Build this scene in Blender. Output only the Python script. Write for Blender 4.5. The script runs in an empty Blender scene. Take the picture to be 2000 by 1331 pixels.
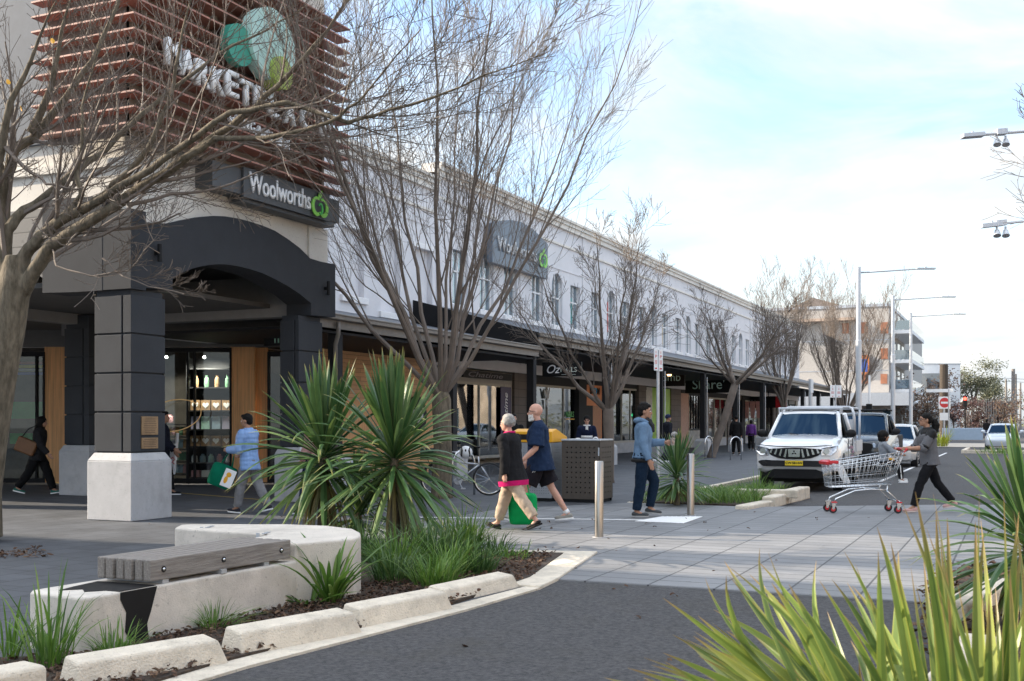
import bpy, bmesh, math, random
from mathutils import Vector, Matrix, Euler, noise
random.seed(7)
SC = bpy.context.scene
COL = SC.collection
R = math.radians
# ---------------- camera ----------------
F = 2175.0; VPX = 1985.0; HZ = 826.0; EYE = 1.45
YAW = math.atan((VPX-1000)/F); CC = math.cos(YAW); SS = math.sin(YAW)
cam_d = bpy.data.cameras.new('camera'); cam = bpy.data.objects.new('camera', cam_d); COL.objects.link(cam)
cam.location = (0, 0, EYE); cam.rotation_euler = (R(90), 0, YAW)
cam_d.sensor_width = 36; cam_d.lens = 36*F/2000; cam_d.shift_y = (HZ-665.5)/2000
cam_d.clip_start = .1; cam_d.clip_end = 3000
cam_d.dof.use_dof = True; cam_d.dof.focus_distance = 18; cam_d.dof.aperture_fstop = 11
SC.camera = cam
SC.render.resolution_x = 1024; SC.render.resolution_y = 681
SC.render.engine = 'CYCLES'
# ---------------- world, sun ----------------
SUN_EL = R(25); sh = Vector((-.975, -.22)).normalized()
w = bpy.data.worlds.new('World'); SC.world = w; w.use_nodes = True
nt = w.node_tree; nt.nodes.clear()
N = nt.nodes.new; L = nt.links.new
out = N('ShaderNodeOutputWorld'); bg = N('ShaderNodeBackground'); bg.inputs[1].default_value = .12
sky = N('ShaderNodeTexSky'); sky.sky_type = 'NISHITA'; sky.sun_disc = False; sky.sun_elevation = SUN_EL
sky.sun_rotation = math.atan2(sh.x, sh.y); sky.air_density = 1.0; sky.dust_density = 1.0; sky.ozone_density = 1.0
tc = N('ShaderNodeTexCoord'); sep = N('ShaderNodeSeparateXYZ'); L(tc.outputs['Generated'], sep.inputs[0])
# project the direction on a cloud layer overhead
addz = N('ShaderNodeMath'); addz.operation = 'MAXIMUM'; addz.inputs[1].default_value = 0.0; L(sep.outputs[2], addz.inputs[0])
addz2 = N('ShaderNodeMath'); addz2.operation = 'ADD'; addz2.inputs[1].default_value = .16; L(addz.outputs[0], addz2.inputs[0])
dx = N('ShaderNodeMath'); dx.operation = 'DIVIDE'; L(sep.outputs[0], dx.inputs[0]); L(addz2.outputs[0], dx.inputs[1])
dy = N('ShaderNodeMath'); dy.operation = 'DIVIDE'; L(sep.outputs[1], dy.inputs[0]); L(addz2.outputs[0], dy.inputs[1])
cmb = N('ShaderNodeCombineXYZ'); L(dx.outputs[0], cmb.inputs[0]); L(dy.outputs[0], cmb.inputs[1]); cmb.inputs[2].default_value = 1.7
nz = N('ShaderNodeTexNoise'); nz.inputs['Scale'].default_value = 1.15; nz.inputs['Detail'].default_value = 7; nz.inputs['Roughness'].default_value = .58; nz.inputs['Distortion'].default_value = .4
L(cmb.outputs[0], nz.inputs['Vector'])
rp = N('ShaderNodeValToRGB'); rp.color_ramp.elements[0].position = .44; rp.color_ramp.elements[0].color = (.0, .0, .0, 1)
rp.color_ramp.elements[1].position = .62; rp.color_ramp.elements[1].color = (1, 1, 1, 1)
L(nz.outputs[0], rp.inputs[0])
# clouds close up towards the horizon
hz = N('ShaderNodeMapRange'); hz.inputs['From Min'].default_value = .2; hz.inputs['From Max'].default_value = .05; L(sep.outputs[2], hz.inputs[0])
mx = N('ShaderNodeMath'); mx.operation = 'MAXIMUM'; L(rp.outputs[0], mx.inputs[0]); L(hz.outputs[0], mx.inputs[1])
nz2 = N('ShaderNodeTexNoise'); nz2.inputs['Scale'].default_value = 2.6; nz2.inputs['Detail'].default_value = 5; L(cmb.outputs[0], nz2.inputs['Vector'])
rp2 = N('ShaderNodeValToRGB'); rp2.color_ramp.elements[0].position = .3; rp2.color_ramp.elements[0].color = (2.25, 2.45, 2.6, 1)
rp2.color_ramp.elements[1].position = .65; rp2.color_ramp.elements[1].color = (3.05, 3.0, 2.85, 1); L(nz2.outputs[0], rp2.inputs[0])
mix = N('ShaderNodeMix'); mix.data_type = 'RGBA'
# like any cloudy sky it is brighter overhead than towards the horizon
el = N('ShaderNodeMapRange'); el.inputs['From Min'].default_value = .33; el.inputs['From Max'].default_value = .75; el.inputs['To Min'].default_value = 1; el.inputs['To Max'].default_value = 3.7; L(sep.outputs[2], el.inputs[0])
vm = N('ShaderNodeVectorMath'); vm.operation = 'SCALE'; L(rp2.outputs[0], vm.inputs[0]); L(el.outputs[0], vm.inputs['Scale'])
L(mx.outputs[0], mix.inputs[0]); L(sky.outputs[0], mix.inputs[6]); L(vm.outputs[0], mix.inputs[7])
L(mix.outputs[2], bg.inputs[0]); L(bg.outputs[0], out.inputs[0])
sd = bpy.data.lights.new('sun', 'SUN'); sd.energy = 3.2; sd.angle = R(.6); sd.color = (1, .86, .68)
sun = bpy.data.objects.new('sun', sd); COL.objects.link(sun)
sv = Vector((sh.x*math.cos(SUN_EL), sh.y*math.cos(SUN_EL), math.sin(SUN_EL)))
sun.rotation_euler = sv.to_track_quat('Z', 'Y').to_euler()
SC.view_settings.view_transform = 'Standard'; SC.view_settings.look = 'None'
SC.view_settings.exposure = 1.68; SC.view_settings.gamma = 1

# ---------------- coordinates ----------------
def P(u, v, d):
    a = (u-1000)/F*d
    return Vector((a*CC-d*SS, a*SS+d*CC, EYE-(v-HZ)/F*d))
def G(u, v, z=0.0):
    d = (EYE-z)*F/(v-HZ)
    return P(u, v, d)
def YX(u, X):                       # Y where the column u meets the plane X
    k = (u-1000)/F
    return -X*(k*SS+CC)/(SS-k*CC)
def DX(u, X):
    k = (u-1000)/F
    return -X/(SS-k*CC)
def ZX(u, v, X): return EYE-(v-HZ)/F*DX(u, X)
RV = Vector((CC, SS, 0)); DV = Vector((-SS, CC, 0))
RZ = Matrix.Rotation

# ---------------- mesh helpers ----------------
class MB:
    def __init__(s): s.v = []; s.f = []; s.m = []; s.mi = 0
    def add(s, vs, fs):
        b = len(s.v); s.v.extend([tuple(p) for p in vs]); s.f.extend([tuple(i+b for i in f) for f in fs]); s.m.extend([s.mi]*len(fs)); return s
    def box(s, c, d, rz=0, M=None, tp=1.0):
        x, y, z = d[0]/2, d[1]/2, d[2]/2
        vs = [Vector((sx*x*(tp if sz > 0 else 1), sy*y*(tp if sz > 0 else 1), sz*z)) for sz in (-1, 1) for sx, sy in ((-1, -1), (1, -1), (1, 1), (-1, 1))]
        if rz: vs = [RZ(rz, 3, 'Z') @ p for p in vs]
        if M: vs = [M @ p for p in vs]
        c = Vector(c)
        return s.add([p+c for p in vs], [(3, 2, 1, 0), (4, 5, 6, 7), (0, 1, 5, 4), (1, 2, 6, 5), (2, 3, 7, 6), (3, 0, 4, 7)])
    def bb(s, x0, x1, y0, y1, z0, z1): return s.box(((x0+x1)/2, (y0+y1)/2, (z0+z1)/2), (abs(x1-x0), abs(y1-y0), abs(z1-z0)))
    def prism(s, pts, vec):
        n = len(pts); vec = Vector(vec); pts = [Vector(p) for p in pts]
        nn = Vector((0, 0, 0))
        for i in range(n): nn += pts[i].cross(pts[(i+1) % n])
        if nn.dot(vec) > 0: pts.reverse()
        q = [p+vec for p in pts]
        fs = [tuple(range(n)), tuple(range(2*n-1, n-1, -1))]
        for i in range(n):
            j = (i+1) % n; fs.append((i, i+n, j+n, j))
        return s.add(pts+q, fs)
    def ring(s, rings, n, cap=True, closed=True):
        b = len(s.v)
        for r in rings: s.v.extend([tuple(p) for p in r])
        for k in range(len(rings)-1):
            for i in range(n if closed else n-1):
                j = (i+1) % n
                s.f.append((b+k*n+i, b+k*n+j, b+(k+1)*n+j, b+(k+1)*n+i)); s.m.append(s.mi)
        if cap:
            s.f.append(tuple(b+i for i in range(n-1, -1, -1))); s.m.append(s.mi)
            e = b+(len(rings)-1)*n
            s.f.append(tuple(e+i for i in range(n))); s.m.append(s.mi)
        return s
    def tube(s, pts, r, n=8, cap=True):
        pts = [Vector(p) for p in pts]
        if not hasattr(r, '__len__'): r = [r]*len(pts)
        t = (pts[1]-pts[0]).normalized()
        a = t.orthogonal().normalized()
        rg = []
        for i, p in enumerate(pts):
            if i == 0: t2 = t
            elif i == len(pts)-1: t2 = (pts[i]-pts[i-1])
            else: t2 = (pts[i+1]-pts[i-1])
            if t2.length < 1e-9: t2 = t
            t2 = t2.normalized()
            a = (a-t2*a.dot(t2)); a = a.normalized() if a.length > 1e-6 else t2.orthogonal().normalized()
            b = t2.cross(a)
            rg.append([p+(a*math.cos(6.28319*k/n)+b*math.sin(6.28319*k/n))*r[i] for k in range(n)])
        return s.ring(rg, n, cap)
    def cyl(s, p0, p1, r0, r1=None, n=16): return s.tube([p0, p1], [r0, r0 if r1 is None else r1], n)
    def ell(s, c, r, M=None, n=14, m=9):
        c = Vector(c); rg = []
        if not hasattr(r, '__len__'): r = (r, r, r)
        for i in range(m+1):
            th = math.pi*(i+.02)/(m+.04) if 0 < i < m else (.03 if i == 0 else math.pi-.03)
            row = []
            for k in range(n):
                p = Vector((r[0]*math.sin(th)*math.cos(6.28319*k/n), r[1]*math.sin(th)*math.sin(6.28319*k/n), -r[2]*math.cos(th)))
                row.append(c+(M @ p if M else p))
            rg.append(row)
        return s.ring(rg, n)
    def cap(s, p0, p1, r0, r1, n=10):       # tapered capsule
        s.cyl(p0, p1, r0, r1, n); s.ell(p0, r0*.995, n=n, m=6); s.ell(p1, r1*.995, n=n, m=6); return s
    def lathe(s, c, prof, n=20):
        c = Vector(c)
        return s.ring([[c+Vector((r*math.cos(6.28319*k/n), r*math.sin(6.28319*k/n), z)) for k in range(n)] for r, z in prof], n)
    def disc(s, c, nrm, r, n=20, th=.01): 
        c = Vector(c); nrm = Vector(nrm).normalized(); return s.cyl(c, c+nrm*th, r, r, n)
    def leaf(s, a, b, wd, bow, n=6, side=None, fold=.25, tipw=.02, k0=.55):
        a = Vector(a); b = Vector(b); bow = Vector(bow)
        ctr = (a+b)/2+bow
        pts = [(a*(1-t)**2+ctr*2*t*(1-t)+b*t*t) for t in [i/n for i in range(n+1)]]
        if side is None:
            side = (b-a).cross(Vector((0, 0, 1)))
            if side.length < .05: side = Vector((random.uniform(-1, 1), random.uniform(-1, 1), 0))
        side = Vector(side).normalized()
        base = len(s.v)
        for i, p in enumerate(pts):
            t = i/n
            ww = wd*(min(1, .45+1.6*t) if t < .4 else 1)*(1 if t < k0 else max(tipw, 1-((t-k0)/(1-k0))**1.7))
            tg = (pts[min(i+1, n)]-pts[max(i-1, 0)]).normalized()
            sd_ = (side-tg*side.dot(tg)).normalized(); up = sd_.cross(tg)
            s.v.append(tuple(p-sd_*ww/2+up*ww*fold)); s.v.append(tuple(p)); s.v.append(tuple(p+sd_*ww/2+up*ww*fold))
        for i in range(n):
            q = base+3*i
            s.f.append((q, q+1, q+4, q+3)); s.f.append((q+1, q+2, q+5, q+4)); s.m += [s.mi, s.mi]
        return s
    def tf(s, M):
        s.v = [tuple(M @ Vector(p)) for p in s.v]; return s

def tag(o, label=None, cat=None, group=None, kind=None):
    if label: o['label'] = label
    if cat: o['category'] = cat
    if group: o['group'] = group
    if kind: o['kind'] = kind
    return o
def obj(name, mb, mats, parent=None, smooth=False, bevel=0, seg=2, label=None, auto=None):
    me = bpy.data.meshes.new(name); me.from_pydata(mb.v, [], mb.f)
    if not isinstance(mats, (list, tuple)): mats = [mats]
    for m in mats: me.materials.append(m)
    if len(mats) > 1: me.polygons.foreach_set('material_index', mb.m)
    if smooth: me.polygons.foreach_set('use_smooth', [True]*len(me.polygons))
    me.update()
    if smooth and auto:
        try: me.set_sharp_from_angle(angle=R(auto))
        except Exception: pass
    o = bpy.data.objects.new(name, me); COL.objects.link(o)
    if parent:
        o.parent = parent; o.matrix_parent_inverse = Matrix.Identity(4)
    if bevel:
        b = o.modifiers.new('bevel', 'BEVEL'); b.width = bevel; b.segments = seg; b.limit_method = 'ANGLE'; b.angle_limit = R(35)
    if label: o['label'] = label
    return o
def thing(name, label, cat, loc=(0, 0, 0), rz=0, group=None):
    o = bpy.data.objects.new(name, None); COL.objects.link(o); o.location = loc; o.rotation_euler = (0, 0, rz)
    o.empty_display_size = .2
    return tag(o, label, cat, group)
def one(name, mb, mats, label, cat, group=None, loc=None, rz=0, kind=None, **k):
    o = obj(name, mb, mats, **k)
    if loc is not None: o.location = loc
    if rz: o.rotation_euler = (0, 0, rz)
    return tag(o, label, cat, group, kind)
def struct(name, mb, mats, **k):
    o = obj(name, mb, mats, **k); o['kind'] = 'structure'; return o
def dup(root, loc=None, rz=None, label=None):
    def cp(o, par):
        c = o.copy(); COL.objects.link(c)
        if par: c.parent = par
        for ch in o.children: cp(ch, c)
        return c
    r = cp(root, None)
    if loc is not None: r.location = loc
    if rz is not None: r.rotation_euler = (0, 0, rz)
    if label: r['label'] = label
    return r
def remesh(o, vox=.01, sm=2, disp=0, dscale=.15):
    m = o.modifiers.new('remesh', 'REMESH'); m.mode = 'VOXEL'; m.voxel_size = vox; m.use_smooth_shade = True
    if disp:
        t = bpy.data.textures.get('folds%g' % dscale) or bpy.data.textures.new('folds%g' % dscale, 'CLOUDS')
        t.noise_scale = dscale; t.noise_depth = 3
        d = o.modifiers.new('disp', 'DISPLACE'); d.texture = t; d.strength = disp; d.mid_level = .5; d.texture_coords = 'LOCAL'
    if sm:
        s = o.modifiers.new('smooth', 'SMOOTH'); s.iterations = sm; s.factor = .5
    return o
def applied(o):
    bpy.context.view_layer.update()
    dg = bpy.context.evaluated_depsgraph_get()
    me = bpy.data.meshes.new_from_object(o.evaluated_get(dg)); o.modifiers.clear(); o.data = me; return o
def boolcut(o, cutmb):
    c = obj('cut', cutmb, o.data.materials[0])
    m = o.modifiers.new('b', 'BOOLEAN'); m.operation = 'DIFFERENCE'; m.object = c; m.solver = 'EXACT'
    applied(o); bpy.data.objects.remove(c); return o
def text(name, s, size, mat_, M, parent=None, ext=.01, label=None, spacing=1, shear=0, align='CENTER', bold=0):
    cu = bpy.data.curves.new(name, 'FONT'); cu.body = s; cu.size = size; cu.extrude = ext; cu.align_x = align; cu.align_y = 'CENTER'
    cu.space_character = spacing; cu.shear = shear; cu.offset = bold; cu.resolution_u = 4
    t = bpy.data.objects.new(name, cu); COL.objects.link(t)
    bpy.context.view_layer.update()
    me = bpy.data.meshes.new_from_object(t.evaluated_get(bpy.context.evaluated_depsgraph_get()))
    bpy.data.objects.remove(t)
    me.transform(M); me.materials.clear(); me.materials.append(mat_)
    o = bpy.data.objects.new(name, me); COL.objects.link(o)
    if parent: o.parent = parent
    if label: o['label'] = label
    return o
def face(pos, right, up=(0, 0, 1)):        # matrix putting text's x along right, y along up, z out
    r = Vector(right).normalized(); u = Vector(up).normalized(); n = r.cross(u)
    M = Matrix((r, u, n)).transposed().to_4x4(); M.translation = Vector(pos); return M

# ---------------- materials ----------------
def mat(name, col, rough=.6, metal=0, var=.15, vs=6, bump=0, bs=60, st=(1, 1, 1), spec=.5, coat=0, dirt=0, col2=None, pit=38):
    m = bpy.data.materials.new(name); m.use_nodes = True; nt = m.node_tree; n = nt.nodes; l = nt.links
    b = n['Principled BSDF']; b.inputs['Roughness'].default_value = rough; b.inputs['Metallic'].default_value = metal
    b.inputs['Specular IOR Level'].default_value = spec; b.inputs['Coat Weight'].default_value = coat
    tc = n.new('ShaderNodeTexCoord'); mp = n.new('ShaderNodeMapping'); mp.inputs['Scale'].default_value = st
    l.new(tc.outputs['Object'], mp.inputs[0])
    nz = n.new('ShaderNodeTexNoise'); nz.inputs['Scale'].default_value = vs; nz.inputs['Detail'].default_value = 6; nz.inputs['Roughness'].default_value = .62
    l.new(mp.outputs[0], nz.inputs['Vector'])
    rp = n.new('ShaderNodeValToRGB'); e = rp.color_ramp.elements
    e[0].position = .3; e[1].position = .7
    c2 = col2 or [min(1, c*(1+var)) for c in col]
    e[0].color = tuple(c*(1-var) for c in col)+(1,) if not col2 else tuple(col)+(1,); e[1].color = tuple(c2)+(1,)
    l.new(nz.outputs[0], rp.inputs[0]); src = rp.outputs[0]
    if dirt:
        n2 = n.new('ShaderNodeTexNoise'); n2.inputs['Scale'].default_value = 1.3; n2.inputs['Detail'].default_value = 9; n2.inputs['Roughness'].default_value = .75
        l.new(tc.outputs['Object'], n2.inputs['Vector'])
        r2 = n.new('ShaderNodeValToRGB'); r2.color_ramp.elements[0].position = .5; r2.color_ramp.elements[1].position = .72
        r2.color_ramp.elements[0].color = (0, 0, 0, 1); r2.color_ramp.elements[1].color = (dirt,)*3+(1,)
        l.new(n2.outputs[0], r2.inputs[0])
        mx = n.new('ShaderNodeMix'); mx.data_type = 'RGBA'; l.new(r2.outputs[0], mx.inputs[0]); l.new(src, mx.inputs[6]); mx.inputs[7].default_value = (.06, .055, .045, 1)
        src = mx.outputs[2]
        n4 = n.new('ShaderNodeTexNoise'); n4.inputs['Scale'].default_value = pit; n4.inputs['Detail'].default_value = 2; l.new(tc.outputs['Object'], n4.inputs['Vector'])
        r4 = n.new('ShaderNodeValToRGB'); r4.color_ramp.elements[0].position = .64; r4.color_ramp.elements[1].position = .72; r4.color_ramp.elements[0].color = (0, 0, 0, 1); r4.color_ramp.elements[1].color = (.5, .5, .5, 1); l.new(n4.outputs[0], r4.inputs[0])
        m4 = n.new('ShaderNodeMix'); m4.data_type = 'RGBA'; l.new(r4.outputs[0], m4.inputs[0]); l.new(src, m4.inputs[6]); m4.inputs[7].default_value = tuple(c*.4 for c in col)+(1,); src = m4.outputs[2]
    l.new(src, b.inputs['Base Color'])
    if bump:
        n3 = n.new('ShaderNodeTexNoise'); n3.inputs['Scale'].default_value = bs; n3.inputs['Detail'].default_value = 4; l.new(mp.outputs[0], n3.inputs['Vector'])
        bp = n.new('ShaderNodeBump'); bp.inputs['Strength'].default_value = bump; bp.inputs['Distance'].default_value = .01; l.new(n3.outputs[0], bp.inputs['Height']); l.new(bp.outputs[0], b.inputs['Normal'])
    return m
def leafmat(name, cols, rough=.45, trans=.25):
    m = bpy.data.materials.new(name); m.use_nodes = True; nt = m.node_tree; n = nt.nodes; l = nt.links
    b = n['Principled BSDF']; b.inputs['Roughness'].default_value = rough
    g = n.new('ShaderNodeNewGeometry'); rp = n.new('ShaderNodeValToRGB'); e = rp.color_ramp.elements
    for i, c in enumerate(cols):
        el = e[i] if i < 2 else e.new(i/(len(cols)-1))
        el.position = i/(len(cols)-1); el.color = tuple(c)+(1,)
    l.new(g.outputs['Random Per Island'], rp.inputs[0])
    tc = n.new('ShaderNodeTexCoord'); nz = n.new('ShaderNodeTexNoise'); nz.inputs['Scale'].default_value = 9; l.new(tc.outputs['Object'], nz.inputs['Vector'])
    mr = n.new('ShaderNodeMapRange'); mr.inputs['To Min'].default_value = .7; mr.inputs['To Max'].default_value = 1.3; l.new(nz.outputs[0], mr.inputs[0])
    hs = n.new('ShaderNodeHueSaturation'); l.new(rp.outputs[0], hs.inputs['Color']); l.new(mr.outputs[0], hs.inputs['Value'])
    l.new(hs.outputs[0], b.inputs['Base Color'])
    tr = n.new('ShaderNodeBsdfTranslucent'); l.new(hs.outputs[0], tr.inputs[0])
    ms = n.new('ShaderNodeMixShader'); ms.inputs[0].default_value = trans
    l.new(b.outputs[0], ms.inputs[1]); l.new(tr.outputs[0], ms.inputs[2]); l.new(ms.outputs[0], n['Material Output'].inputs[0])
    return m
def leafmat2(name, cols, edge, tipc, rough=.42, trans=.25, e0=.55):
    m = leafmat(name, cols, rough, trans); nt = m.node_tree; n = nt.nodes; l = nt.links
    hs = [x for x in n if x.type == 'HUE_SAT'][0]; rp = [x for x in n if x.type == 'VALTORGB'][0]
    at = n.new('ShaderNodeAttribute'); at.attribute_name = 'across'; al = n.new('ShaderNodeAttribute'); al.attribute_name = 'along'
    pw = n.new('ShaderNodeMapRange'); pw.inputs['From Min'].default_value = e0; pw.inputs['From Max'].default_value = 1; l.new(at.outputs['Fac'], pw.inputs[0])
    ml = n.new('ShaderNodeMath'); ml.operation = 'MULTIPLY'; ml.inputs[1].default_value = .75; l.new(pw.outputs[0], ml.inputs[0])
    mx = n.new('ShaderNodeMix'); mx.data_type = 'RGBA'; l.new(ml.outputs[0], mx.inputs[0]); l.new(rp.outputs[0], mx.inputs[6]); mx.inputs[7].default_value = tuple(edge)+(1,)
    p2 = n.new('ShaderNodeMapRange'); p2.inputs['From Min'].default_value = .84; p2.inputs['From Max'].default_value = .97; l.new(al.outputs['Fac'], p2.inputs[0])
    m2 = n.new('ShaderNodeMix'); m2.data_type = 'RGBA'; l.new(p2.outputs[0], m2.inputs[0]); l.new(mx.outputs[2], m2.inputs[6]); m2.inputs[7].default_value = tuple(tipc)+(1,)
    l.new(m2.outputs[2], hs.inputs['Color']); return m
def leafattr(o, k):
    me = o.data; a = me.attributes.new('across', 'FLOAT', 'POINT'); b = me.attributes.new('along', 'FLOAT', 'POINT'); N_ = len(me.vertices)
    a.data.foreach_set('value', [0.0 if i % 3 == 1 else 1.0 for i in range(N_)]); b.data.foreach_set('value', [((i//3) % (k+1))/k for i in range(N_)])
def glassmat(name, tint=(.8, .85, .85), refl=.12, rough=.02, op=0.0, body=(.02, .03, .03), gcol=(.9, .93, .95)):
    m = bpy.data.materials.new(name); m.use_nodes = True; nt = m.node_tree; n = nt.nodes; l = nt.links; n.clear()
    o = n.new('ShaderNodeOutputMaterial'); t = n.new('ShaderNodeBsdfTransparent'); t.inputs[0].default_value = tuple(tint)+(1,)
    d = n.new('ShaderNodeBsdfDiffuse'); d.inputs[0].default_value = tuple(body)+(1,)
    m0 = n.new('ShaderNodeMixShader'); m0.inputs[0].default_value = op; l.new(t.outputs[0], m0.inputs[1]); l.new(d.outputs[0], m0.inputs[2])
    g = n.new('ShaderNodeBsdfGlossy'); g.inputs['Roughness'].default_value = rough; g.inputs[0].default_value = tuple(gcol)+(1,)
    fr = n.new('ShaderNodeFresnel'); fr.inputs[0].default_value = 1.5
    ad = n.new('ShaderNodeMath'); ad.operation = 'ADD'; ad.inputs[1].default_value = refl; ad.use_clamp = True; l.new(fr.outputs[0], ad.inputs[0])
    ms = n.new('ShaderNodeMixShader'); l.new(ad.outputs[0], ms.inputs[0]); l.new(m0.outputs[0], ms.inputs[1]); l.new(g.outputs[0], ms.inputs[2]); l.new(ms.outputs[0], o.inputs[0])
    return m
def tilemat(name, col, mortar, bw, bh, ms=.012, off=.5, var=.25, rough=.7, rot=0, stain=.3, bump=.3, plane='XY', bs=120):
    m = bpy.data.materials.new(name); m.use_nodes = True; nt = m.node_tree; n = nt.nodes; l = nt.links
    b = n['Principled BSDF']; b.inputs['Roughness'].default_value = rough
    tc = n.new('ShaderNodeTexCoord'); mp = n.new('ShaderNodeMapping'); mp.inputs['Rotation'].default_value = (0, 0, rot)
    if plane == 'YZ':
        sp = n.new('ShaderNodeSeparateXYZ'); cb = n.new('ShaderNodeCombineXYZ'); l.new(tc.outputs['Object'], sp.inputs[0])
        ad = n.new('ShaderNodeMath'); l.new(sp.outputs[0], ad.inputs[0]); l.new(sp.outputs[1], ad.inputs[1])
        l.new(ad.outputs[0], cb.inputs[0]); l.new(sp.outputs[2], cb.inputs[1]); l.new(cb.outputs[0], mp.inputs[0])
    else: l.new(tc.outputs['Object'], mp.inputs[0])
    bt = n.new('ShaderNodeTexBrick'); bt.offset = off; bt.inputs['Scale'].default_value = 1; bt.inputs['Brick Width'].default_value = bw; bt.inputs['Row Height'].default_value = bh
    bt.inputs['Mortar Size'].default_value = ms; bt.inputs['Mortar Smooth'].default_value = .2; bt.inputs['Bias'].default_value = 0
    bt.inputs['Color1'].default_value = tuple(c*(1-var) for c in col)+(1,); bt.inputs['Color2'].default_value = tuple(c*(1+var) for c in col)+(1,); bt.inputs['Mortar'].default_value = tuple(mortar)+(1,)
    l.new(mp.outputs[0], bt.inputs['Vector'])
    n1 = n.new('ShaderNodeTexNoise'); n1.inputs['Scale'].default_value = .9; n1.inputs['Detail'].default_value = 9; n1.inputs['Roughness'].default_value = .7; l.new(tc.outputs['Object'], n1.inputs['Vector'])
    mr = n.new('ShaderNodeMapRange'); mr.inputs['From Min'].default_value = .3; mr.inputs['From Max'].default_value = .7; mr.inputs['To Min'].default_value = 1-stain; mr.inputs['To Max'].default_value = 1+stain*.6; l.new(n1.outputs[0], mr.inputs[0])
    hs = n.new('ShaderNodeHueSaturation'); l.new(bt.outputs[0], hs.inputs['Color']); l.new(mr.outputs[0], hs.inputs['Value']); l.new(hs.outputs[0], b.inputs['Base Color'])
    n5 = n.new('ShaderNodeTexNoise'); n5.inputs['Scale'].default_value = 9; n5.inputs['Detail'].default_value = 3; l.new(tc.outputs['Object'], n5.inputs['Vector'])
    r5 = n.new('ShaderNodeMapRange'); r5.inputs['From Min'].default_value = .66; r5.inputs['From Max'].default_value = .74; r5.inputs['To Max'].default_value = .45; l.new(n5.outputs[0], r5.inputs[0])
    m5 = n.new('ShaderNodeMix'); m5.data_type = 'RGBA'; l.new(r5.outputs[0], m5.inputs[0]); l.new(hs.outputs[0], m5.inputs[6]); m5.inputs[7].default_value = tuple(mortar)+(1,); l.new(m5.outputs[2], b.inputs['Base Color'])
    n2 = n.new('ShaderNodeTexNoise'); n2.inputs['Scale'].default_value = bs; l.new(tc.outputs['Object'], n2.inputs['Vector'])
    sb = n.new('ShaderNodeMath'); sb.operation = 'MULTIPLY_ADD'; sb.inputs[1].default_value = -1.5; l.new(bt.outputs['Fac'], sb.inputs[0]); l.new(n2.outputs[0], sb.inputs[2])
    bp = n.new('ShaderNodeBump'); bp.inputs['Strength'].default_value = bump; bp.inputs['Distance'].default_value = .005; l.new(sb.outputs[0], bp.inputs['Height']); l.new(bp.outputs[0], b.inputs['Normal'])
    r2 = n.new('ShaderNodeMapRange'); r2.inputs['To Min'].default_value = rough-.12; r2.inputs['To Max'].default_value = rough+.12; l.new(n1.outputs[0], r2.inputs[0]); l.new(r2.outputs[0], b.inputs['Roughness'])
    return m
def emis(name, col, st):
    m = bpy.data.materials.new(name); m.use_nodes = True; b = m.node_tree.nodes['Principled BSDF']
    b.inputs['Base Color'].default_value = tuple(col)+(1,); b.inputs['Emission Color'].default_value = tuple(col)+(1,); b.inputs['Emission Strength'].default_value = st; return m
def stripemat(name, a, b_, axis, period, duty=.5, rough=.7):
    m = bpy.data.materials.new(name); m.use_nodes = True; nt = m.node_tree; n = nt.nodes; l = nt.links
    b = n['Principled BSDF']; b.inputs['Roughness'].default_value = rough
    tc = n.new('ShaderNodeTexCoord'); sp = n.new('ShaderNodeSeparateXYZ'); l.new(tc.outputs['Object'], sp.inputs[0])
    dv = n.new('ShaderNodeMath'); dv.operation = 'DIVIDE'; dv.inputs[1].default_value = period; l.new(sp.outputs[axis], dv.inputs[0])
    fr = n.new('ShaderNodeMath'); fr.operation = 'FRACT'; l.new(dv.outputs[0], fr.inputs[0])
    gt = n.new('ShaderNodeMath'); gt.operation = 'GREATER_THAN'; gt.inputs[1].default_value = duty; l.new(fr.outputs[0], gt.inputs[0])
    mx = n.new('ShaderNodeMix'); mx.data_type = 'RGBA'; l.new(gt.outputs[0], mx.inputs[0]); mx.inputs[6].default_value = tuple(a)+(1,); mx.inputs[7].default_value = tuple(b_)+(1,)
    l.new(mx.outputs[2], b.inputs['Base Color']); return m

M = {}
M['asphalt'] = mat('asphalt', (.032, .032, .036), .85, vs=30, bump=1, bs=160, dirt=.55, col2=(.105, .103, .105), spec=.3, pit=50)
M['paver'] = tilemat('paver', (.07, .076, .087), (.038, .04, .045), .4, .4, .012, .5, .16, rot=R(90), stain=.35)
M['crosspaver'] = tilemat('crosspaver', (.185, .188, .195), (.05, .052, .055), .3, .6, .011, 0, .1, rot=R(90), stain=.28)
M['concrete'] = mat('concrete', (.57, .52, .46), .85, var=.16, vs=3, bump=.5, bs=90, dirt=.35)
M['concrete_grey'] = mat('concrete_grey', (.42, .42, .43), .8, var=.1, vs=3, bump=.4, bs=90, dirt=.3)
M['kerb'] = mat('kerb', (.62, .55, .45), .85, var=.13, vs=7, bump=1, bs=70, dirt=.5)
M['render_dark'] = mat('render_dark', (.03, .032, .037), .9, var=.1, vs=3, bump=.5, bs=120)
M['render_pier'] = mat('render_pier', (.033, .036, .042), .9, var=.12, vs=2, bump=.5, bs=120)
M['cream'] = mat('cream', (.62, .58, .52), .75, var=.06, vs=1.5, bump=.3, bs=120, dirt=.08)
M['wallgrey'] = mat('wallgrey', (.68, .67, .69), .8, var=.05, vs=1, bump=.2, bs=90, dirt=.08)
M['wallwhite'] = mat('wallwhite', (.8, .79, .79), .8, var=.04, vs=1, bump=.2, bs=90, dirt=.06)
M['niche'] = mat('niche', (.6, .6, .63), .8, var=.05, vs=1)
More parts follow.
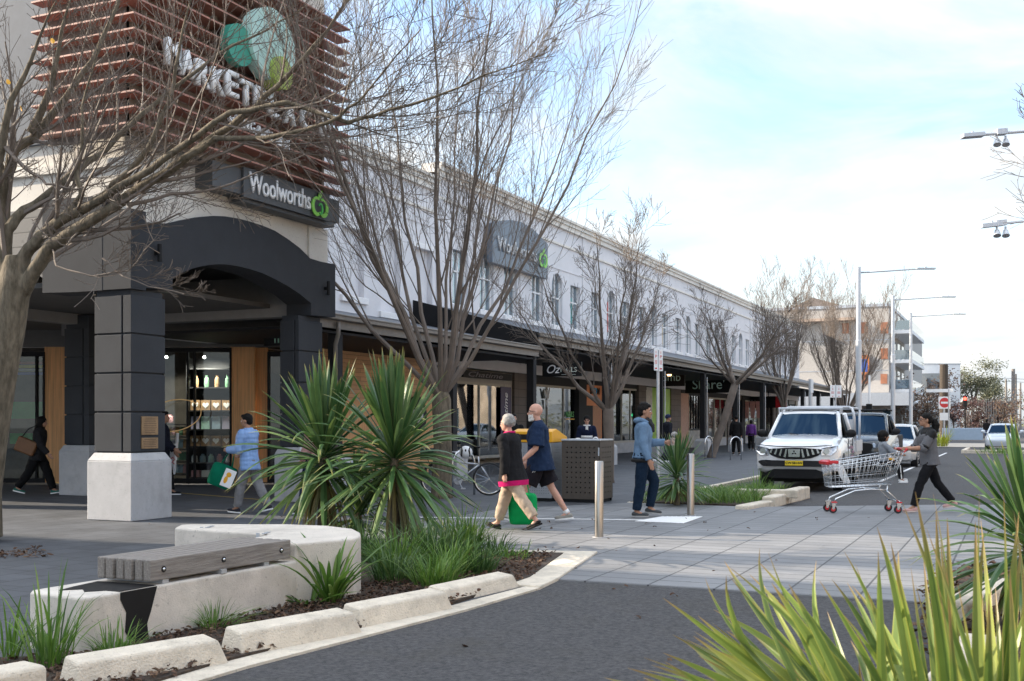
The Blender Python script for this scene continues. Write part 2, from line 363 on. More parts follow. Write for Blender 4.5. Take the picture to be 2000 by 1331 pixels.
M['cornice'] = mat('cornice', (.72, .68, .62), .8, var=.12, vs=2, bump=.3, dirt=.2)
M['black'] = mat('black', (.008, .008, .009), .55, var=.2, spec=.25)
M['char'] = mat('char', (.02, .02, .022), .7, var=.15, spec=.25)
M['fascia'] = mat('fascia', (.075, .078, .082), .5, var=.06, bump=.1)
M['gutter'] = mat('gutter', (.2, .175, .15), .5, var=.15)
M['roofmetal'] = stripemat('roofmetal', (.075, .085, .105), (.05, .057, .07), 1, .09, .6, .45)
M['timberclad'] = mat('timberclad', (.72, .38, .16), .55, var=.28, vs=4, st=(9, 9, .25), bump=.15)
M['timberclad_h'] = tilemat('timberclad_h', (.62, .34, .16), (.28, .13, .05), 1.6, .11, .006, .4, .16, .5, plane='YZ', stain=.15, bump=.3)
M['slat'] = mat('slat', (.36, .17, .13), .5, var=.2, vs=5, st=(.6, .6, 4), bump=.1)
M['slatback'] = mat('slatback', (.17, .145, .125), .7, var=.15)
M['white'] = mat('white', (.8, .8, .8), .5, var=.03)
M['bark'] = mat('bark', (.06, .05, .035), .9, var=.45, vs=16, bump=1.0, bs=50, st=(1, 1, .3), col2=(.2, .165, .12), spec=.2)
M['twig'] = mat('twig', (.15, .118, .095), .7, var=.3, vs=3, bump=.3)
M['twig2'] = mat('twig2', (.14, .112, .092), .8, var=.3, vs=3)
M['steel'] = mat('steel', (.42, .39, .36), .28, metal=1, var=.06, st=(1, 1, .1), vs=30)
M['galv'] = mat('galv', (.5, .52, .55), .45, metal=.6, var=.1)
M['chrome'] = mat('chrome', (.68, .7, .72), .2, metal=1, var=.04)
M['polegrey'] = mat('polegrey', (.52, .54, .57), .4, metal=.3, var=.05)
M['glass'] = glassmat('shop_glass', refl=.14)
M['glass_win'] = glassmat('window_glass', (.3, .38, .42), refl=.25, op=.45, body=(.1, .2, .27))
M['carglass'] = glassmat('car_glass', (.3, .4, .46), refl=-.01, op=.3, body=(.02, .05, .07), gcol=(.07, .11, .14))
M['rubber'] = mat('rubber', (.018, .018, .019), .8, var=.2)
M['red'] = mat('red', (.55, .02, .03), .4, var=.05)
M['yellow'] = mat('yellow', (.75, .36, .01), .45, var=.06)
M['orange'] = mat('orange', (.6, .2, .06), .6, var=.12)
M['green_logo'] = mat('green_logo', (.22, .55, .06), .4, var=.05)
M['green_dark'] = mat('green_dark', (.06, .38, .06), .4, var=.05)
M['soil'] = mat('soil', (.05, .035, .025), .95, var=.5, vs=20, bump=1, bs=60)
M['leaf_cord'] = leafmat2('leaf_cord', [(.035, .085, .028), (.055, .125, .04), (.08, .16, .05), (.13, .2, .06), (.04, .095, .05)], (.14, .2, .05), (.3, .26, .08), .38, .2, .75)
M['leaf_dead'] = leafmat('leaf_dead', [(.2, .15, .05), (.14, .12, .04), (.1, .13, .04)], .6, .2)
M['leaf_flax'] = leafmat2('leaf_flax', [(.12, .19, .04), (.18, .26, .055), (.25, .33, .07), (.1, .16, .05), (.33, .36, .08)], (.42, .42, .08), (.3, .2, .08), .4, .35, .7)
M['leaf_grass'] = leafmat('leaf_grass', [(.05, .11, .02), (.09, .19, .03), (.14, .26, .04), (.22, .3, .08)], .5, .35)
M['leaf_grass2'] = leafmat('leaf_grass2', [(.03, .07, .02), (.05, .11, .03), (.075, .15, .035), (.12, .18, .06)], .5, .3)
M['leaf_dry'] = leafmat('leaf_dry', [(.06, .03, .018), (.1, .05, .028), (.035, .02, .014), (.17, .1, .055)], .8, .1)
M['timber_old'] = mat('timber_old', (.14, .12, .105), .75, var=.45, vs=5, st=(14, .8, 14), bump=.6, bs=20, col2=(.3, .275, .25))
M['paint_line'] = mat('paint_line', (.72, .72, .72), .7, var=.1, dirt=.3)
M['screen_green'] = mat('screen_green', (.28, .5, .02), .4, var=.25, vs=1.5)
# ================= GROUND =================
def sheet(name, pts, z, m, th=None):
    mb = MB()
    if th: mb.prism([Vector((x, y, z-th)) for x, y in pts], (0, 0, th))
    else: mb.add([(x, y, z) for x, y in pts], [tuple(range(len(pts)))])
    return struct(name, mb, m)
M['ground'] = mat('ground', (.12, .12, .11), .9, var=.3, vs=.05)
sheet('ground', [(-1500, -300), (1500, -300), (1500, 2500), (-1500, 2500)], -.14, M['ground'])
sheet('road', [(-6.35, 18.5), (14, 18.5), (14, 500), (-6.35, 500)], -.07, M['asphalt'])
sheet('road', [(-4.35, -15), (12, -15), (12, 9.6), (-3.9, 9.6), (-4.0, 7.7), (-4.35, 5.4)], -.012, M['asphalt'], .1)
sheet('footpath', [(-70, -20), (-4.3, -20), (-4.3, 5.4), (-4.0, 7.7), (-3.9, 9.6), (-7.9, 12.2), (-7.9, 17.0), (-6.35, 19.3), (-6.35, 150), (-70, 150)], -.004, M['paver'], .13)
sheet('crossing', [(-3.9, 9.57), (10, 9.57), (10, 26), (-1.15, 21.1), (-4.1, 19.2), (-6.35, 19.3), (-7.9, 17.0), (-7.9, 12.2)], 0, M['crosspaver'], .13)
M['farpave_sunlit'] = mat('farpave_sunlit', (.42, .37, .31), .8, var=.12, vs=2)  # far crossing's strip of sunlight is put into this paler, warmer colour
sheet('crossing', [(-6.3, 74), (12, 74), (12, 88), (-6.3, 88)], -.05, M['farpave_sunlit'])
# painted edge line, bay line and the raised white tactile tiles
def strip(a, b, wd, z, name, label, m=M['paint_line']):
    a = Vector(a); b = Vector(b); s = (b-a).normalized().cross(Vector((0, 0, 1)))*wd/2
    mb = MB(); mb.prism([Vector((p.x, p.y, z)) for p in (a-s, a+s, b+s, b-s)], (0, 0, .004)); o = struct(name, mb, m); return o
strip((-8.7, 14.85, 0), (-5.0, 15.95, 0), .09, 0, 'painted_line', '')
strip((-3.2, 30, 0), (-3.2, 60, 0), .1, -.068, 'painted_line', '')
tp = [G(1240, 1019), G(1292, 1010), G(1372, 1010), G(1335, 1023)]
mb = MB(); mb.prism([Vector((p.x, p.y, .002)) for p in tp], (0, 0, .006))
c = sum(tp, Vector())/4
for i in range(14):
    for j in range(9):
        s_, t_ = (i+.5)/14, (j+.5)/9
        q = tp[0].lerp(tp[3], t_).lerp(tp[1].lerp(tp[2], t_), s_); mb.lathe((q.x, q.y, .006), [(.02, 0), (.014, .006)], 8)
struct('tactile_paving', mb, M['white'])
sheet('painted_line', [(-22, 20.2), (-12.9, 17.1), (-12.9, 17.2), (-22, 20.3)], .0, mat('yl', (.5, .36, .1), .8))
# kerb along the parking bay, flush concrete kerb strips
mb = MB(); mb.bb(-6.45, -6.3, 19.3, 106, -.1, .012); struct('kerb', mb, M['kerb'], bevel=.02)
mb = MB(); mb.prism([Vector(p) for p in [(-4.42, 3.5, -.1), (-4.22, 3.5, -.1), (-4.16, 5.4, -.1), (-3.88, 7.7, -.1), (-3.8, 9.0, -.1), (-3.95, 9.0, -.1), (-4.08, 7.7, -.1), (-4.36, 5.4, -.1)]], (0, 0, .105)); struct('kerb', mb, M['kerb'])
mb = MB(); mb.prism([Vector(p) for p in [(-3.8, 9.0, -.1), (-3.86, 9.56, -.1), (-4.25, 11.7, -.1), (-6.6, 11.0, -.1), (-6.58, 10.9, -.1), (-4.55, 11.45, -.1), (-4.12, 9.5, -.1), (-4.1, 9.0, -.1)]], (0, 0, .12)); struct('kerb', mb, M['kerb'], bevel=.01)
# garden beds
def bed(pts, h=.03):
    mb = MB(); mb.prism([Vector((x, y, -.05)) for x, y in pts], (0, 0, .05+h)); return struct('garden_bed', mb, M['soil'])
bed([(-4.36, 2.5), (-4.36, 5.4), (-4.1, 7.7), (-4.1, 9.4), (-4.55, 11.4), (-6.6, 10.9), (-8.0, 12.6), (-8.4, 10.2), (-7.1, 8.7), (-5.2, 7.2), (-5.25, 5.3), (-5.5, 5.0), (-6.4, 4.4), (-6.3, 2.5)], .02)
bed([(-6.4, 19.35), (-4.25, 19.3), (-3.95, 22.4), (-6.3, 23.0)], .02)
bed([(-.45, 2), (-.45, 6.5), (-.5, 12), (2.5, 12), (2.5, 2)], .03)
bed([(-2.3, 60), (-2.3, 64), (3, 64), (3, 60)], .05)
# kerb sides of the median and the far island
mb = MB(); mb.bb(-2.5, 3.2, 59.6, 60, -.1, .1); mb.bb(-2.5, -2.3, 60, 66, -.1, .1); struct('kerb', mb, M['kerb'], bevel=.03)
# leaf litter
def litter(pts, n, z, name, label, sz=.06):
    mb = MB(); xs = [p[0] for p in pts]; ys = [p[1] for p in pts]
    def inside(x, y):
        c_ = False; j = len(pts)-1
        for i in range(len(pts)):
            if (pts[i][1] > y) != (pts[j][1] > y) and x < (pts[j][0]-pts[i][0])*(y-pts[i][1])/(pts[j][1]-pts[i][1])+pts[i][0]: c_ = not c_
            j = i
        return c_
    k = 0
    while k < n:
        x, y = random.uniform(min(xs), max(xs)), random.uniform(min(ys), max(ys))
        if not inside(x, y): continue
        k += 1; s = sz*random.uniform(.4, 1.1); a = random.uniform(0, 6.28); t = Vector((math.cos(a), math.sin(a), random.uniform(-.5, .5)))*s
        q = Vector((x, y, z+random.uniform(0, .03)))
        mb.leaf(q, q+t, s*.6, (0, 0, s*random.uniform(-.1, .4)), 3, fold=random.uniform(-.4, .5))
    return one(name, mb, M['leaf_dry'], label, 'leaf litter', kind='stuff')
litter([(-4.36, 4.0), (-4.36, 5.4), (-4.1, 7.7), (-4.1, 9.4), (-4.6, 11.3), (-5.3, 10.9), (-5.2, 7.2), (-5.22, 5.3), (-5.5, 5.0), (-5.5, 4.0)], 6500, .022, 'leaf_litter', 'dry brown leaves and mulch over the soil between bench and kerb blocks', .045)
litter([(-.6, 5), (-.75, 12), (.6, 12), (.6, 5)], 1500, .035, 'leaf_litter', 'brown mulch and bark chips under the flax on the right', .08)
litter([(-4.2, 3), (-3.4, 9.5), (-1, 9.5), (-1, 3)], 26, -.01, 'fallen_leaves', 'few dead leaves scattered on the dark asphalt', .07)
litter([(-12, 12), (-8, 18), (-2, 18), (-2, 10), (-8, 10)], 60, .0, 'fallen_leaves', 'few dead leaves scattered on the grey paving', .06)
litter([(-11.3, 8.2), (-10.2, 9.4), (-9.5, 8.9), (-10.5, 7.9)], 300, .0, 'leaf_litter', 'brown leaf litter in the tree pit at the far left', .07)

# ================= CORNER BUILDING =================
TX = -11.8
tower = thing('corner_building', 'grey and black corner porch building with red slatted top and a wide arch', 'building', (TX, 12.55, 0))
inv = Matrix.Translation((-TX, -12.55, 0))
def tpart(name, mb, m, **k):
    mb.tf(inv); return obj(name, mb, m, tower, **k)
def PX(u, v, X): return Vector((X, YX(u, X), ZX(u, v, X)))
def PY(u, v, Y):
    k = (u-1000)/F; return P(u, v, Y/(k*SS+CC))
def pier(x1, y0, w_, top=3.42, wy=None):
    wy = wy or w_
    mb = MB(); mb.bb(x1-w_+.1, x1-.1, y0+.1, y0+wy-.1, .9, top)
    g = []
    o = tpart('pier', mb, M['render_pier'])
    # grooves as shallow proud courses
    mc = MB(); zs = [1.02, 1.62, 2.2, 2.78, 3.36]
    for a, b in zip(zs, zs[1:]): mc.bb(x1-w_+.075, x1-.07-(w_-.17)*.27, y0+.072, y0+wy-.07, a, b-.025); mc.bb(x1-.04-(w_-.17)*.27, x1-.07, y0+.072, y0+wy-.07, a, b-.025)
    g = tpart('cladding', mc, M['render_pier'], bevel=.008); g.parent = o
    mp = MB(); mp.bb(x1-w_, x1, y0, y0+wy, 0, .88); c_ = (x1-w_/2, y0+wy/2, .94); mp.box(c_, (w_, wy, .12), tp=.84)
    b = tpart('base', mp, M['concrete_grey'], bevel=.012); b.parent = o
    return o
pier(TX, 12.55, .86)
pier(TX-.07, 16.85, .56, wy=.9)
pier(-16.7, 16.6, .8, top=3.6)
pier(-19.6, 12.6, .8)
AX = TX-.04
outer = [(262, 434), (330, 437), (360, 430), (391, 424), (416, 422), (440, 423), (465, 427), (488, 433), (513, 441), (537, 451), (562, 467), (586, 485), (606, 505), (625, 511), (655, 517)]
inner = [(655, 620), (608, 616), (608, 593), (585, 574), (562, 559), (538, 546), (513, 534), (488, 526), (464, 520), (443, 517), (425, 516.5), (408, 518), (391, 521), (376, 525), (361, 530.5), (348, 537), (337, 546), (337, 566), (262, 561)]
pts = [PX(u, v, AX) for u, v in outer+inner]
mb = MB(); mb.prism(pts, (-.55, 0, 0)); tpart('arch', mb, M['render_dark'])
# left side: capital block and boarded beam with a shallow arch
LY = 12.58
mb = MB(); pts = [Vector((AX-.555, LY, 3.42)), Vector((AX-.555, LY, 4.83)), Vector((-13.6, LY, 4.86)), Vector((-13.6, LY, 3.44)), Vector((-12.9, LY, 3.42))]
mb.prism(pts, (0, .5, 0)); mb.bb(AX-.56, AX-.004, LY+.004, 12.9, 3.424, 4.6); tpart('beam', mb, M['render_dark'])
mb = MB(); ap = [(-13.6, 3.9), (-14.2, 4.25), (-15.2, 4.5), (-16.4, 4.5), (-17.6, 4.2), (-18.4, 3.7), (-19.8, 3.7), (-19.8, 5.0), (-13.6, 5.0)]
mb.prism([Vector((x, LY+.05, z-.25)) for x, z in ap], (0, .4, 0)); tpart('beam', mb, tilemat('boards', (.14, .135, .13), (.05, .05, .05), 6, .22, .012, .5, .05, .7, plane='YZ', stain=.1))
# upper walls
mb = MB(); mb.bb(-17.5, -11.95, 12.72, 17.75, 4.3, 9.7); tpart('wall', mb, M['cream'])
mb = MB(); mb.bb(-19.8, -17.5, 12.8, 17.7, 4.5, 9.7); tpart('wall', mb, mat('slate_wall', (.1, .12, .15), .7, var=.1))
mb = MB(); mb.bb(-17.5, -11.9, 12.66, 12.72, 5.28, 5.4); tpart('moulding', mb, M['cream'])
mb = MB(); mb.bb(-12.2, -11.9, 17.2, 17.8, 4.2, 5.1); tpart('corner_strip', mb, M['cream'])
mb = MB(); mb.bb(-17.6, -13.46, 12.64, 12.715, 5.75, 9.75); tpart('slate_panel', mb, mat('slate_wall2', (.07, .09, .12), .7, var=.1))
# porch ceiling and inner beams
mb = MB(); mb.bb(-17.5, -12.5, 13.1, 17.7, 4.22, 4.296); mb.bb(-28, -12.9, 13.2, 24, 3.62, 3.7); tpart('ceiling', mb, mat('porch_ceiling', (.09, .085, .08), .8))
mb = MB(); a = P(120, 0, 23.6); b = P(585, 0, 23.6)
mb.prism([Vector((a.x, a.y, 3.3)), Vector((b.x, b.y, 3.3)), Vector((b.x, b.y, 4.1)), Vector((a.x, a.y, 4.1))], DV*.3); tpart('beam', mb, mat('beam_grey', (.24, .23, .22), .8, var=.06))
mb = MB(); mb.bb(-17.4, -17.1, 13.2, 17.4, 3.42, 4.22); mb.bb(-17.1, -12.0, 17.35, 17.65, 3.45, 4.22); tpart('beam', mb, mat('beam_grey2', (.24, .23, .22), .8, var=.06))
# louvre screen
mb = MB(); LXr = -11.4; Yc = 12.18; Ye = YX(684, LXr)
mb.bb(-13.3, -11.7, 12.4, 12.45, 5.62, 8.95); mb.bb(-11.75, -11.7, 12.4, Ye-.55, 5.62, 8.95)
lo = tpart('louvre_screen', mb, M['slatback'])
mb = MB()
for i in range(15):
    z = 5.71+i*.222
    mb.bb(-11.7, LXr, Yc, Ye, z, z+.028); mb.bb(-13.4, -11.7, Yc, 12.4, z, z+.028)
sl = tpart('slats', mb, M['slat'], bevel=.003); sl.parent = lo
mb = MB()
for y in (12.6, 14.2, 15.8, Ye-.6): mb.bb(-11.7, -11.62, y, y+.06, 5.62, 8.95)
q = tpart('bracket', mb, M['slatback']); q.parent = lo
# side lamps on the arch
for (u, v) in ((303, 495), (634, 564)):
    p = PX(u, v, AX); mb = MB(); mb.cyl(p+Vector((.09, 0, -.13)), p+Vector((.09, 0, .13)), .035); mb.bb(p.x, p.x+.09, p.y-.02, p.y+.02, p.z-.03, p.z+.03); tpart('wall_lamp', mb, M['black'])
# plaques on the pier
mpl = mat('plaque', (.3, .2, .11), .45, metal=.4, var=.25)
for (u0, v0, u1, v1) in ((275, 814, 307, 850), (275, 855, 307, 877)):
    p0 = PX(u0, v1, TX-.07); p1 = PX(u1, v0, TX-.07)
    mb = MB(); mb.bb(TX-.07, TX-.05, p0.y, p1.y, p0.z, p1.z); pl = tpart('plaque', mb, mpl, bevel=.004)
    ml = MB(); nn = int((p1.z-p0.z)/.028)
    for i in range(nn):
        z = p1.z-.03-i*.027; ww = (p1.y-p0.y)*random.uniform(.28, .42); yc = (p0.y+p1.y)/2
        ml.bb(TX-.051, TX-.048, yc-ww, yc+ww, z, z+.009)
    q = tpart('engraving', ml, mat('plq', (.12, .07, .04), .5)); q.parent = pl
# peeled patch of render at the corner
# ---- angled shopfront under the porch
AD = 26.0
def A2(u, z, off=0): p = P(u, 0, AD-off); return Vector((p.x, p.y, z))
def apanel(u0, u1, z0, z1, off=0, th=.1): m_ = MB(); m_.prism([A2(u0, z0, off), A2(u1, z0, off), A2(u1, z1, off), A2(u0, z1, off)], DV*th); return m_
tpart('wall', apanel(-160, 585, 3.22, 3.7), mat('fasciagrey', (.13, .125, .12), .7, var=.06))
for a, b in ((87, 152), (450, 497), (497, 522)): tpart('timber_panel', apanel(a, b, .05, 3.22, 0 if a != 497 else -.25), M['timberclad'])
tpart('wall', apanel(152, 314, 0, 3.22, .02), M['black'])
M['glass_porch'] = glassmat('porch_glass', refl=.0)
def frame(u0, u1, z0, z1, par, muls=(), name='shop_window'):
    m_ = MB()
    for a, b, c_, d_ in [(u0, u0+4, z0, z1), (u1-4, u1, z0, z1), (u0+4, u1-4, z0, z0+.1), (u0+4, u1-4, z1-.1, z1)]+[(m-1.5, m+1.5, z0+.1, z1-.1) for m in muls]:
        m_.prism([A2(a, c_, .03), A2(b, c_, .03), A2(b, d_, .03), A2(a, d_, .03)], DV*.12)
    o = tpart(name, m_, M['black'])
    g_ = tpart('pane', apanel(u0+3, u1-3, z0+.05, z1-.05, -.03, .01), M['glass_porch']); g_.parent = o
    return o
frame(314, 452, .05, 3.2, None, (366, 379))
frame(522, 585, .05, 3.1, None, (553,))
frame(-160, 87, .05, 3.1, None, (-60, 70))
# shop interior (dark back wall, floor above)
mb = MB(); pr = [A2(-160, 0, -3), A2(600, 0, -3), A2(600, 3.4, -3), A2(-160, 3.4, -3)]; mb.prism(pr, DV*.1); tpart('wall', mb, mat('shop_back', (.09, .08, .07), .8, var=.4, vs=2))
# left wing behind the porch
mb = MB(); mb.bb(-40, -19.9, 13.5, 40, 3.7, 9.2); mb.bb(-40, -17.3, 26, 40, 3.7, 9.2); tpart('wall', mb, M['wallgrey'])

# ---- signs on the tower
def signthing(name, label, cat, board_mb, bm, group=None):
    o = one(name, board_mb, bm, label, cat, group, bevel=.005); return o
UPX = Vector((0, 0, 1))
p0 = PX(430, 0, -11.55); p1 = PX(662, 0, -11.55)
mb = MB(); mb.bb(-11.95, -11.6, YX(415, -11.6), YX(663, -11.6), 5.2, 5.62); mb.bb(-11.6, -11.55, YX(476, -11.55), YX(644, -11.55), 5.16, 5.66)
mb.bb(-11.9, -11.62, YX(476, -11.6), YX(655, -11.6), 5.1, 5.2)
M['signgrey'] = mat('signgrey', (.07, .073, .078), .5, var=.08)
s1 = signthing('shop_sign', 'long dark grey supermarket sign with white lettering under the red slats', 'sign', mb, M['signgrey'])
ya, yb = YX(486, -11.54), YX(606, -11.54)
def fitw(o, width):     # scale mesh width along Y to fit
    ys = [v.co.y for v in o.data.vertices]; 
    return (max(ys)-min(ys))
def ytext(s, y0, y1, z, X, h, mt, parent, name='lettering', ext=.02, shear=0, bold=0, zs=1):
    cu_M = Matrix.Identity(4)
    o = text(name, s, 1, mt, cu_M, parent, ext=0, shear=shear, bold=bold)
    xs = [v.co.x for v in o.data.vertices]; y_s = [v.co.y for v in o.data.vertices]
    w0 = max(xs)-min(xs); h0 = max(y_s)-min(y_s); cx = (max(xs)+min(xs))/2; cy = (max(y_s)+min(y_s))/2
    me = o.data; bm = bmesh.new(); bm.from_mesh(me)
    r = bmesh.ops.extrude_face_region(bm, geom=bm.faces[:]); 
    for v in [e for e in r['geom'] if isinstance(e, bmesh.types.BMVert)]: v.co.z += 1
    for v in bm.verts:
        x, y, z_ = v.co; v.co = Vector((X+z_*ext, (y0+y1)/2+(x-cx)/w0*(y1-y0), z+(y-cy)/h0*h))
    bmesh.ops.recalc_face_normals(bm, faces=bm.faces[:]); bm.to_mesh(me); bm.free(); return o
ytext('Woolworths', ya, yb, 5.43, -11.55, .34, M['white'], s1, bold=.012, ext=.03)
def applelogo(y, z, s, X, parent):
    # curled ribbons meeting like an apple, with a leaf on top; flat strips a few centimetres thick
    mb = MB()
    def ribbon(cy, cz, ry, rz_, a0, a1, w0, w1, x):
        o_, i_ = [], []
        for i in range(25):
            t = i/24; a = R(a0+(a1-a0)*t); w_ = (w0+(w1-w0)*t)*math.sin(math.pi*min(1, max(.08, t*.9+.08)))**.5
            c, n = math.cos(a), math.sin(a)
            o_.append((cy+(ry+w_/2)*c, cz+(rz_+w_/2)*n)); i_.append((cy+(ry-w_/2)*c, cz+(rz_-w_/2)*n))
        for k in range(24):
            q = [o_[k], o_[k+1], i_[k+1], i_[k]]; mb.prism([Vector((x, y+s*p[0], z+s*p[1])) for p in q], (.02, 0, 0))
    mb.mi = 0; ribbon(-.2, -.08, .28, .32, 60, 320, .14, .2, X)
    mb.mi = 0; ribbon(.2, -.08, .28, .32, 120, -140, .14, .2, X+.003)
    mb.mi = 1; ribbon(.0, -.16, .13, .2, 150, -130, .08, .12, X+.012)
    mb.mi = 0; mb.prism([Vector((X, y+s*p, z+s*q)) for p, q in ((-.12, .26), (-.08, .45), (.12, .6), (.18, .45), (.02, .26))], (.02, 0, 0))
    return obj('leaf_emblem', mb, [M['green_logo'], M['green_dark']], parent)
applelogo(YX(624, -11.52), 5.4, .46, -11.52, s1)
# slatted wall sign: three discs and big white letters on a slight rise
mt = mat('disc_teal', (.05, .3, .22), .5, var=.05); mg = mat('disc_pale', (.5, .72, .66), .5, var=.04); ml_ = mat('disc_lime', (.42, .52, .1), .5, var=.05)
def disc(u, v, r, m_, x0, x1, nm, label):
    p = PX(u, v, x1); mb = MB(); mb.cyl((x0, p.y, p.z), (x1, p.y, p.z), r, r, 40); return mb, p
root = thing('marketplace_sign', 'big white capital letters with pale green discs on the red slats', 'sign', (-11.35, 14.5, 6.6))
ri = Matrix.Translation(-Vector((-11.35, 14.5, 6.6)))
for (u, v, r, m_, x1) in ((470, 88, .33, mt, -11.27), (535, 88, .60, mg, -11.2), (553, 143, .27, ml_, -11.12)):
    mb, p = disc(u, v, r, m_, -11.42, x1, '', ''); mb.tf(ri); obj('disc', mb, m_, root)
letters = 'MARKETPLACE'; us = [338, 365, 395, 425, 452, 480, 508, 535, 565, 597, 634]
vs_ = [105, 125, 145, 160, 165, 183, 195, 207, 221, 232, 247]
for ch, u, v in zip(letters, us, vs_):
    p = PX(u, v, -11.35); hh = .36
    o = ytext(ch, p.y-.15, p.y+.15, p.z, -11.4, .4, M['white'], root, ext=.09, bold=.02)
    o.data.transform(ri)
y0, y1 = YX(447, -11.35), YX(566, -11.35); 
for i, ch in enumerate('GUNGAHLIN'):
    u = 455+i*13.5; v = 228+i*6.8; p = PX(u, v, -11.35); o = ytext(ch, p.y-.062, p.y+.062, p.z, -11.42, .17, M['white'], root, ext=.06); o.data.transform(ri)
# 'ne' hanging sign
def hsign(name, label, u, v, d, wd, ht, s, bm, tm, fs=None, tparent=None, group=None, shear=0, dx=0):
    c_ = P(u, v, d); mb = MB(); mb.box((0, 0, 0), (wd, .08, ht)); mb.bb(-wd*.35, -wd*.33, -.01, .01, ht/2, ht/2+.35); mb.bb(wd*.33, wd*.35, -.01, .01, ht/2, ht/2+.35)
    o = one(name, mb, bm, label, 'sign', group, loc=c_)
    if s:
        text('lettering', s, fs or ht*.55, tm, face((dx, -.045, 0), (1, 0, 0)), o, ext=.006, shear=shear)
    return o
hsign('hanging_sign', 'black hanging sign reading ne beside the right arch pier', 545, 662, 24.2, .75, .3, 'ne', M['black'], mat('mint', (.45, .75, .6), .4), .32, dx=.05)

# ================= LONG SHOPPING BUILDING =================
WX = -16.8
mall = thing('shopping_building', 'long pale two storey shopping building with a cornice, tall windows and a dark awning', 'building', (WX, 18, 0))
minv = Matrix.Translation((-WX, -18, 0))
def mpart(name, mb, m, par=None, **k):
    mb.tf(minv); return obj(name, mb, m, par or mall, **k)
END = 96.3
wall = MB(); wall.bb(WX-.4, WX, 17.8, END, 3.3, 9.3)
wo = mpart('wall', wall, M['wallgrey'])
wins = []; y = 26.4; k = 0
cut = MB()
def archpts(yc, z0, z1, wd, arch, X):
    if not arch: return [Vector((X, yc-wd/2, z0)), Vector((X, yc+wd/2, z0)), Vector((X, yc+wd/2, z1)), Vector((X, yc-wd/2, z1))]
    pts = [Vector((X, yc-wd/2, z0)), Vector((X, yc+wd/2, z0))]
    for i in range(11):
        a = math.pi*i/10; pts.append(Vector((X, yc+wd/2*math.cos(a), z1-wd/2+wd/2*math.sin(a))))
    return pts
while y < END-2:
    arch = (k % 3 == 1); z0 = 4.98 if k >= 0 else 4.9; z1 = 6.85 if not arch else 7.15
    if y > 31: z0 += .35; z1 += .3
    if arch and y < 31: z0 = 4.7
    wins.append((y, z0, z1, 1.12, arch)); y += 2.02 if k % 3 != 2 else 2.5; k += 1
for (y, z0, z1, wd, arch) in wins: cut.prism(archpts(y, z0, z1, wd, arch, WX-.18), (.4, 0, 0))
boolcut(wo, cut)
ban = [mat('banner_%d' % i, c_, .6, var=.15) for i, c_ in enumerate([(.55, .06, .05), (.05, .12, .45), (.65, .4, .03), (.5, .5, .5), (.05, .3, .3)])]
for i, (y, z0, z1, wd, arch) in enumerate(wins):
    blind = y < 31.2
    f = MB(); X = WX-.175
    if blind:
        f.bb(WX-.01, WX+.09, y-wd/2-.12, y+wd/2+.12, z0-.2, z0-.02); mpart('sill', f, M['wallwhite'], bevel=.01)
        f = MB(); ap = archpts(y, z0, z1+.01, wd+.3, arch, 0)
        f.bb(WX, WX+.045, y-wd/2-.12, y+wd/2+.12, z1+.0, z1+.16) if not arch else f.tube([Vector((WX+.02, y+(wd/2+.08)*math.cos(a_), z1-wd/2+(wd/2+.08)*math.sin(a_))) for a_ in [math.pi*j/12 for j in range(13)]], .07, 6)
        mpart('lintel', f, M['wallwhite'])
        continue
    for a, b, c_, d_ in ((y-wd/2, y-wd/2+.06, z0, z1-.3 if arch else z1), (y+wd/2-.06, y+wd/2, z0, z1-.3 if arch else z1), (y-.03, y+.03, z0+.06, z1-.05), (y-wd/2+.06, y-.03, z0+1.1, z0+1.16), (y+.03, y+wd/2-.06, z0+1.1, z0+1.16), (y-wd/2+.06, y-.03, z0, z0+.06), (y+.03, y+wd/2-.06, z0, z0+.06)):
        f.bb(X, X+.07, a, b, c_, d_)
    wf = mpart('window', f, M['wallwhite'])
    g_ = MB(); g_.prism(archpts(y, z0, z1, wd, arch, X-.002), (.02, 0, 0)); mpart('pane', g_, M['glass_win'], wf)
    s_ = MB(); s_.bb(WX-.01, WX+.09, y-wd/2-.1, y+wd/2+.1, z0-.16, z0-.02); mpart('sill', s_, M['wallwhite'])
    if y > 41 and i % 2 == 0:
        b_ = MB(); b_.bb(X+.022, X+.03, y-wd*.36, y-.04, z0+.25, z1-.5); mpart('banner', b_, ban[i//2 % 5], wf)
# cornice in two heights, frieze lines, pilasters
c_ = MB()
for (a, b, zt) in ((17.8, 31.2, 9.2), (31.2, END, 9.72)):
    c_.bb(WX-.5, WX+.12, a, b, zt-.42, zt-.24); c_.bb(WX-.5, WX+.18, a, b, zt-.24, zt-.1); c_.bb(WX-.5, WX+.24, a, b, zt-.1, zt)
    c_.bb(WX-.4, WX+.06, a, b, zt-1.12, zt-1.04)
mpart('cornice', c_, M['cornice'])
c_ = MB(); c_.bb(WX-.4, WX-.002, 31.2, END, 9.302, 9.42); mpart('wall', c_, M['wallgrey'])
c_ = MB(); y = 24.9
while y < END:
    if y > 31.4: c_.bb(WX, WX+.035, y-.2, y+.2, 3.6, 9.28)
    y += 6.54
c_.bb(WX, WX+.025, 17.8, END, 7.62, 7.68)
mpart('pilaster', c_, M['wallgrey'])
# building body, roof and end wall
c_ = MB(); c_.bb(-60, WX-.41, 22.5, END, 3.4, 9.2); mpart('roof', c_, M['wallgrey'])
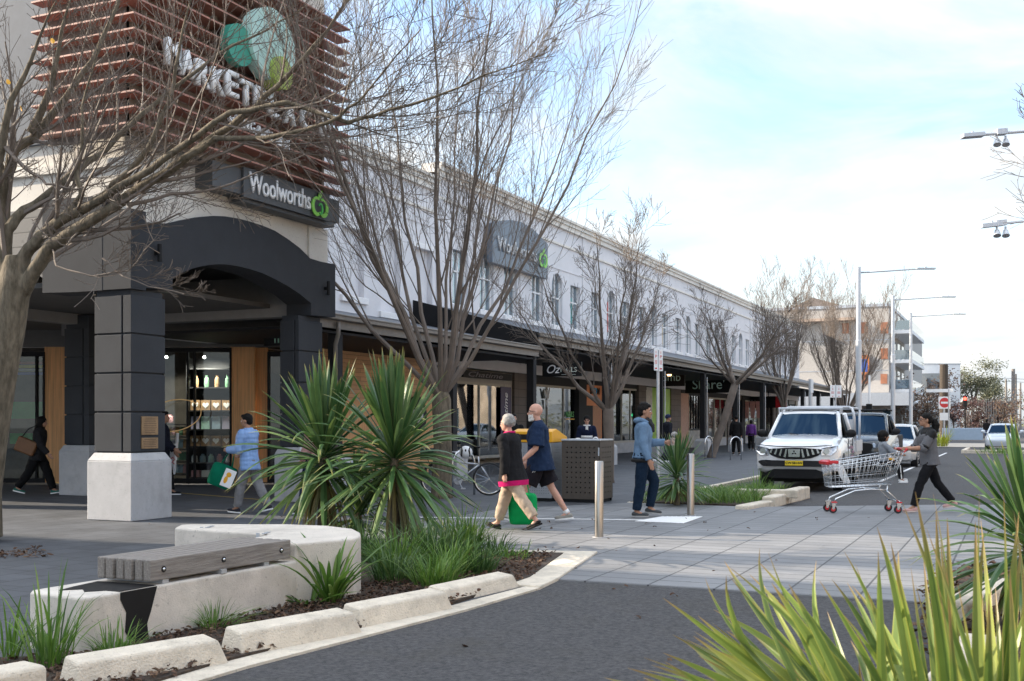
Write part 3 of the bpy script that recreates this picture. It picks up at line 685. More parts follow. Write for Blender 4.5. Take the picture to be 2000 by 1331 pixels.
# second supermarket sign on the wall
mb = MB(); za, zb = ZX(965, 400, WX+.3), ZX(1066, 500, WX+.3); ya, yb = YX(962, WX+.3), YX(1070, WX+.3)
pp = [(ya, 7.0), (yb, 7.0), (yb, 8.35)]+[(yb+(ya-yb)*t, 8.35+.45*math.sin(math.pi*t)) for t in (.15, .3, .5, .7, .85)]+[(ya, 8.35)]
mb.prism([Vector((WX+.08, a, b)) for a, b in pp], (.22, 0, 0)); s2 = signthing('shop_sign', 'arched grey supermarket sign high on the pale facade behind the bare tree', 'sign', mb, mat('signblue', (.13, .16, .2), .4, var=.1))
ytext('Woolworths', ya+.35, yb-1.15, 7.72, WX+.3, .5, mat('dim_letters', (.5, .5, .5), .5), s2, ext=.05, bold=.01)
applelogo(yb-.6, 7.7, .7, WX+.36, s2)

# awning: roof, fascia, gutter, posts
GX = -12.6
def awning(y0, y1, zg, zw, name='awning_roof'):
    a = MB(); a.prism([Vector((GX, y0, zg+.28)), Vector((WX, y0, zw)), Vector((WX, y0, zw-.12)), Vector((GX, y0, zg+.16))], (0, y1-y0, 0)); r = mpart(name, a, M['roofmetal'])
    f = MB(); f.bb(GX-.12, GX-.04, y0, y1, zg, zg+.2); fo = mpart('fascia', f, M['gutter'])
    g = MB(); g.bb(GX-.038, GX+.09, y0, y1, zg+.17, zg+.27); g.bb(GX-.03, GX+.11, y0, y1, zg+.25, zg+.29); mpart('gutter', g, M['gutter'], bevel=.015)
awning(17.8, 29.8, 3.37, 4.5)
awning(29.8, END, 3.78, 5.18)
c_ = MB(); c_.prism([Vector((GX-.05, 29.75, 3.6)), Vector((GX-.05, 29.75, 4.08)), Vector((WX, 29.75, 5.2)), Vector((WX, 29.75, 3.6))], (0, .1, 0)); mpart('gable_end', c_, M['black'])
c_ = MB(); c_.bb(WX, GX-.14, 17.9, 29.7, 3.28, 3.33); c_.bb(WX, GX-.14, 29.9, END, 3.66, 3.7); mpart('ceiling', c_, M['char'])
py = [19.5, 24.7, 29.75, 36.2, 42.6, 49.2, 55.6, 62.0, 68.4, 74.8, 81.2, 87.6, 94]
for y in py:
    c_ = MB(); c_.bb(GX-.36, GX-.14, y-.11, y+.11, .7, 3.3 if y < 29 else 3.7); po = mpart('post', c_, M['char'])
    c_ = MB(); c_.bb(GX-.56, GX+.06, y-.31, y+.31, 0, .62); c_.box((GX-.25, y, .68), (.62, .62, .12), tp=.72); mpart('base', c_, M['concrete_grey'], po, bevel=.01)
    c_ = MB(); c_.cyl((GX-.1, y+.15, .1), (GX-.1, y+.15, 3.5), .022, n=8); mpart('conduit', c_, M['galv'], po) if y > 36 else None
c_ = MB(); c_.tube([(GX+.02, 19.2, 3.5), (GX+.02, 19.2, 3.25), (GX-.08, 19.25, 3.05), (GX-.08, 19.25, .2)], .045, 10); mpart('downpipe', c_, M['gutter'], smooth=True)

# ---- shopfronts
SX = -17.0
def sx(u0, u1, z0, z1, X=SX, th=.12): m_ = MB(); m_.bb(X-th, X, YX(u0, X), YX(u1, X), z0, z1); return m_
# timber hoarding with a big round black sign
KX = -15.5
k0, k1 = YX(575, KX), YX(850, KX)
c_ = MB(); c_.bb(KX-.2, KX, k0, k1, 2.0, 3.27); mpart('timber_wall', c_, M['timberclad_h'])
c_ = MB(); c_.prism([Vector((KX-.2, k0, .15)), Vector((KX-.2, k1-.5, .15)), Vector((KX-.2, k1-.15, .25)), Vector((KX-.2, k1-.03, .45)), Vector((KX-.2, k1, .8)), Vector((KX-.2, k1, 1.998)), Vector((KX-.2, k0, 1.998))], (.23, 0, 0)); mpart('timber_wall', c_, M['timberclad'])
c_ = MB(); c_.bb(SX, KX-.21, k1-.1, k1-.02, 0, 3.27); mpart('wall', c_, M['timberclad'])
pc = PX(812, 812, KX+.04); mb = MB(); mb.cyl((KX+.035, pc.y, pc.z), (KX+.09, pc.y, pc.z), .56, .56, 40)
o = signthing('round_sign', 'round black sign with white brush marks on the timber wall', 'sign', mb, M['black'])
mk = MB()
for i in range(7):
    yy = pc.y-.3+i*.1; mk.tube([Vector((KX+.1, yy+random.uniform(-.04, .04), pc.z-.2)), Vector((KX+.1, yy+random.uniform(-.06, .06), pc.z+.02)), Vector((KX+.1, yy+random.uniform(-.04, .04), pc.z+.22))], [.02, .035, .015], 5)
obj('brush_mark', mk, M['white'], o)
# generic bay element tables: (u0,u1,kind)
beige = mat('beige_frame', (.4, .37, .32), .6, var=.06); brown = tilemat('brown_block', (.13, .105, .09), (.05, .045, .04), .6, .3, .012, 0, .1, plane='YZ', stain=.15)
def window_bay(y0, y1, zt=3.0, z0=.15, fr=beige, mul=1, back=(.1, .09, .08), depth=3.0, posts=.07, gl=None):
    m_ = MB(); m_.bb(SX-.1, SX, y0, y0+posts, z0, zt); m_.bb(SX-.1, SX, y1-posts, y1, z0, zt); m_.bb(SX-.1, SX, y0+posts, y1-posts, zt-.09, zt); m_.bb(SX-.1, SX, y0+posts, y1-posts, z0, z0+.1)
    for j in range(1, mul+1):
        yy = y0+(y1-y0)*j/(mul+1); m_.bb(SX-.08, SX-.01, yy-.025, yy+.025, z0+.1, zt-.09)
    o = mpart('shop_window', m_, fr)
    g = MB(); g.bb(SX-.06, SX-.05, y0+.02, y1-.02, z0+.05, zt-.05); mpart('pane', g, gl or M['glass'], o)
    return o
def lintel(y0, y1, zt, m_, z1=3.68, X=SX+.02): c = MB(); c.bb(X-.3, X, y0, y1, zt, z1); return mpart('wall', c, m_)
Y = lambda u: YX(u, SX)
c_ = MB(); c_.bb(-20.4, -20.3, 26, END, 0, 3.7); mpart('wall', c_, mat('back', (.32, .28, .23), .8, var=.5, vs=1.2))
c_ = MB(); c_.bb(-20.3, SX-.12, 26, END, 3.3, 3.4); mpart('ceiling', c_, mat('shopceil', (.3, .28, .26), .8))
c_ = MB(); c_.bb(-20.3, SX+.0, 26, END, .002, .02); mpart('floor', c_, mat('shopfloor', (.2, .17, .14), .4))
window_bay(k1, Y(985), 2.85, .2, beige, 3)
lintel(k1-.1, Y(1004), 2.85, mat('beigewall', (.33, .31, .28), .7, var=.05), 3.25)
c_ = sx(985, 1004, 0, 2.85, SX+.01); mpart('wall', c_, beige)
c_ = sx(1005, 1036, 0, 3.7, SX+.12, .4); mpart('column', c_, brown)
window_bay(Y(1036), Y(1131), 2.95, .2, beige, 2)
lintel(Y(1036), Y(1131), 2.95, M['char'])
c_ = sx(1131, 1146, 0, 3.7, SX+.15, .4); mpart('column', c_, M['char'])
c_ = sx(1146, 1180, 2.2, 3.1, SX+.02); mpart('wall', c_, M['orange'])
c_ = sx(1158, 1174, 0, 2.2, SX+.02); mpart('door', c_, mat('door_orange', (.35, .13, .04), .5))
c_ = sx(1146, 1158, 0, 2.2, SX+.02); mpart('wall', c_, M['char']); c_ = sx(1174, 1180, 0, 2.2, SX+.02); mpart('wall', c_, M['orange'])
lintel(Y(1131), Y(1262), 3.1, M['char'])
window_bay(Y(1180), Y(1248), 3.1, .5, beige, 3)
c_ = sx(1180, 1248, 0, .5, SX+.0); mpart('wall', c_, M['concrete_grey'])
c_ = sx(1248, 1262, 0, 3.7, SX+.12, .4); mpart('column', c_, brown)
lintel(Y(1262), Y(1320), 3.25, M['char'])
c_ = sx(1262, 1274, 0, 3.25); mpart('wall', c_, mat('offwhite', (.5, .48, .44), .7))
c_ = sx(1274, 1311, 0, 3.25); mpart('shop_window', c_, M['screen_green'])
c_ = sx(1311, 1330, 0, 3.7, SX+.05); mpart('column', c_, brown)
c_ = sx(1330, 1345, 0, 3.1); mpart('wall', c_, mat('salmon', (.45, .27, .2), .7)); lintel(Y(1330), Y(1345), 3.1, M['char'])
window_bay(Y(1345), Y(1376), 3.1, 1.0, M['black'], 5); lintel(Y(1345), Y(1376), 3.1, M['char']); c_ = sx(1345, 1376, 0, 1.0); mpart('wall', c_, mat('cafepanel', (.35, .33, .3), .6, var=.5, vs=3))
c_ = sx(1376, 1384, 0, 3.7, SX+.1); mpart('column', c_, brown)
yy = Y(1384); i = 0
while yy < END-4:
    wdt = (4.6, 3.2, 5.0, 3.8)[i % 4]; window_bay(yy, yy+wdt, 3.0, .1 if i % 2 else .45, (beige, M['black'])[i % 2], 2)
    if not i % 2: c_ = MB(); c_.bb(SX-.1, SX, yy, yy+wdt, 0, .45); mpart('wall', c_, M['concrete_grey'])
    lintel(yy, yy+wdt, 3.0, (M['char'], M['gutter'])[i % 2]); c_ = MB(); c_.bb(SX-.3, SX+.1, yy+wdt, yy+wdt+.9, 0, 3.7); mpart('column', c_, (brown, M['char'], beige)[i % 3]); yy += wdt+.9; i += 1
# display goods seen through the windows
rs = random.Random(17); pal = [mat('goods_%d' % i, c_, .6, var=.3, vs=14) for i, c_ in enumerate([(.6, .5, .4), (.5, .12, .1), (.12, .3, .45), (.65, .6, .55), (.15, .4, .2), (.6, .35, .08), (.45, .2, .35)])]
for i, (yy, where) in enumerate(((30.6, 'behind the left half of the tea shop window'), (33.2, 'behind the right half of the tea shop window'), (38.0, 'on the left inside the nail salon'), (40.4, 'on the right inside the nail salon'), (50.5, 'in the window past the orange doorway'), (56.5, 'in the cafe window with black bars'), (64, 'in the first far shop window past the cafe'), (72, 'in the second far shop window past the cafe'), (81, 'in the last shop window before the corner'))):
    t = thing('shop_display', 'pale display unit with coloured stock %s' % where, 'display', (-18.6, yy, 0)); mb = MB()
    mb.bb(-.25, -.22, -1, 1, 0, 2.3)
    for z in (.1, .6, 1.1, 1.6, 2.1): mb.bb(-.22, .22, -1, 1, z, z+.04)
    obj('shelving', mb, pal[3], t)
    for z in (.14, .64, 1.14, 1.64):
        for k in range(3):
            mb = MB(); y_ = -.95+k*.64
            while y_ < -.95+(k+1)*.6: w_ = rs.uniform(.06, .16); mb.bb(-.1, rs.uniform(.05, .18), y_, y_+w_, z, z+rs.uniform(.15, .36)); y_ += w_+.015
            obj('stock', mb, rs.choice(pal), t)
for i, (yy, where) in enumerate(((31.8, 'in the tea shop'), (39.2, 'in the nail salon'), (51, 'in the shop past the orange door'), (66, 'in the first far shop'), (78, 'in the second far shop'))):
    mb = MB(); mb.bb(-.6, .6, -.3, .3, -.03, .0); one('ceiling_light', mb, emis('panel_light%d' % i, (1, .93, .8), 3), 'bright rectangular ceiling light %s' % where, 'light', loc=(-18.4, yy, 3.28))
# signs along the arcade
o = one('fascia_sign', sx(905, 1000, 2.98, 3.22, SX+.2, .08), M['black'], 'black fascia sign with faint script above the tea shop window', 'sign')
ytext('Chatime', YX(915, SX+.2), YX(982, SX+.2), 3.1, SX+.2, .17, mat('faint', (.2, .18, .2), .5), o, ext=.01, shear=.3)
pc = PX(945, 755, SX+.05); mneon = mat('neon_pink', (.5, .28, .38), .4, var=.05); mgr = mat('neon_green', (.1, .5, .18), .4)
o = thing('neon_sign', 'pink script and green leaf neon sign inside the tea shop window', 'sign', pc); t_ = ytext('Chatime', pc.y-1.1, pc.y+.95, pc.z, SX-.2, .58, mneon, o, ext=.04, shear=.25, bold=.012); t_.data.transform(Matrix.Translation(-pc))
mb = MB()
for i in range(7):
    a = i*.9; mb.tube([Vector((-.2, -1.5+.25*math.cos(a)*t, .1+.3*math.sin(a)*t)) for t in (0, .5, 1)], [.03, .06, .02], 6)
mb.tube([(-.2, -1.5, .1), (-.2, -1.5, -.5), (-.2, -1.3, -.5)], .035, 6); obj('leaf_shape', mb, mgr, o)
y0, y1 = YX(978, SX+.04), YX(998, SX+.04)
mb = MB(); mb.bb(SX+.02, SX+.05, y0, y1, .9, 2.75); o = one('banner_sign', mb, mat('purple', (.035, .02, .075), .5), 'tall narrow dark purple banner with white upright script beside the tea shop door', 'sign')
text('lettering', 'Chatime', .42, M['white'], face((SX+.052, (y0+y1)/2, 1.8), (0, 0, 1), (0, -1, 0)), o, ext=.004, shear=.3)
hsign('hanging_sign', 'black hanging sign reading Oz NAILS in thin silver letters', 1098, 722, 33.2, 1.25, .42, '', M['black'], M['white'])
o = bpy.data.objects['hanging_sign.001']; mln = mat('signsilver', (.62, .68, .62), .4)
text('lettering', 'Oz', .36, M['white'], face((-.3, -.045, 0), (1, 0, 0)), o, ext=.005, shear=.35); text('lettering', 'NAILS', .2, mln, face((.22, -.045, -.02), (1, 0, 0)), o, ext=.005)
mb = MB(); mb.bb(0, .45, -.05, -.043, -.16, -.15); obj('underline', mb, mln, o)
# window graphics
pc = PX(1113, 812, SX+.03); mb = MB(); mb.bb(0, .02, -.5, .5, -.17, -.13); o = one('window_sign', mb, M['yellow'], 'green NAILS lettering on the salon window', 'sign', loc=pc); text('lettering', 'NAILS', .33, M['green_dark'], face((.01, 0, .04), (0, 1, 0)), o, ext=.01)
pc = PX(1068, 772, SX+.03); o = thing('window_emblem', 'large white flower emblem on the salon window', 'sign', pc); mb = MB()
mb.tube([(0, -.28, .25), (0, -.1, -.1), (0, 0, .2), (0, .1, -.1), (0, .3, .3)], [.03, .05, .03, .05, .02], 6); mb.tube([(0, -.05, -.2), (0, .02, -.45), (0, .1, -.55)], [.05, .03, .01], 6); obj('petal', mb, M['white'], o)
pc = PX(1163, 765, SX+.04); o = thing('shop_lettering', 'black letters UTON with a blue O on the orange shopfront', 'sign', pc)
text('lettering', 'UT', .42, M['black'], face((0, -.42, 0), (0, 1, 0)), o, ext=.02); text('lettering', 'O', .42, mat('blue', (.03, .35, .7), .4), face((0, .0, 0), (0, 1, 0)), o, ext=.02); text('lettering', 'N', .42, M['black'], face((0, .36, 0), (0, 1, 0)), o, ext=.02)
hsign('hanging_sign', 'black hanging sign reading timb under a small lit lantern', 1311, 738, 52, 1.3, .8, 'timb', M['black'], mat('mint2', (.55, .8, .75), .4), .52)
hsign('hanging_sign', 'wide black hanging sign reading Share beyond the timb sign', 1384, 752, 58.5, 2.5, .85, "Share'", M['black'], mat('mint3', (.6, .8, .78), .4), .72)
hsign('hanging_sign', 'dark bank sign ending in a red square', 1470, 786, 78, 3.2, .8, 'of Banking', M['black'], mat('dimwhite', (.3, .3, .3), .5), .45, dx=-.3)
o = bpy.data.objects['hanging_sign.004']; mb = MB(); mb.bb(1.6, 2.35, -.045, .045, -.4, .4); obj('red_panel', mb, M['red'], o)
pc = PX(1475, 800, SX+.2); o = thing('window_emblem', 'pale pink W shaped poster on the bank wall', 'sign', P(1470, 800, 76)); mb = MB()
for i, x in enumerate((-.42, 0, .42)): mb.prism([Vector((x-.22, 0, .55)), Vector((x+.18, 0, .55)), Vector((x+.12, 0, -.6)), Vector((x-.12, 0, -.6))], (0, .04, 0))
obj('bar', mb, mat('pink', (.6, .3, .26), .6), o)
# lantern
c0 = P(1307, 727, 51); mb = MB(); mb.lathe((0, 0, -.18), [(.09, 0), (.16, .28), (.17, .3)], 6); o = one('lantern', mb, emis('lantern_glow', (1, .62, .28), 2.2), 'small glowing amber lantern above the timb sign', 'lantern', loc=c0)
mb = MB(); mb.lathe((0, 0, .12), [(.2, 0), (.04, .14), (.01, .2)], 6); obj('cap', mb, M['black'], o)
# small lit ceiling spots in porch shop are lamps
for (u, v) in ((325, 698), (399, 698)):
    mb = MB(); mb.ell((0, 0, 0), .035); one('spot_light', mb, emis('spot', (1, .95, .85), 8), 'tiny white ceiling spot inside the porch shop window, the %s one' % ('left' if u == 325 else 'right'), 'light', loc=P(u, v, 27))
    ld = bpy.data.lights.new('shop_spot', 'SPOT'); ld.energy = 120; ld.spot_size = R(120); ld.shadow_soft_size = .1; ld.color = (1, .88, .72); lo_ = bpy.data.objects.new('shop_spot', ld); COL.objects.link(lo_); lo_.location = P(u, v+2, 26.35); lo_.rotation_euler = (R(25), 0, YAW)

# ================= off-frame neighbour (bounce) and added block (shade) =================
nb = thing('office_building', 'beige three storey building out of view on the far side of the street', 'building', (17, 0, 0))
mb = MB(); mb.bb(0, 14, -30, 110, 0, 9); obj('wall', mb, mat('opposite', (.5, .41, .32), .8, var=.45, vs=.35), nb)
for i in range(52):
    mb = MB(); z_ = 5 if i % 2 else .6; mb.bb(-.05, -.002, -28+i//2*5, -25.2+i//2*5, z_, z_+2.3); f = obj('window', mb, M['glass_win'], nb)
nb2 = thing('shade_block', 'plain tall added shade block out of view to the left of the plaza', 'building', (-30, -12, 0))  # unseen block, added to keep the bench and foreground in shade
mb = MB(); mb.bb(-14, 6, -18, 16.5, 0, 11.7); obj('wall', mb, M['wallgrey'], nb2); mb = MB(); mb.bb(-14.2, 6.2, -18.2, 16.7, 11.7, 12); obj('roof', mb, M['cornice'], nb2)
# ================= STREET OBJECTS =================
# kerb blocks
kb = [((150, 1352), (452, 1296), .165), ((472, 1284), (712, 1236), .165), ((707, 1228), (889, 1189), .155), ((873, 1180), (1018, 1146), .13)]
KL = ['long pale concrete kerb block nearest the camera beside the asphalt', 'pale concrete kerb block with grey scuff marks, just past the nearest whole one', 'pale concrete kerb block beside the strappy green plant and bench end', 'last pale concrete kerb block before the kerb drops to the crossing']
for (a, b, hh), lab in zip(kb, KL):
    A = G(*a); B = G(*b); d_ = (B-A); ln = d_.length; d_.normalize(); a_ = math.atan2(d_.y, d_.x); w_ = .24
    mb = MB()
    mb.add([(0, 0, -.02), (ln, 0, -.02), (ln, w_, -.02), (0, w_, -.02), (.03, .04, hh-.02), (ln-.06, .04, hh-.02), (ln-.06, w_-.03, hh), (.03, w_-.03, hh)],
           [(3, 2, 1, 0), (4, 5, 6, 7), (0, 1, 5, 4), (1, 2, 6, 5), (2, 3, 7, 6), (3, 0, 4, 7)])
    o = one('kerb_block', mb, M['kerb'], lab, 'kerb block', 'concrete kerb blocks along the asphalt edge', loc=A, rz=a_, bevel=.02, seg=3)
A = G(20, 1390); mb = MB(); mb.box((-.5, .12, .1), (1.1, .22, .22)); one('kerb_block', mb, M['kerb'], 'pale kerb block cut off by the bottom left corner', 'kerb block', 'concrete kerb blocks along the asphalt edge', loc=A+Vector((.08, .12, 0)), rz=R(78), bevel=.035, seg=4)
# second group beyond the crossing
for (a, b, hh, lab) in (((1462, 996), (1512, 986), .07, 'low pale kerb block at the start of the far kerb'), ((1514, 985), (1545, 976), .13, 'middle pale kerb block of the far kerb'), ((1546, 976), (1583, 967), .17, 'tallest pale kerb block by the front of the white pickup')):
    A = G(*a); B = G(*b); d_ = (B-A); ln = d_.length; a_ = math.atan2(d_.y, d_.x); mb = MB(); mb.bb(0, ln-.03, 0, .24, -.08, hh)
    one('kerb_block', mb, M['kerb'], lab, 'kerb block', 'kerb blocks before the parked cars', loc=A, rz=a_, bevel=.03, seg=3)
mb = MB(); q = G(1420, 962); mb.bb(0, 1.2, 0, .25, -.05, .1); one('kerb_edge', mb, M['kerb'], 'stained pale concrete edge behind the grass by the pickup', 'kerb', loc=G(1430, 966, .1), rz=R(5), bevel=.02)

# bench
bench = thing('concrete_bench', 'low L shaped concrete bench with six weathered timber beams on it', 'bench', G(288, 1248))
bi = Matrix.Translation(-G(288, 1248))
def GH(u, v, z): d = (EYE-z)*F/(v-HZ); p = P(u, v, d); return Vector((p.x, p.y, z))
top = [(182, 1166), (160, 1168), (78, 1157), (75, 1150), (120, 1132), (240, 1112), (600, 1064), (600, 1084)]
zt = .36
base = [GH(u, v, zt) for u, v in top]
f0 = GH(182, 1166, zt); f1 = G(575, 1186); f1.z = zt
pl = [f0+Vector((.06, -.02, 0))*0, Vector((f0.x-.05, f0.y-.06, zt)), Vector((f0.x-.52, f0.y-.02, zt)), Vector((f0.x-.58, f0.y+.05, zt)), Vector((f0.x-.5, 7.35, zt)), Vector((f1.x, 7.35, zt)), Vector((f1.x, f1.y, zt)), Vector((f0.x, f0.y+.02, zt))]
mb = MB(); mb.prism([Vector((p.x, p.y, zt)) for p in pl], (0, 0, -zt-.02)); mb.tf(bi); obj('plinth', mb, M['concrete'], bench, bevel=.018, seg=3)
# black painted patch on plinth
mb = MB(); fx = f0.x
def fxy(y): t = (y-f0.y)/(f1.y-f0.y); return f0.x+(f1.x-f0.x)*t
ys0, ys1 = f0.y+.22, f0.y+.47
pts = [(ys0+.10, -.01), (ys1+.0, -.01), (ys1-.02, .12), (ys1+.015, .2), (ys1+.05, .3), (ys1+.07, .357), (ys0, .357), (ys0+.0, .31), (ys0+.05, .22), (ys0+.04, .1)]
mb.prism([Vector((fxy(y)+.0005, y, z)) for y, z in pts], (.003, 0, 0))
mb.prism([Vector((fxy(y)-x, y, zt+.0005)) for x, y in ((.01, ys0), (.12, ys0+.0), (.2, ys0-.1), (.3, ys0-.02), (.4, ys0-.12), (.45, ys0+.05), (.5, ys0+.3), (.01, ys1+.07))], (0, 0, .003))
mb.tf(bi); obj('paint_patch', mb, M['black'], bench)
# end block (higher, rounded)
ebz = .5
ob = [(341, 1031), (352, 1025), (372, 1024), (560, 1024), (640, 1027), (690, 1033), (704, 1040), (705, 1047), (690, 1052)]
pe = [GH(u, v, ebz) for u, v in ob]; fr = GH(582, 1060, ebz)
pe = pe+[Vector((f1.x, f1.y+.02, ebz)), Vector((f1.x-.55, f1.y+.1, ebz)), Vector((f1.x-.62, pe[0].y-.12, ebz))]
mb = MB(); mb.prism(pe, (0, 0, -ebz-.02)); mb.tf(bi); obj('end_block', mb, M['concrete'], bench, bevel=.02, seg=3)
mb = MB()
for (u, v) in ((410, 1030), (520, 1042)): q = GH(u, v, ebz); mb.box((q.x, q.y, ebz+.004), (.03, .16, .006), rz=R(20)); mb.box((q.x-.02, q.y-.09, ebz-.03), (.03, .006, .08), rz=R(20))
mb.tf(bi); obj('anti_skate_stud', mb, M['galv'], bench)
# timber beams
y0, y1 = f0.y+.5, f1.y-.02
for i in range(6):
    x = fxy(y0)-.05-i*.083; sl = (f1.x-f0.x)/(f1.y-f0.y)
    mb = MB(); mb.box((0, 0, 0), (.067, y1-y0-.02*(i % 2), .145)); b_ = obj('timber_beam', mb, M['timber_old'], bench, bevel=.008)
    b_.location = Vector((x+sl*(y1-y0)/2, (y0+y1)/2, zt+.1)) - G(288, 1248); b_.rotation_euler = (0, 0, -math.atan(sl))
    if i == 0:
        for t in (-.42, -.02, .42):
            c = MB(); c.cyl((.034, t*(y1-y0), .0), (.0385, t*(y1-y0), .0), .021, n=16); h = obj('bolt_hole', c, M['black'], b_); c = MB(); c.ell((.038, t*(y1-y0), 0), (.008, .012, .012)); obj('bolt', c, M['chrome'], b_, smooth=True)
mb = MB(); mb.box((-.25, .15, .377), (.5, .06, .03)); mb.box((-.2, .7, .377), (.5, .06, .03)); mb.box((-.2, 1.2, .377), (.5, .06, .03))
mb.tf(Matrix.Translation((fxy(y0)-.02, y0, 0))); mb.tf(bi); obj('spacer', mb, M['galv'], bench)

# bollards
for (u, v, lab) in ((1170, 1050, 'brushed steel bollard standing in front of the brown perforated box'), (1349, 1007, 'brushed steel bollard in front of the far spiky plant')):
    mb = MB(); mb.lathe((0, 0, 0), [(.056, 0), (.056, .955), (.05, .965)], 28); o = one('bollard', mb, M['steel'], lab, 'bollard', 'steel bollards at the crossing', loc=G(u, v), smooth=True, auto=40)
    mb = MB(); mb.lathe((0, 0, 0), [(.085, 0), (.085, .006)], 24); obj('base_ring', mb, M['concrete_grey'], o)
# bins
def perfbox(name, label, cat, loc, w_, d_, h_, m_, sx_, sz_, r, diamond, zfoot=.06):
    t = thing(name, label, cat, loc)
    # panels with real holes on the two visible sides
    def panel(L_, nm, M_):
        mb = MB(); n = int((L_-.1)/sx_); nz_ = int((h_-.12)/sz_); ox = (L_-(n-1)*sx_)/2; oz = (h_-(nz_-1)*sz_)/2
        xs = sorted([0, L_]+[ox+i*sx_+e for i in range(n) for e in (-r, r)]); zs = sorted([0, h_]+[oz+i*sz_+e for i in range(nz_) for e in (-r, r)])
        V_ = {}
        def vv(x, z):
            k_ = (round(x, 4), round(z, 4))
            if k_ not in V_: V_[k_] = len(mb.v); mb.v.append((x, 0, z))
            return V_[k_]
        for i in range(len(xs)-1):
            for j in range(len(zs)-1):
                hole = i % 2 == 1 and j % 2 == 1
                if hole:
                    cx_, cz_ = (xs[i]+xs[i+1])/2, (zs[j]+zs[j+1])/2
                    q = [vv(xs[i], zs[j]), vv(xs[i+1], zs[j]), vv(xs[i+1], zs[j+1]), vv(xs[i], zs[j+1])]
                    kx = len(mb.v); 
                    dm = [(cx_, cz_-r), (cx_+r, cz_), (cx_, cz_+r), (cx_-r, cz_)] if diamond else [(cx_, cz_-r*.95), (cx_+r*.95, cz_), (cx_, cz_+r*.95), (cx_-r*.95, cz_)]
                    for x, z in dm: mb.v.append((x, 0, z))
                    for e in range(4):
                        mb.f.append((q[e], kx+e, kx+(e+3) % 4)); mb.m.append(0)
                else:
                    mb.f.append((vv(xs[i], zs[j]), vv(xs[i+1], zs[j]), vv(xs[i+1], zs[j+1]), vv(xs[i], zs[j+1]))); mb.m.append(0)
        mb.tf(M_); o = obj(nm, mb, m_, t); s = o.modifiers.new('s', 'SOLIDIFY'); s.thickness = .006; return o
    panel(w_, 'perforated_panel', Matrix.Translation((-w_, 0, zfoot)))
    panel(d_, 'perforated_panel', Matrix.Translation((0, 0, zfoot)) @ RZ(R(90), 4, 'Z'))
    mb = MB(); mb.bb(-w_, 0, d_-.01, d_, zfoot, h_+zfoot); mb.bb(-w_, -w_+.01, .01, d_-.01, zfoot, h_+zfoot); obj('panel', mb, m_, t)
    mb = MB()
    for x, y in ((-w_+.02, .03), (-.03, .03), (-.03, d_-.03), (-w_+.03, d_-.03)): mb.box((x, y, (h_+zfoot)/2), (.04, .04, h_+zfoot-.01))
    obj('frame', mb, M['black'], t)
    mb = MB(); mb.bb(-w_+.1, -.1, .1, d_-.1, .05, h_*.85); obj('inner_bin', mb, M['black'], t)
    mb = MB(); mb.bb(-w_+.03, -.03, .03, d_-.03, 0, zfoot); obj('plinth', mb, M['black'], t)
    return t
brown_b = mat('brown_metal', (.075, .06, .048), .5, metal=.2, var=.12)
c0 = G(1171.5, 983)
bx = perfbox('service_box', 'brown metal box with diamond holes on the footpath behind the bollard', 'bin', c0, .74, .7, 1.06, brown_b, .088, .091, .017, True)
mb = MB(); mb.bb(-.75, .01, -.01, .71, 1.121, 1.15); obj('lid', mb, M['galv'], bx, bevel=.005)
mb = MB(); mb.bb(-.03, -.005, -.012, -.006, .85, 1.0); obj('latch', mb, M['galv'], bx)
greyb = mat('grey_metal', (.3, .31, .33), .45, metal=.3, var=.06)
c1 = G(1078, 980)
gb = perfbox('litter_bin', 'grey perforated bin with a bright yellow hood behind the couple', 'bin', c1, .78, .72, 1.02, greyb, .045, .047, .009, False)
hood = MB(); hz0 = 1.085
sh_ = [(-.79, hz0), (.0, hz0), (.0, hz0+.12), (-.1, hz0+.26), (-.69, hz0+.26), (-.79, hz0+.12)]
pr = [(-.01, hz0), (-.01, hz0+.22), (.3, hz0+.26), (.74, hz0+.13), (.74, hz0)]
hood.add([(-.79, -.02, hz0), (.01, -.02, hz0), (.01, -.02, hz0+.2), (-.79, -.02, hz0+.2), (-.79, .74, hz0), (.01, .74, hz0), (.01, .74, hz0+.1), (-.79, .74, hz0+.1), (.01, .2, hz0+.25), (-.79, .2, hz0+.25)],
         [(0, 1, 2, 3), (1, 5, 6, 8, 2), (4, 7, 6, 5), (0, 3, 9, 7, 4), (3, 2, 8, 9), (9, 8, 6, 7), (0, 4, 5, 1)])
obj('hood', hood, M['yellow'], gb, bevel=.012)
mb = MB(); mb.prism([Vector((x, -.026, z)) for x, z in ((-.68, hz0+.05), (-.1, hz0+.05), (-.13, hz0+.15), (-.65, hz0+.15))], (0, .02, 0)); obj('slot', mb, M['black'], gb)

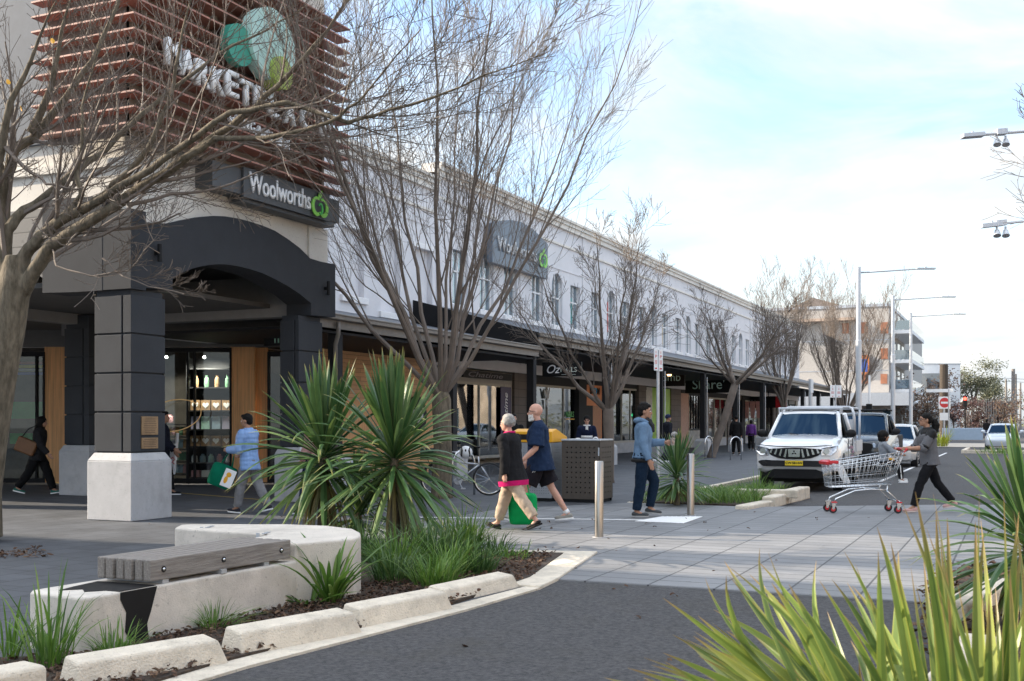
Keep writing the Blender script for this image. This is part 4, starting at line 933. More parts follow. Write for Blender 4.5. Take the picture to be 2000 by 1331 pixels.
# ================= PLANTS =================
def cordyline(label, base, hh, ln, n, scale=1, dead=30, seed=1, lean=(0, 0), grp='spiky cordyline plants'):
    random.seed(seed); t = thing('cordyline_plant', label, 'plant', base, 0, grp)
    top = Vector((lean[0], lean[1], hh)); mb = MB(); mb.tube([(0, 0, -.05), top*.5, top], [.075*scale, .06*scale, .05*scale], 10)
    obj('stem', mb, M['bark'], t)
    mb = MB()
    for i in range(n):
        f_ = i/n; el = R(88-128*f_**1.1+random.uniform(-9, 9)); az = i*2.39996+random.uniform(-.3, .3)
        l_ = ln*random.uniform(.82, 1.08)*(1 if f_ < .7 else .92)
        st = top+Vector((0, 0, .1*(1-f_)-.14*f_))
        d_ = Vector((math.cos(az)*math.cos(el), math.sin(az)*math.cos(el), math.sin(el)))
        droop = (.05+.5*max(0, math.cos(el))**2*random.uniform(.3, 1.2))*l_
        if el < 0: droop *= .6
        tip = st+d_*l_-Vector((0, 0, droop*.9))
        if tip.z < .02: tip.z = .02+random.uniform(0, .08)
        side = Vector((-math.sin(az), math.cos(az), random.uniform(-.3, .3)))
        mb.leaf(st, tip, .062*scale*random.uniform(.8, 1.15), d_*l_*.12+Vector((0, 0, droop*.55)), 8, side, fold=.22)
    leafattr(obj('leaves', mb, M['leaf_cord'], t), 8)
    if dead:
        mb = MB()
        for i in range(dead):
            az = random.uniform(0, 6.28); st = top+Vector((0, 0, -.15-random.uniform(0, .15))); l_ = ln*random.uniform(.5, .8)
            tip = st+Vector((math.cos(az)*l_*.35, math.sin(az)*l_*.35, -l_)); tip.z = max(.03, tip.z)
            mb.leaf(st, tip, .035*scale, Vector((math.cos(az), math.sin(az), .3))*.15, 5, Vector((-math.sin(az), math.cos(az), 0)))
        obj('dry_leaves', mb, M['leaf_dead'], t)
    return t
def atd(u, d): p = P(u, HZ, d); return Vector((p.x, p.y, 0))
b2 = atd(770, 12.6); cordyline('tall spiky cordyline in front of the timber wall, its leaves partly over the bicycle', b2, 1.05, 1.2, 150, 1.1, 34, 3)
b1 = atd(632, 13.0); cordyline('spiky cordyline behind the rounded bench end, left of its twin', b1, 1.05, 1.2, 145, 1.1, 30, 5)
cordyline('spiky cordyline growing in the far bed behind the man in the blue hoodie', G(1322, 987), .5, .82, 105, .85, 26, 8)
cordyline('spiky cordyline at the right edge in front of the silver car', atd(2010, 7.6), .62, .85, 120, .8, 20, 11)
cordyline('stubby cordyline rosette low behind the bench between the two tall ones', atd(700, 13.6), .35, .75, 70, .9, 8, 13)
def tuft(name, label, cat, base, n, ln, spread, wd, mt, seed, up=1.0, n_seg=5, group=None, rad=.12):
    random.seed(seed); mb = MB()
    for i in range(n):
        az = random.uniform(0, 6.28); r0 = rad*math.sqrt(random.random()); b_ = Vector((r0*math.cos(az), r0*math.sin(az), -.01)); l_ = ln*random.uniform(.45, 1.05)
        az2 = az+random.uniform(-.8, .8); s_ = spread*random.uniform(.1, 1.0)*l_
        tip = b_+Vector((math.cos(az2)*s_, math.sin(az2)*s_, l_*random.uniform(.45, 1)*up*(1-.3*s_/l_)))
        mb.leaf(b_, tip, wd*random.uniform(.7, 1.2), Vector((0, 0, l_*.22))-Vector((math.cos(az2), math.sin(az2), 0))*s_*.12, n_seg, Vector((-math.sin(az2), math.cos(az2), random.uniform(-.3, .3))), fold=.2)
    return one(name, mb, mt, label, cat, group, loc=base)
g2 = 'grass tufts in the garden bed'
k = 0
TL = [((930, 1122), 220, .42, 'low grass clump just behind the last kerb block'), ((850, 1148), 240, .45, 'grass clump leaning over the third kerb block'), ((765, 1140), 200, .48, 'dull grass clump between strappy plant and bright clumps'), ((880, 1125), 260, .5, 'front grass clump at the middle of the bed'), ((700, 1090), 200, .6, 'grass clump between the bench end and the left cordyline'), ((905, 1085), 320, .72, 'big bright grass clump at the right of the bed'), ((850, 1110), 300, .68, 'bright green grass clump left of the biggest one'), ((780, 1118), 240, .6, 'grass clump below the middle cordyline'), ((960, 1090), 110, .4, 'dark thin grass clump at the bed corner by the crossing'), ((815, 1060), 180, .5, 'tall grass clump right under the cordyline stem'), ((730, 1100), 160, .45, 'dull green grass clump beside the bench end'), ((1000, 1095), 60, .28, 'small sparse tuft at the tip of the bed')]
for (p, n, l_, lab) in TL:
    k += 1; tuft('grass_tuft', lab, 'grass', G(*p), n, l_, .75, .012, M['leaf_grass2' if k % 2 else 'leaf_grass'], 40+k, group=g2, rad=.18)
tuft('grass_tuft', 'tall upright grass at the left end of the bench', 'grass', G(100, 1310), 60, .7, .5, .016, M['leaf_grass'], 61, group=g2, rad=.1)
tuft('grass_tuft', 'grass clump at the very left edge of the picture', 'grass', G(12, 1290), 60, .5, .8, .012, M['leaf_grass'], 62, group=g2, rad=.12)
tuft('grass_tuft', 'fine grass clump in front of the black painted patch', 'grass', G(225, 1290), 120, .34, .9, .008, M['leaf_grass'], 63, group=g2, rad=.1)
tuft('grass_tuft', 'wispy half dry tuft against the middle of the bench wall', 'grass', G(418, 1232), 110, .32, 1.3, .006, M['leaf_grass'], 64, group=g2, rad=.08)
tuft('strappy_plant', 'broad leaved strappy plant in front of the bench end block', 'plant', G(645, 1180), 46, .8, .9, .036, M['leaf_grass'], 66, n_seg=7, rad=.06)
tuft('strappy_plant', 'small broad leaved seedling under the strappy plant', 'plant', G(600, 1185), 14, .3, 1.3, .03, M['leaf_grass'], 67, n_seg=5, rad=.04)
mb = MB(); random.seed(5)
for i in range(2600):
    x = random.uniform(-6.3, -4.2); y = random.uniform(19.5, 22.6); l_ = random.uniform(.12, .38)*(1.2 if x > -5 else .9); az = random.uniform(0, 6.28)
    b_ = Vector((x, y, .0)); mb.leaf(b_, b_+Vector((math.cos(az)*l_*.6, math.sin(az)*l_*.6, l_*.7)), .012, (0, 0, l_*.2), 3, Vector((-math.sin(az), math.cos(az), 0)))
one('ground_cover', mb, M['leaf_grass'], 'low grassy ground cover in the far bed before the white pickup', 'grass', kind='stuff')
tuft('grass_tuft', 'tall thin grass just in front of the pickup wheel', 'grass', G(1478, 975), 60, .75, .5, .014, M['leaf_grass'], 68, group=g2, rad=.1)
tuft('grass_tuft', 'low tuft beside the base of the far spiky plant', 'grass', G(1400, 985), 90, .35, .9, .012, M['leaf_grass'], 69, group=g2, rad=.25)
tuft('yellow_grass', 'yellow green grass clump behind the woman with the trolley', 'grass', G(1838, 872), 90, 1.5, .6, .05, leafmat('lemon', [(.5, .5, .06), (.35, .42, .05)]), 70, rad=.4)
tuft('grass_tuft', 'low green grass in the island under the silver car', 'grass', G(1960, 886), 150, .5, 1, .03, M['leaf_grass'], 71, group=g2, rad=1.0)
# foreground flax: every blade leans from a base near the camera
def flax(label, blades, extra, seed, basefn, zb=.4, zu=.12):
    random.seed(seed); t = thing('flax_plant', label, 'plant', basefn(), 0, 'flax plants in the near bed'); B = basefn(); mb = MB()
    for (ub, ut, vt, d0, d1, wd, bow) in blades:
        a = P(ub, 0, d0); a = Vector((a.x, a.y, zb)); tip = P(ut, vt, d1)
        l_ = (tip-a).length
        mb.leaf(a-B, tip-B, wd, RV*bow*l_+Vector((0, 0, zu*l_)), 12, (RV*random.uniform(.5, 1)+DV*random.uniform(-.7, .7)+Vector((0, 0, random.uniform(0, .7)))), fold=.18, tipw=.02, k0=.3)
    for i in range(60):
        az = random.uniform(0, 6.28); q = Vector((math.cos(az), math.sin(az), 0)); mb.leaf(q*random.uniform(.02, .1), q*random.uniform(.12, .3)+Vector((0, 0, zb+random.uniform(-.1, .25))), .05, (0, 0, .05), 12, Vector((-q.y, q.x, 0)))
    leafattr(obj('leaves', mb, M['leaf_flax'], t), 12); return t
b_ = lambda: Vector((atd(1780, 2.6).x, atd(1780, 2.6).y, 0))
bl = []
for (ut, vt) in ((1215, 1278), (1262, 1300), (1200, 1306), (1290, 1268), (1325, 1162), (1330, 1196), (1375, 1112), (1395, 1085), (1418, 1098), (1478, 1078), (1472, 1068), (1560, 1068), (1556, 1120), (1668, 1050), (1690, 1130), (1380, 1245), (1345, 1245), (1450, 1210), (1560, 1240), (1620, 1180), (1780, 1075), (1735, 1010), (1640, 1225), (1500, 1150), (1520, 1260), (1440, 1275), (1300, 1225), (1600, 1290), (1400, 1180), (1525, 1130), (1230, 1310), (1660, 1120), (1310, 1300), (1265, 1275), (1345, 1320), (1420, 1310), (1390, 1210), (1490, 1305))*2:
    dd = random.uniform(2.3, 2.9); ut += random.gauss(0, 28); vt += abs(random.gauss(0, 30))
    bl.append((1760+random.uniform(-60, 60)+(ut-1500)*.06, ut, vt, 2.55+random.uniform(-.15, .15), dd, random.uniform(.016, .036), random.gauss(-.1, .09)*(-1 if ut > 1600 else 1)*(.5 if ut > 1500 else 1)))
flax('near flax plant with long yellow green blades fanning left across the asphalt', bl, 0, 31, b_, .62, .1)
bl = []
b3 = lambda: Vector((atd(1960, 2.4).x, atd(1960, 2.4).y, 0))
random.seed(77)
for i in range(52):
    ut = random.uniform(1760, 2120); vt = random.uniform(960, 1230)
    bl.append((1940+random.uniform(-70, 110), ut, vt, 2.4+random.uniform(-.15, .2), random.uniform(2.1, 2.8), random.uniform(.024, .044), random.uniform(-.08, .08)))
for (ut, vt) in ((1828, 1000), (1850, 1012), (1905, 1020), (1740, 1060), (1960, 960), (1990, 1000), (1995, 1060)): bl.append((1930, ut, vt, 2.45, 2.4, .045, random.uniform(-.05, .03)))
flax('dense near flax plant with tall upright blades filling the lower right corner', bl, 0, 32, b3, .2, .03)
# median kerb strips
mb = MB(); p0 = G(1858, 1225); mb.box((0, 0, .05), (.22, 1.6, .22)); one('kerb_block', mb, M['kerb'], 'pale kerb block between the mulch and the flax at the right', 'kerb block', 'kerb blocks of the median', loc=G(1885, 1190)+Vector((.1, 0, 0)), rz=R(-12), bevel=.03, seg=3)
mb = MB(); mb.box((0, 0, .05), (.22, 1.3, .22)); one('kerb_block', mb, M['kerb'], 'pale kerb block mostly behind the near flax blades', 'kerb block', 'kerb blocks of the median', loc=G(1850, 1320)+Vector((.1, -.1, 0)), rz=R(-5), bevel=.03, seg=3)

# ================= BARE TREES =================
class Tree:
    def __init__(s, seed): s.rng = random.Random(seed); s.mb = MB(); s.n = 0
    def branch(s, p, d, ln, r, lvl, up, wig, kids, rmin, maxl):
        g = s.rng; ns = max(3, int(4+ln*1.5)) if lvl < maxl else 3
        pts = [p.copy()]; rr = [r]; q = p.copy(); dd = d.copy()
        for i in range(ns):
            dd = (dd+Vector((g.uniform(-1, 1), g.uniform(-1, 1), g.uniform(-1, 1)))*wig+Vector((0, 0, up))).normalized()
            q = q+dd*ln/ns; pts.append(q.copy()); rr.append(max(rmin, r*(1-.75*(i+1)/ns)))
        s.mb.tube(pts, rr, 6 if r > .03 else (4 if r > .012 else 3), cap=False); s.n += 1
        if lvl >= maxl: return
        s.kids(pts, rr, dd, ln, lvl, up, wig, kids, rmin, maxl)
    def kids(s, pts, rr, dd, ln, lvl, up, wig, kids, rmin, maxl, t0=.22, ang=(.35, .8), kl=(.42, .72)):
        g = s.rng; n = kids[min(lvl, len(kids)-1)]
        for i in range(n):
            t = t0+(1-t0)*(i+g.random()*.9)/n; x = t*(len(pts)-1); k = min(int(x), len(pts)-2); f = x-k
            p = pts[k].lerp(pts[k+1], f); tg = (pts[k+1]-pts[k]).normalized(); az = g.uniform(0, 6.283); o = tg.orthogonal().normalized()
            o = (RZ(az, 3, tg) @ o); a = g.uniform(*ang)
            d = (tg*math.cos(a)+o*math.sin(a)).normalized()
            s.branch(p, d, ln*g.uniform(*kl)*(1.1-.55*t), max(rmin, (rr[k]*(1-f)+rr[k+1]*f)*g.uniform(.3, .52)), lvl+1, up, wig, kids, rmin, maxl)
def vase_tree(label, base, stems, hh, spread, r, seed, fork=1.6, kids=(7, 6, 5, 3), rmin=.004, up=.09, m=None, grp='bare winter street trees', lean=(0, 0), name='bare_tree', sr=.42):
    t = thing(name, label, 'tree', base, 0, grp); T = Tree(seed); g = T.rng
    tr = MB(); f0_ = Vector((lean[0], lean[1], fork)); tr.tube([(0, 0, -.1), (0, 0, .1), f0_*.5+Vector((.02, .02, 0)), f0_, f0_+Vector((0, 0, .15))], [r*1.35, r*1.1, r*.95, r, r*.75], 12)
    obj('trunk', tr, m or M['bark'], t, smooth=True)
    for i in range(stems):
        g0 = g.uniform(.7, 1.25); az = 6.283*i/stems+g.uniform(-.4, .4); sp = spread*g.uniform(.35, 1.1)
        tgt = Vector((math.cos(az)*sp, math.sin(az)*sp, (hh-fork)*g.uniform(.78, 1.0)*(1-.12*sp/spread)))
        mid = Vector((math.cos(az)*sp*.62, math.sin(az)*sp*.62, tgt.z*.42)); ns = 9; pts = []; rr = []
        for k_ in range(ns+1):
            u = k_/ns; q = mid*2*u*(1-u)+tgt*u*u+Vector((g.uniform(-1, 1), g.uniform(-1, 1), 0))*.05*hh*.12*(k_ > 0)
            pts.append(f0_+q); rr.append(max(rmin*1.3, r*sr*g0*(1-u)**1.05+.004))
        T.mb.tube(pts, rr, 7, cap=False)
        T.kids(pts, rr, None, (tgt.length)*.62, 0, up, .13, kids, rmin, 3, .16, (.25, .65), (.4, .75))
    obj('crown', T.mb, m or M['twig'], t)
    return t, T.n
# left foreground tree: main limbs follow the photographed ones
D0 = 13.6
def PT(u, v, dd=0): return P(u, v, D0+dd)
tb = G(-22, 1042); tb = Vector((atd(-22, D0).x, atd(-22, D0).y, 0))
lt = thing('bare_tree', 'big bare tree at the left edge with thick low limbs reaching over the porch', 'tree', tb, 0, 'bare winter street trees')
T = Tree(101)
ptk = [PT(-48, 1045), PT(-38, 960), PT(-22, 860), PT(-3, 740), PT(14, 640), PT(28, 560), PT(28, 500)]
tr = MB(); tr.tube([p-tb for p in ptk], [.31, .24, .215, .205, .21, .19, .1], 18)
tr.ell(PT(61, 563)-tb, .035); tr.ell(PT(46, 600)-tb, .04)
limbs = [
 ([(30, 620, 0), (44, 575, 0), (66, 530, -.1), (100, 480, -.2), (150, 448, -.4), (230, 400, -.6), (300, 350, -.8), (350, 320, -1), (420, 265, -1.2), (500, 210, -1.4), (560, 150, -1.5), (640, 60, -1.6), (700, -30, -1.7)], .105),
 ([(26, 630, 0), (36, 565, 0), (48, 500, .0), (80, 460, -.1), (120, 430, -.2), (170, 405, -.3), (200, 385, -.4), (235, 350, -.5), (290, 290, -.6), (330, 200, -.7), (350, 100, -.7), (380, -20, -.8)], .1),
 ([(18, 660, 0), (14, 580, 0), (8, 500, .1), (6, 430, .2), (14, 340, .3), (30, 290, .3), (75, 260, .4), (130, 190, .5), (180, 120, .6), (230, 10, .7), (240, -40, .7)], .12),
 ([(8, 450, .1), (-10, 400, .1), (-5, 330, 0), (20, 200, -.1), (60, 120, -.2), (110, 0, -.3)], .09),
 ([(2, 520, .1), (14, 450, .0), (38, 420, .05), (70, 400, .2), (130, 350, .4), (200, 300, .7), (250, 250, .8), (330, 180, 1), (420, 110, 1.1), (520, 60, 1.2), (600, 10, 1.2)], .08),
 ([(110, 440, -.2), (160, 380, -.3), (150, 330, -.3), (160, 290, -.4), (160, 210, -.5), (190, 100, -.6), (210, -10, -.7)], .045),
 ([(180, 400, -.5), (260, 350, -.9), (350, 290, -1.2), (450, 220, -1.5), (560, 200, -1.7), (680, 240, -1.9), (760, 215, -2.1), (900, 170, -2.4), (1050, 110, -2.6), (1175, 0, -2.8)], .05),
 ([(330, 330, -1), (420, 270, -1.3), (520, 270, -1.6), (640, 240, -1.9), (700, 200, -2.0), (820, 60, -2.3), (900, -10, -2.4)], .042),
 ([(160, 445, -.4), (130, 480, -.5), (100, 470, -.6), (70, 440, -.6)], .014),
 ([(100, 480, -.2), (110, 520, -.5), (180, 540, -.7), (250, 530, -.8), (300, 470, -.9), (280, 420, -.9)], .014),
 ([(200, 505, -.6), (240, 540, -.8), (290, 560, -.9), (360, 575, -1)], .01),
 ([(-5, 330, 0), (-30, 250, .2), (-40, 100, .3), (-20, -40, .4)], .09),
 ([(60, 260, .3), (100, 170, .2), (120, 60, .1), (150, -40, .1)], .06),
 ([(250, 400, -.7), (330, 380, -.4), (420, 370, -.2), (520, 330, 0), (600, 300, .1)], .026),
 ([(0, 275, 0), (50, 330, -.2), (90, 360, -.3), (150, 370, -.4), (230, 350, -.5)], .03),
]
rg = random.Random(9)
for li, (px, r0) in enumerate(limbs):
    pts = [PT(u, v, d) for u, v, d in px]
    # subdivide with small wiggle
    q = [pts[0]]
    for a, b in zip(pts, pts[1:]):
        n_ = 3
        for i in range(1, n_+1): q.append(a.lerp(b, i/n_)+Vector((rg.uniform(-1, 1), rg.uniform(-1, 1), rg.uniform(-1, 1)))*.018*(i < n_))
    q = [p-tb for p in q]; ln = sum((a-b).length for a, b in zip(q, q[1:])); n_ = len(q); rr = [max(.006, r0*(1-.86*(i/(n_-1))**.9)) for i in range(n_)]
    if r0 > .03: tr.tube(q, rr, 12, cap=True)
    else: T.mb.tube(q, rr, 6, cap=True)
    nk = max(4, int(ln*(3.2 if r0 > .03 else 3.4)))
    T.kids(q, rr, None, min(2.9, ln*.6), 0, .075, .15, (nk, 6, 4, 2), .0032, 3, .16, (.3, .8), (.35, .8))
remesh(obj('trunk', tr, M['bark'], lt, smooth=True), .017, 2)
obj('crown', T.mb, M['twig'], lt)
for i, (u, v) in enumerate(((100, 75), (40, 207), (14, 155))):
    p = PT(u, v, -.4)-tb; mb = MB(); mb.leaf(p, p+Vector((.03, 0, -.07)), .05, (.01, 0, 0), 4); obj('leaf', mb, M['yellow'], lt)
nl = T.n
# multi-stemmed tree in the middle
mbase = atd(862, 21.5)
t, n1_ = vase_tree('tall multi stemmed bare tree behind the cordylines and the bicycle', mbase, 13, 11.6, 4.9, .19, 21, 1.9, (13, 8, 5, 3), rmin=.0031, up=.1, m=None, sr=.27)
t, n2_ = vase_tree('low spreading bare tree behind the brown service box', atd(1188, 27), 7, 6.2, 2.6, .13, 22, 1.7, (9, 7, 5, 2), rmin=.0042, up=.05, m=M['twig2'])
t, n3_ = vase_tree('leaning bare tree between the bicycle hoops and the arcade', G(1390, 894), 7, 7.0, 2.7, .16, 23, 3.0, (9, 6, 5, 2), rmin=.0055, up=.05, m=M['twig2'], lean=(.9, .3))
t, n4_ = vase_tree('upright bare tree behind the roof of the white pickup', atd(1530, 66), 8, 10.3, 2.6, .18, 24, 2.2, (11, 7, 4, 2), rmin=.007, up=.16, m=M['twig2'])
t, n5_ = vase_tree('dense upright bare tree left of the first lamp post', atd(1650, 82), 11, 12.4, 3.4, .22, 25, 1.8, (11, 7, 4, 2), rmin=.008, up=.17, m=M['twig2'])
t, _ = vase_tree('bare tree whose twigs reach in from the right edge', atd(2400, 16), 9, 7.5, 2.6, .12, 26, 2.2, (8, 6, 4, 2), rmin=.004, up=.03, m=M['twig2'])
print('BR', nl, n1_, n2_, n3_, n4_, n5_)
# small red leaved trees further on
M['leaf_red'] = leafmat('leaf_red', [(.2, .12, .085), (.28, .19, .13), (.15, .09, .07), (.32, .25, .17)], .7, .2)
M['leaf_maroon'] = leafmat('leaf_maroon', [(.1, .05, .045), (.14, .08, .07), (.07, .035, .032)], .7, .2)
def leafy(label, base, hh, rad, trunk, mt, n, seed, sz, name='leafy_tree', grp=None, crown0=.3):
    random.seed(seed); t = thing(name, label, 'tree', base, 0, grp); g = random.Random(seed)
    tr = MB(); tr.tube([(0, 0, -.1), (.05, 0, hh*.3), (0, .05, hh*.6)], [trunk, trunk*.8, trunk*.5], 8)
    for i in range(7):
        a = g.uniform(0, 6.28); tr.tube([(0, 0, hh*g.uniform(.25, .5)), (math.cos(a)*rad*.4, math.sin(a)*rad*.4, hh*.65), (math.cos(a)*rad*.8, math.sin(a)*rad*.8, hh*g.uniform(.7, .95))], [trunk*.5, trunk*.3, .01], 5)
    obj('trunk', tr, M['twig2'], t)
    mb = MB(); cl = [Vector((g.gauss(0, .45)*rad, g.gauss(0, .45)*rad, hh*(crown0+(1-crown0)*g.random()))) for _ in range(22)]
    for i in range(n):
        c = cl[i % len(cl)]; p = c+Vector((g.gauss(0, 1), g.gauss(0, 1), g.gauss(0, .8)))*rad*.22; a = Vector((g.uniform(-1, 1), g.uniform(-1, 1), g.uniform(-1, .6)))*sz
        mb.leaf(p, p+a, sz*.7, (0, 0, 0), 2)
    obj('crown', mb, mt, t); return t
leafy('round tree with pinkish brown dry leaves behind the second lamp post', atd(1812, 118), 6.2, 3.0, .15, M['leaf_red'], 2600, 1, .28)
for i, (u, d, h, lab) in enumerate(((1885, 105, 3.3, 'leftmost'), (1908, 112, 3.8, 'second from left'), (1930, 118, 3.7, 'third from left'), (1950, 125, 3.6, 'fourth from left'), (1862, 128, 4.2, 'most distant'))):
    leafy('small maroon leaved tree beyond the low wall, %s of the row' % lab, atd(u, d), h, 1.2, .08, M['leaf_maroon'], 900, 3+i, .2, grp='small maroon trees')
M['leaf_gum'] = leafmat('leaf_gum', [(.16, .17, .1), (.24, .24, .16), (.3, .3, .2), (.12, .13, .08)], .6, .2)
leafy('tall pale gum tree right of the white block', atd(1898, 230), 13.5, 4.2, .3, M['leaf_gum'], 3600, 12, .42, name='gum_tree', crown0=.55)
leafy('lower grey green gum tree near the station roof', atd(1932, 260), 11, 4.0, .3, M['leaf_gum'], 3000, 13, .45, name='gum_tree', crown0=.4)
leafy('pinkish bare leaved tree by the power poles', atd(1962, 110), 4.6, 1.6, .1, M['leaf_red'], 900, 14, .2)
mb = MB(); rg = random.Random(4)
for i in range(5200):
    x = rg.uniform(-120, 160); y = 330+rg.uniform(0, 40); z = rg.uniform(0, 1)**1.5*(8+3*math.sin(x*.09)+2*math.sin(x*.31)); p = Vector((x, y, z)); mb.leaf(p, p+Vector((rg.uniform(-1, 1), rg.uniform(-1, 1), rg.uniform(-.5, 1)))*1.1, .9, (0, 0, 0), 2)
one('distant_woodland', mb, M['leaf_gum'], 'pale far off belt of trees closing the end of the street', 'trees', kind='stuff')
mb = MB(); pts = [(-400+i*40, 9+5*math.sin(i*.7)+3*math.sin(i*1.9)) for i in range(31)]
for (a, b), (c, d) in zip(pts, pts[1:]): mb.add([(a, 900, -1), (c, 900, -1), (c, 960, d*2), (a, 960, b*2)], [(0, 1, 2, 3)])
struct('hills', mb, mat('hill', (.2, .22, .24), .9))

for i, (x, y) in enumerate(((9.5, 14), (10, 24), (9, 34), (10, 46), (9.5, 60))):
    leafy('rusty leaved tree across the road, %s from the camera' % ('nearest', 'second', 'third', 'fourth', 'farthest')[i], Vector((x, y, 0)), 6.5, 2.6, .15, M['leaf_red'], 1500, 90+i, .26)
# ================= LAMPS, POLES, SIGNS =================
def lamp(label, base, hh, arm, lean=.18):
    t = thing('street_lamp', label, 'street lamp', base, 0, 'tall grey street lamps along the footpath')
    mb = MB(); mb.lathe((0, 0, -.1), [(.13, 0), (.13, hh*.62), (.1, hh*.62+.03), (.1, hh+.1), (.03, hh+.12)], 16); obj('pole', mb, M['polegrey'], t, smooth=True, auto=40)
    mb = MB(); mb.tube([Vector((0, 0, hh-.25)), RV*arm*.5+Vector((0, 0, hh-.17)), RV*arm+Vector((0, 0, hh-.08))], [.04, .035, .03], 8); obj('arm', mb, M['polegrey'], t, smooth=True)
    mb = MB(); c = RV*(arm+.25)+Vector((0, 0, hh-.07)); mb.box(c, (.85, .22, .07), rz=YAW); mb.box(c+Vector((0, 0, .06)), (.08, .08, .07), rz=YAW); obj('lamp_head', mb, M['galv'], t, bevel=.01)
    return t
for (u, v, top, arm_px, lab) in ((1677, 872, 522, 120, 'nearest'), (1744, 862, 578, 100, 'middle'), (1779, 855, 612, 88, 'farthest')):
    d = {1677: 50, 1744: 66.0, 1779: 79}[u]; b_ = atd(u, d); hh = EYE+(HZ-top)*d/F; lamp('%s tall grey street lamp with a long arm over the road' % lab, b_, hh, arm_px*d/F)
def lamp2(label, d, u, v, tilt):
    # arm coming in from a pole standing outside the right edge
    c = P(2085, v-22, d); b_ = atd(2190, d); t = thing('street_lamp', label, 'street lamp', b_, 0, 'grey lamps on the right side')
    hh = EYE+(HZ-(v-35))*d/F; s = d/F
    mb = MB(); mb.lathe((0, 0, 0), [(.11, 0), (.09, hh)], 14); obj('pole', mb, M['polegrey'], t, smooth=True)
    h0 = Vector((0, 0, hh-.1)); e = P(u, v, d)-b_; r_ = (e-h0).normalized()
    mb = MB(); mb.tube([h0, e+(h0-e)*.06], .03, 8); obj('arm', mb, M['polegrey'], t)
    a1 = math.atan2(r_.z, -(r_.x*CC+r_.y*SS)); MM = RZ(YAW, 3, 'Z') @ RZ(a1, 3, 'Y')
    mb = MB(); mb.box(e+(h0-e)*.045, (42*s, .18, 8*s), M=MM); mb.box(e+(h0-e)*.045+Vector((0, 0, 6*s)), (4*s, .04, 5*s), M=MM); obj('lamp_head', mb, M['galv'], t, bevel=.006)
    bx_ = e+(h0-e)*((1955-u)/(2190-u)); mb = MB(); mb.box(bx_+Vector((0, 0, 2*s)), (20*s, .16, 11*s), M=MM); obj('control_box', mb, M['galv'], t, bevel=.004)
    for o_ in (-8, 9):
        q = bx_+RV*o_*s-Vector((0, 0, 5*s)); mb = MB(); mb.cyl(q, q-Vector((0, 0, 10*s)), 2.2*s, n=8); mb.cyl(q-Vector((0, 0, 8*s)), q-Vector((0, 0, 19*s))-RV*1.5*s-DV*5*s, 4.5*s, 7.4*s, 12); obj('floodlight', mb, M['galv'], t, smooth=True, auto=40)
lamp2('upper arm lamp with two round floodlights at the right edge', 20, 1886, 266, 0)
lamp2('lower arm lamp with two round floodlights at the right edge', 33, 1926, 441, 0)
def signpole(label, base, hh, plates, tall=None, r=.03, cat='sign', rz=YAW, grp=None):
    t = thing('sign_post', label, cat, base, rz, grp); mb = MB(); mb.cyl((0, 0, -.05), (0, 0, hh), r, n=12); obj('post', mb, M['galv'], t, smooth=True, auto=40)
    for (x, z, w_, h_, kind) in plates:
        mb = MB(); mb.box((x, -r-.012, z), (w_, .012, h_)); p = obj('plate', mb, M['white'], t, bevel=.004)
        yb = -r-.02
        if kind == 'park':
            text('lettering', '1', h_*.16, M['green_dark'] if False else M['red'], face((x, yb, z+h_*.36), (1, 0, 0)), p, ext=.002)
            text('lettering', 'P', h_*.2, M['red'], face((x, yb, z+h_*.16), (1, 0, 0)), p, ext=.002)
            mm = MB()
            for i in range(4): mm.bb(x-w_*.3, x+w_*.3, yb, yb+.003, z-h_*.03-i*h_*.05, z-h_*.03-i*h_*.05+h_*.02)
            mm.bb(x-.02, x+.02, yb, yb+.003, z-h_*.42, z-h_*.36); obj('small_print', mm, M['red'], p)
        if kind == 'no':
            mm = MB(); mm.cyl((x, yb-.002, z), (x, yb+.003, z), w_*.42, n=28); obj('red_disc', mm, M['red'], p); mm = MB(); mm.box((x, yb-.004, z), (w_*.6, .006, h_*.16)); obj('white_bar', mm, M['white'], p); mm = MB(); mm.lathe((x, 0, z), [(w_*.16, -.004), (w_*.16, .004)], 16)
    return t
d = 19.6
signpole('slim galvanised post with two tall white and red parking plates by the cordyline', atd(1285, 20.8), (HZ-690)*20.8/F+EYE-.05, [(-.042, 2.62, .075, .4, 'park'), (.048, 2.61, .075, .4, 'park')])
d = 45; signpole('post with two white parking plates behind the cab of the white pickup', atd(1632, d), EYE+(HZ-752)*d/F, [(-.13, EYE+(HZ-765)*d/F, .21, .5, 'park'), (.12, EYE+(HZ-765)*d/F, .21, .5, 'park')])
d = 52; signpole('plain blue grey pole with a thin white plate behind the pickup roof', atd(1583, d), EYE+(HZ-741)*d/F, [(.05, EYE+(HZ-755)*d/F, .12, .6, '')], r=.09)
d = 88; signpole('no entry sign on a white post above a small white plate', atd(1844, d), EYE+(HZ-775)*d/F, [(0, EYE+(HZ-787)*d/F, .95, .95, 'no'), (0, EYE+(HZ-814)*d/F, .75, .6, '')], r=.07)
d = 92; mb = MB(); mb.cyl((0, 0, 0), (0, 0, EYE+(HZ-707)*d/F), .38, .34, 12); one('timber_pole', mb, mat('pole_brown', (.06, .045, .033), .85, var=.2), 'thick brown timber pole rising behind the no entry sign', 'pole', loc=atd(1843.5, d+4))
mb = MB(); mb.cyl((0, 0, 0), (0, 0, 4), .05, n=8); o = one('street_sign_pole', mb, M['galv'], 'street name blade on a thin pole right of the no entry sign', 'sign', loc=atd(1853, 84)); mb = MB(); mb.bb(-1.6, .3, -.03, .03, 3.75, 4.0); obj('name_blade', mb, M['white'], o)
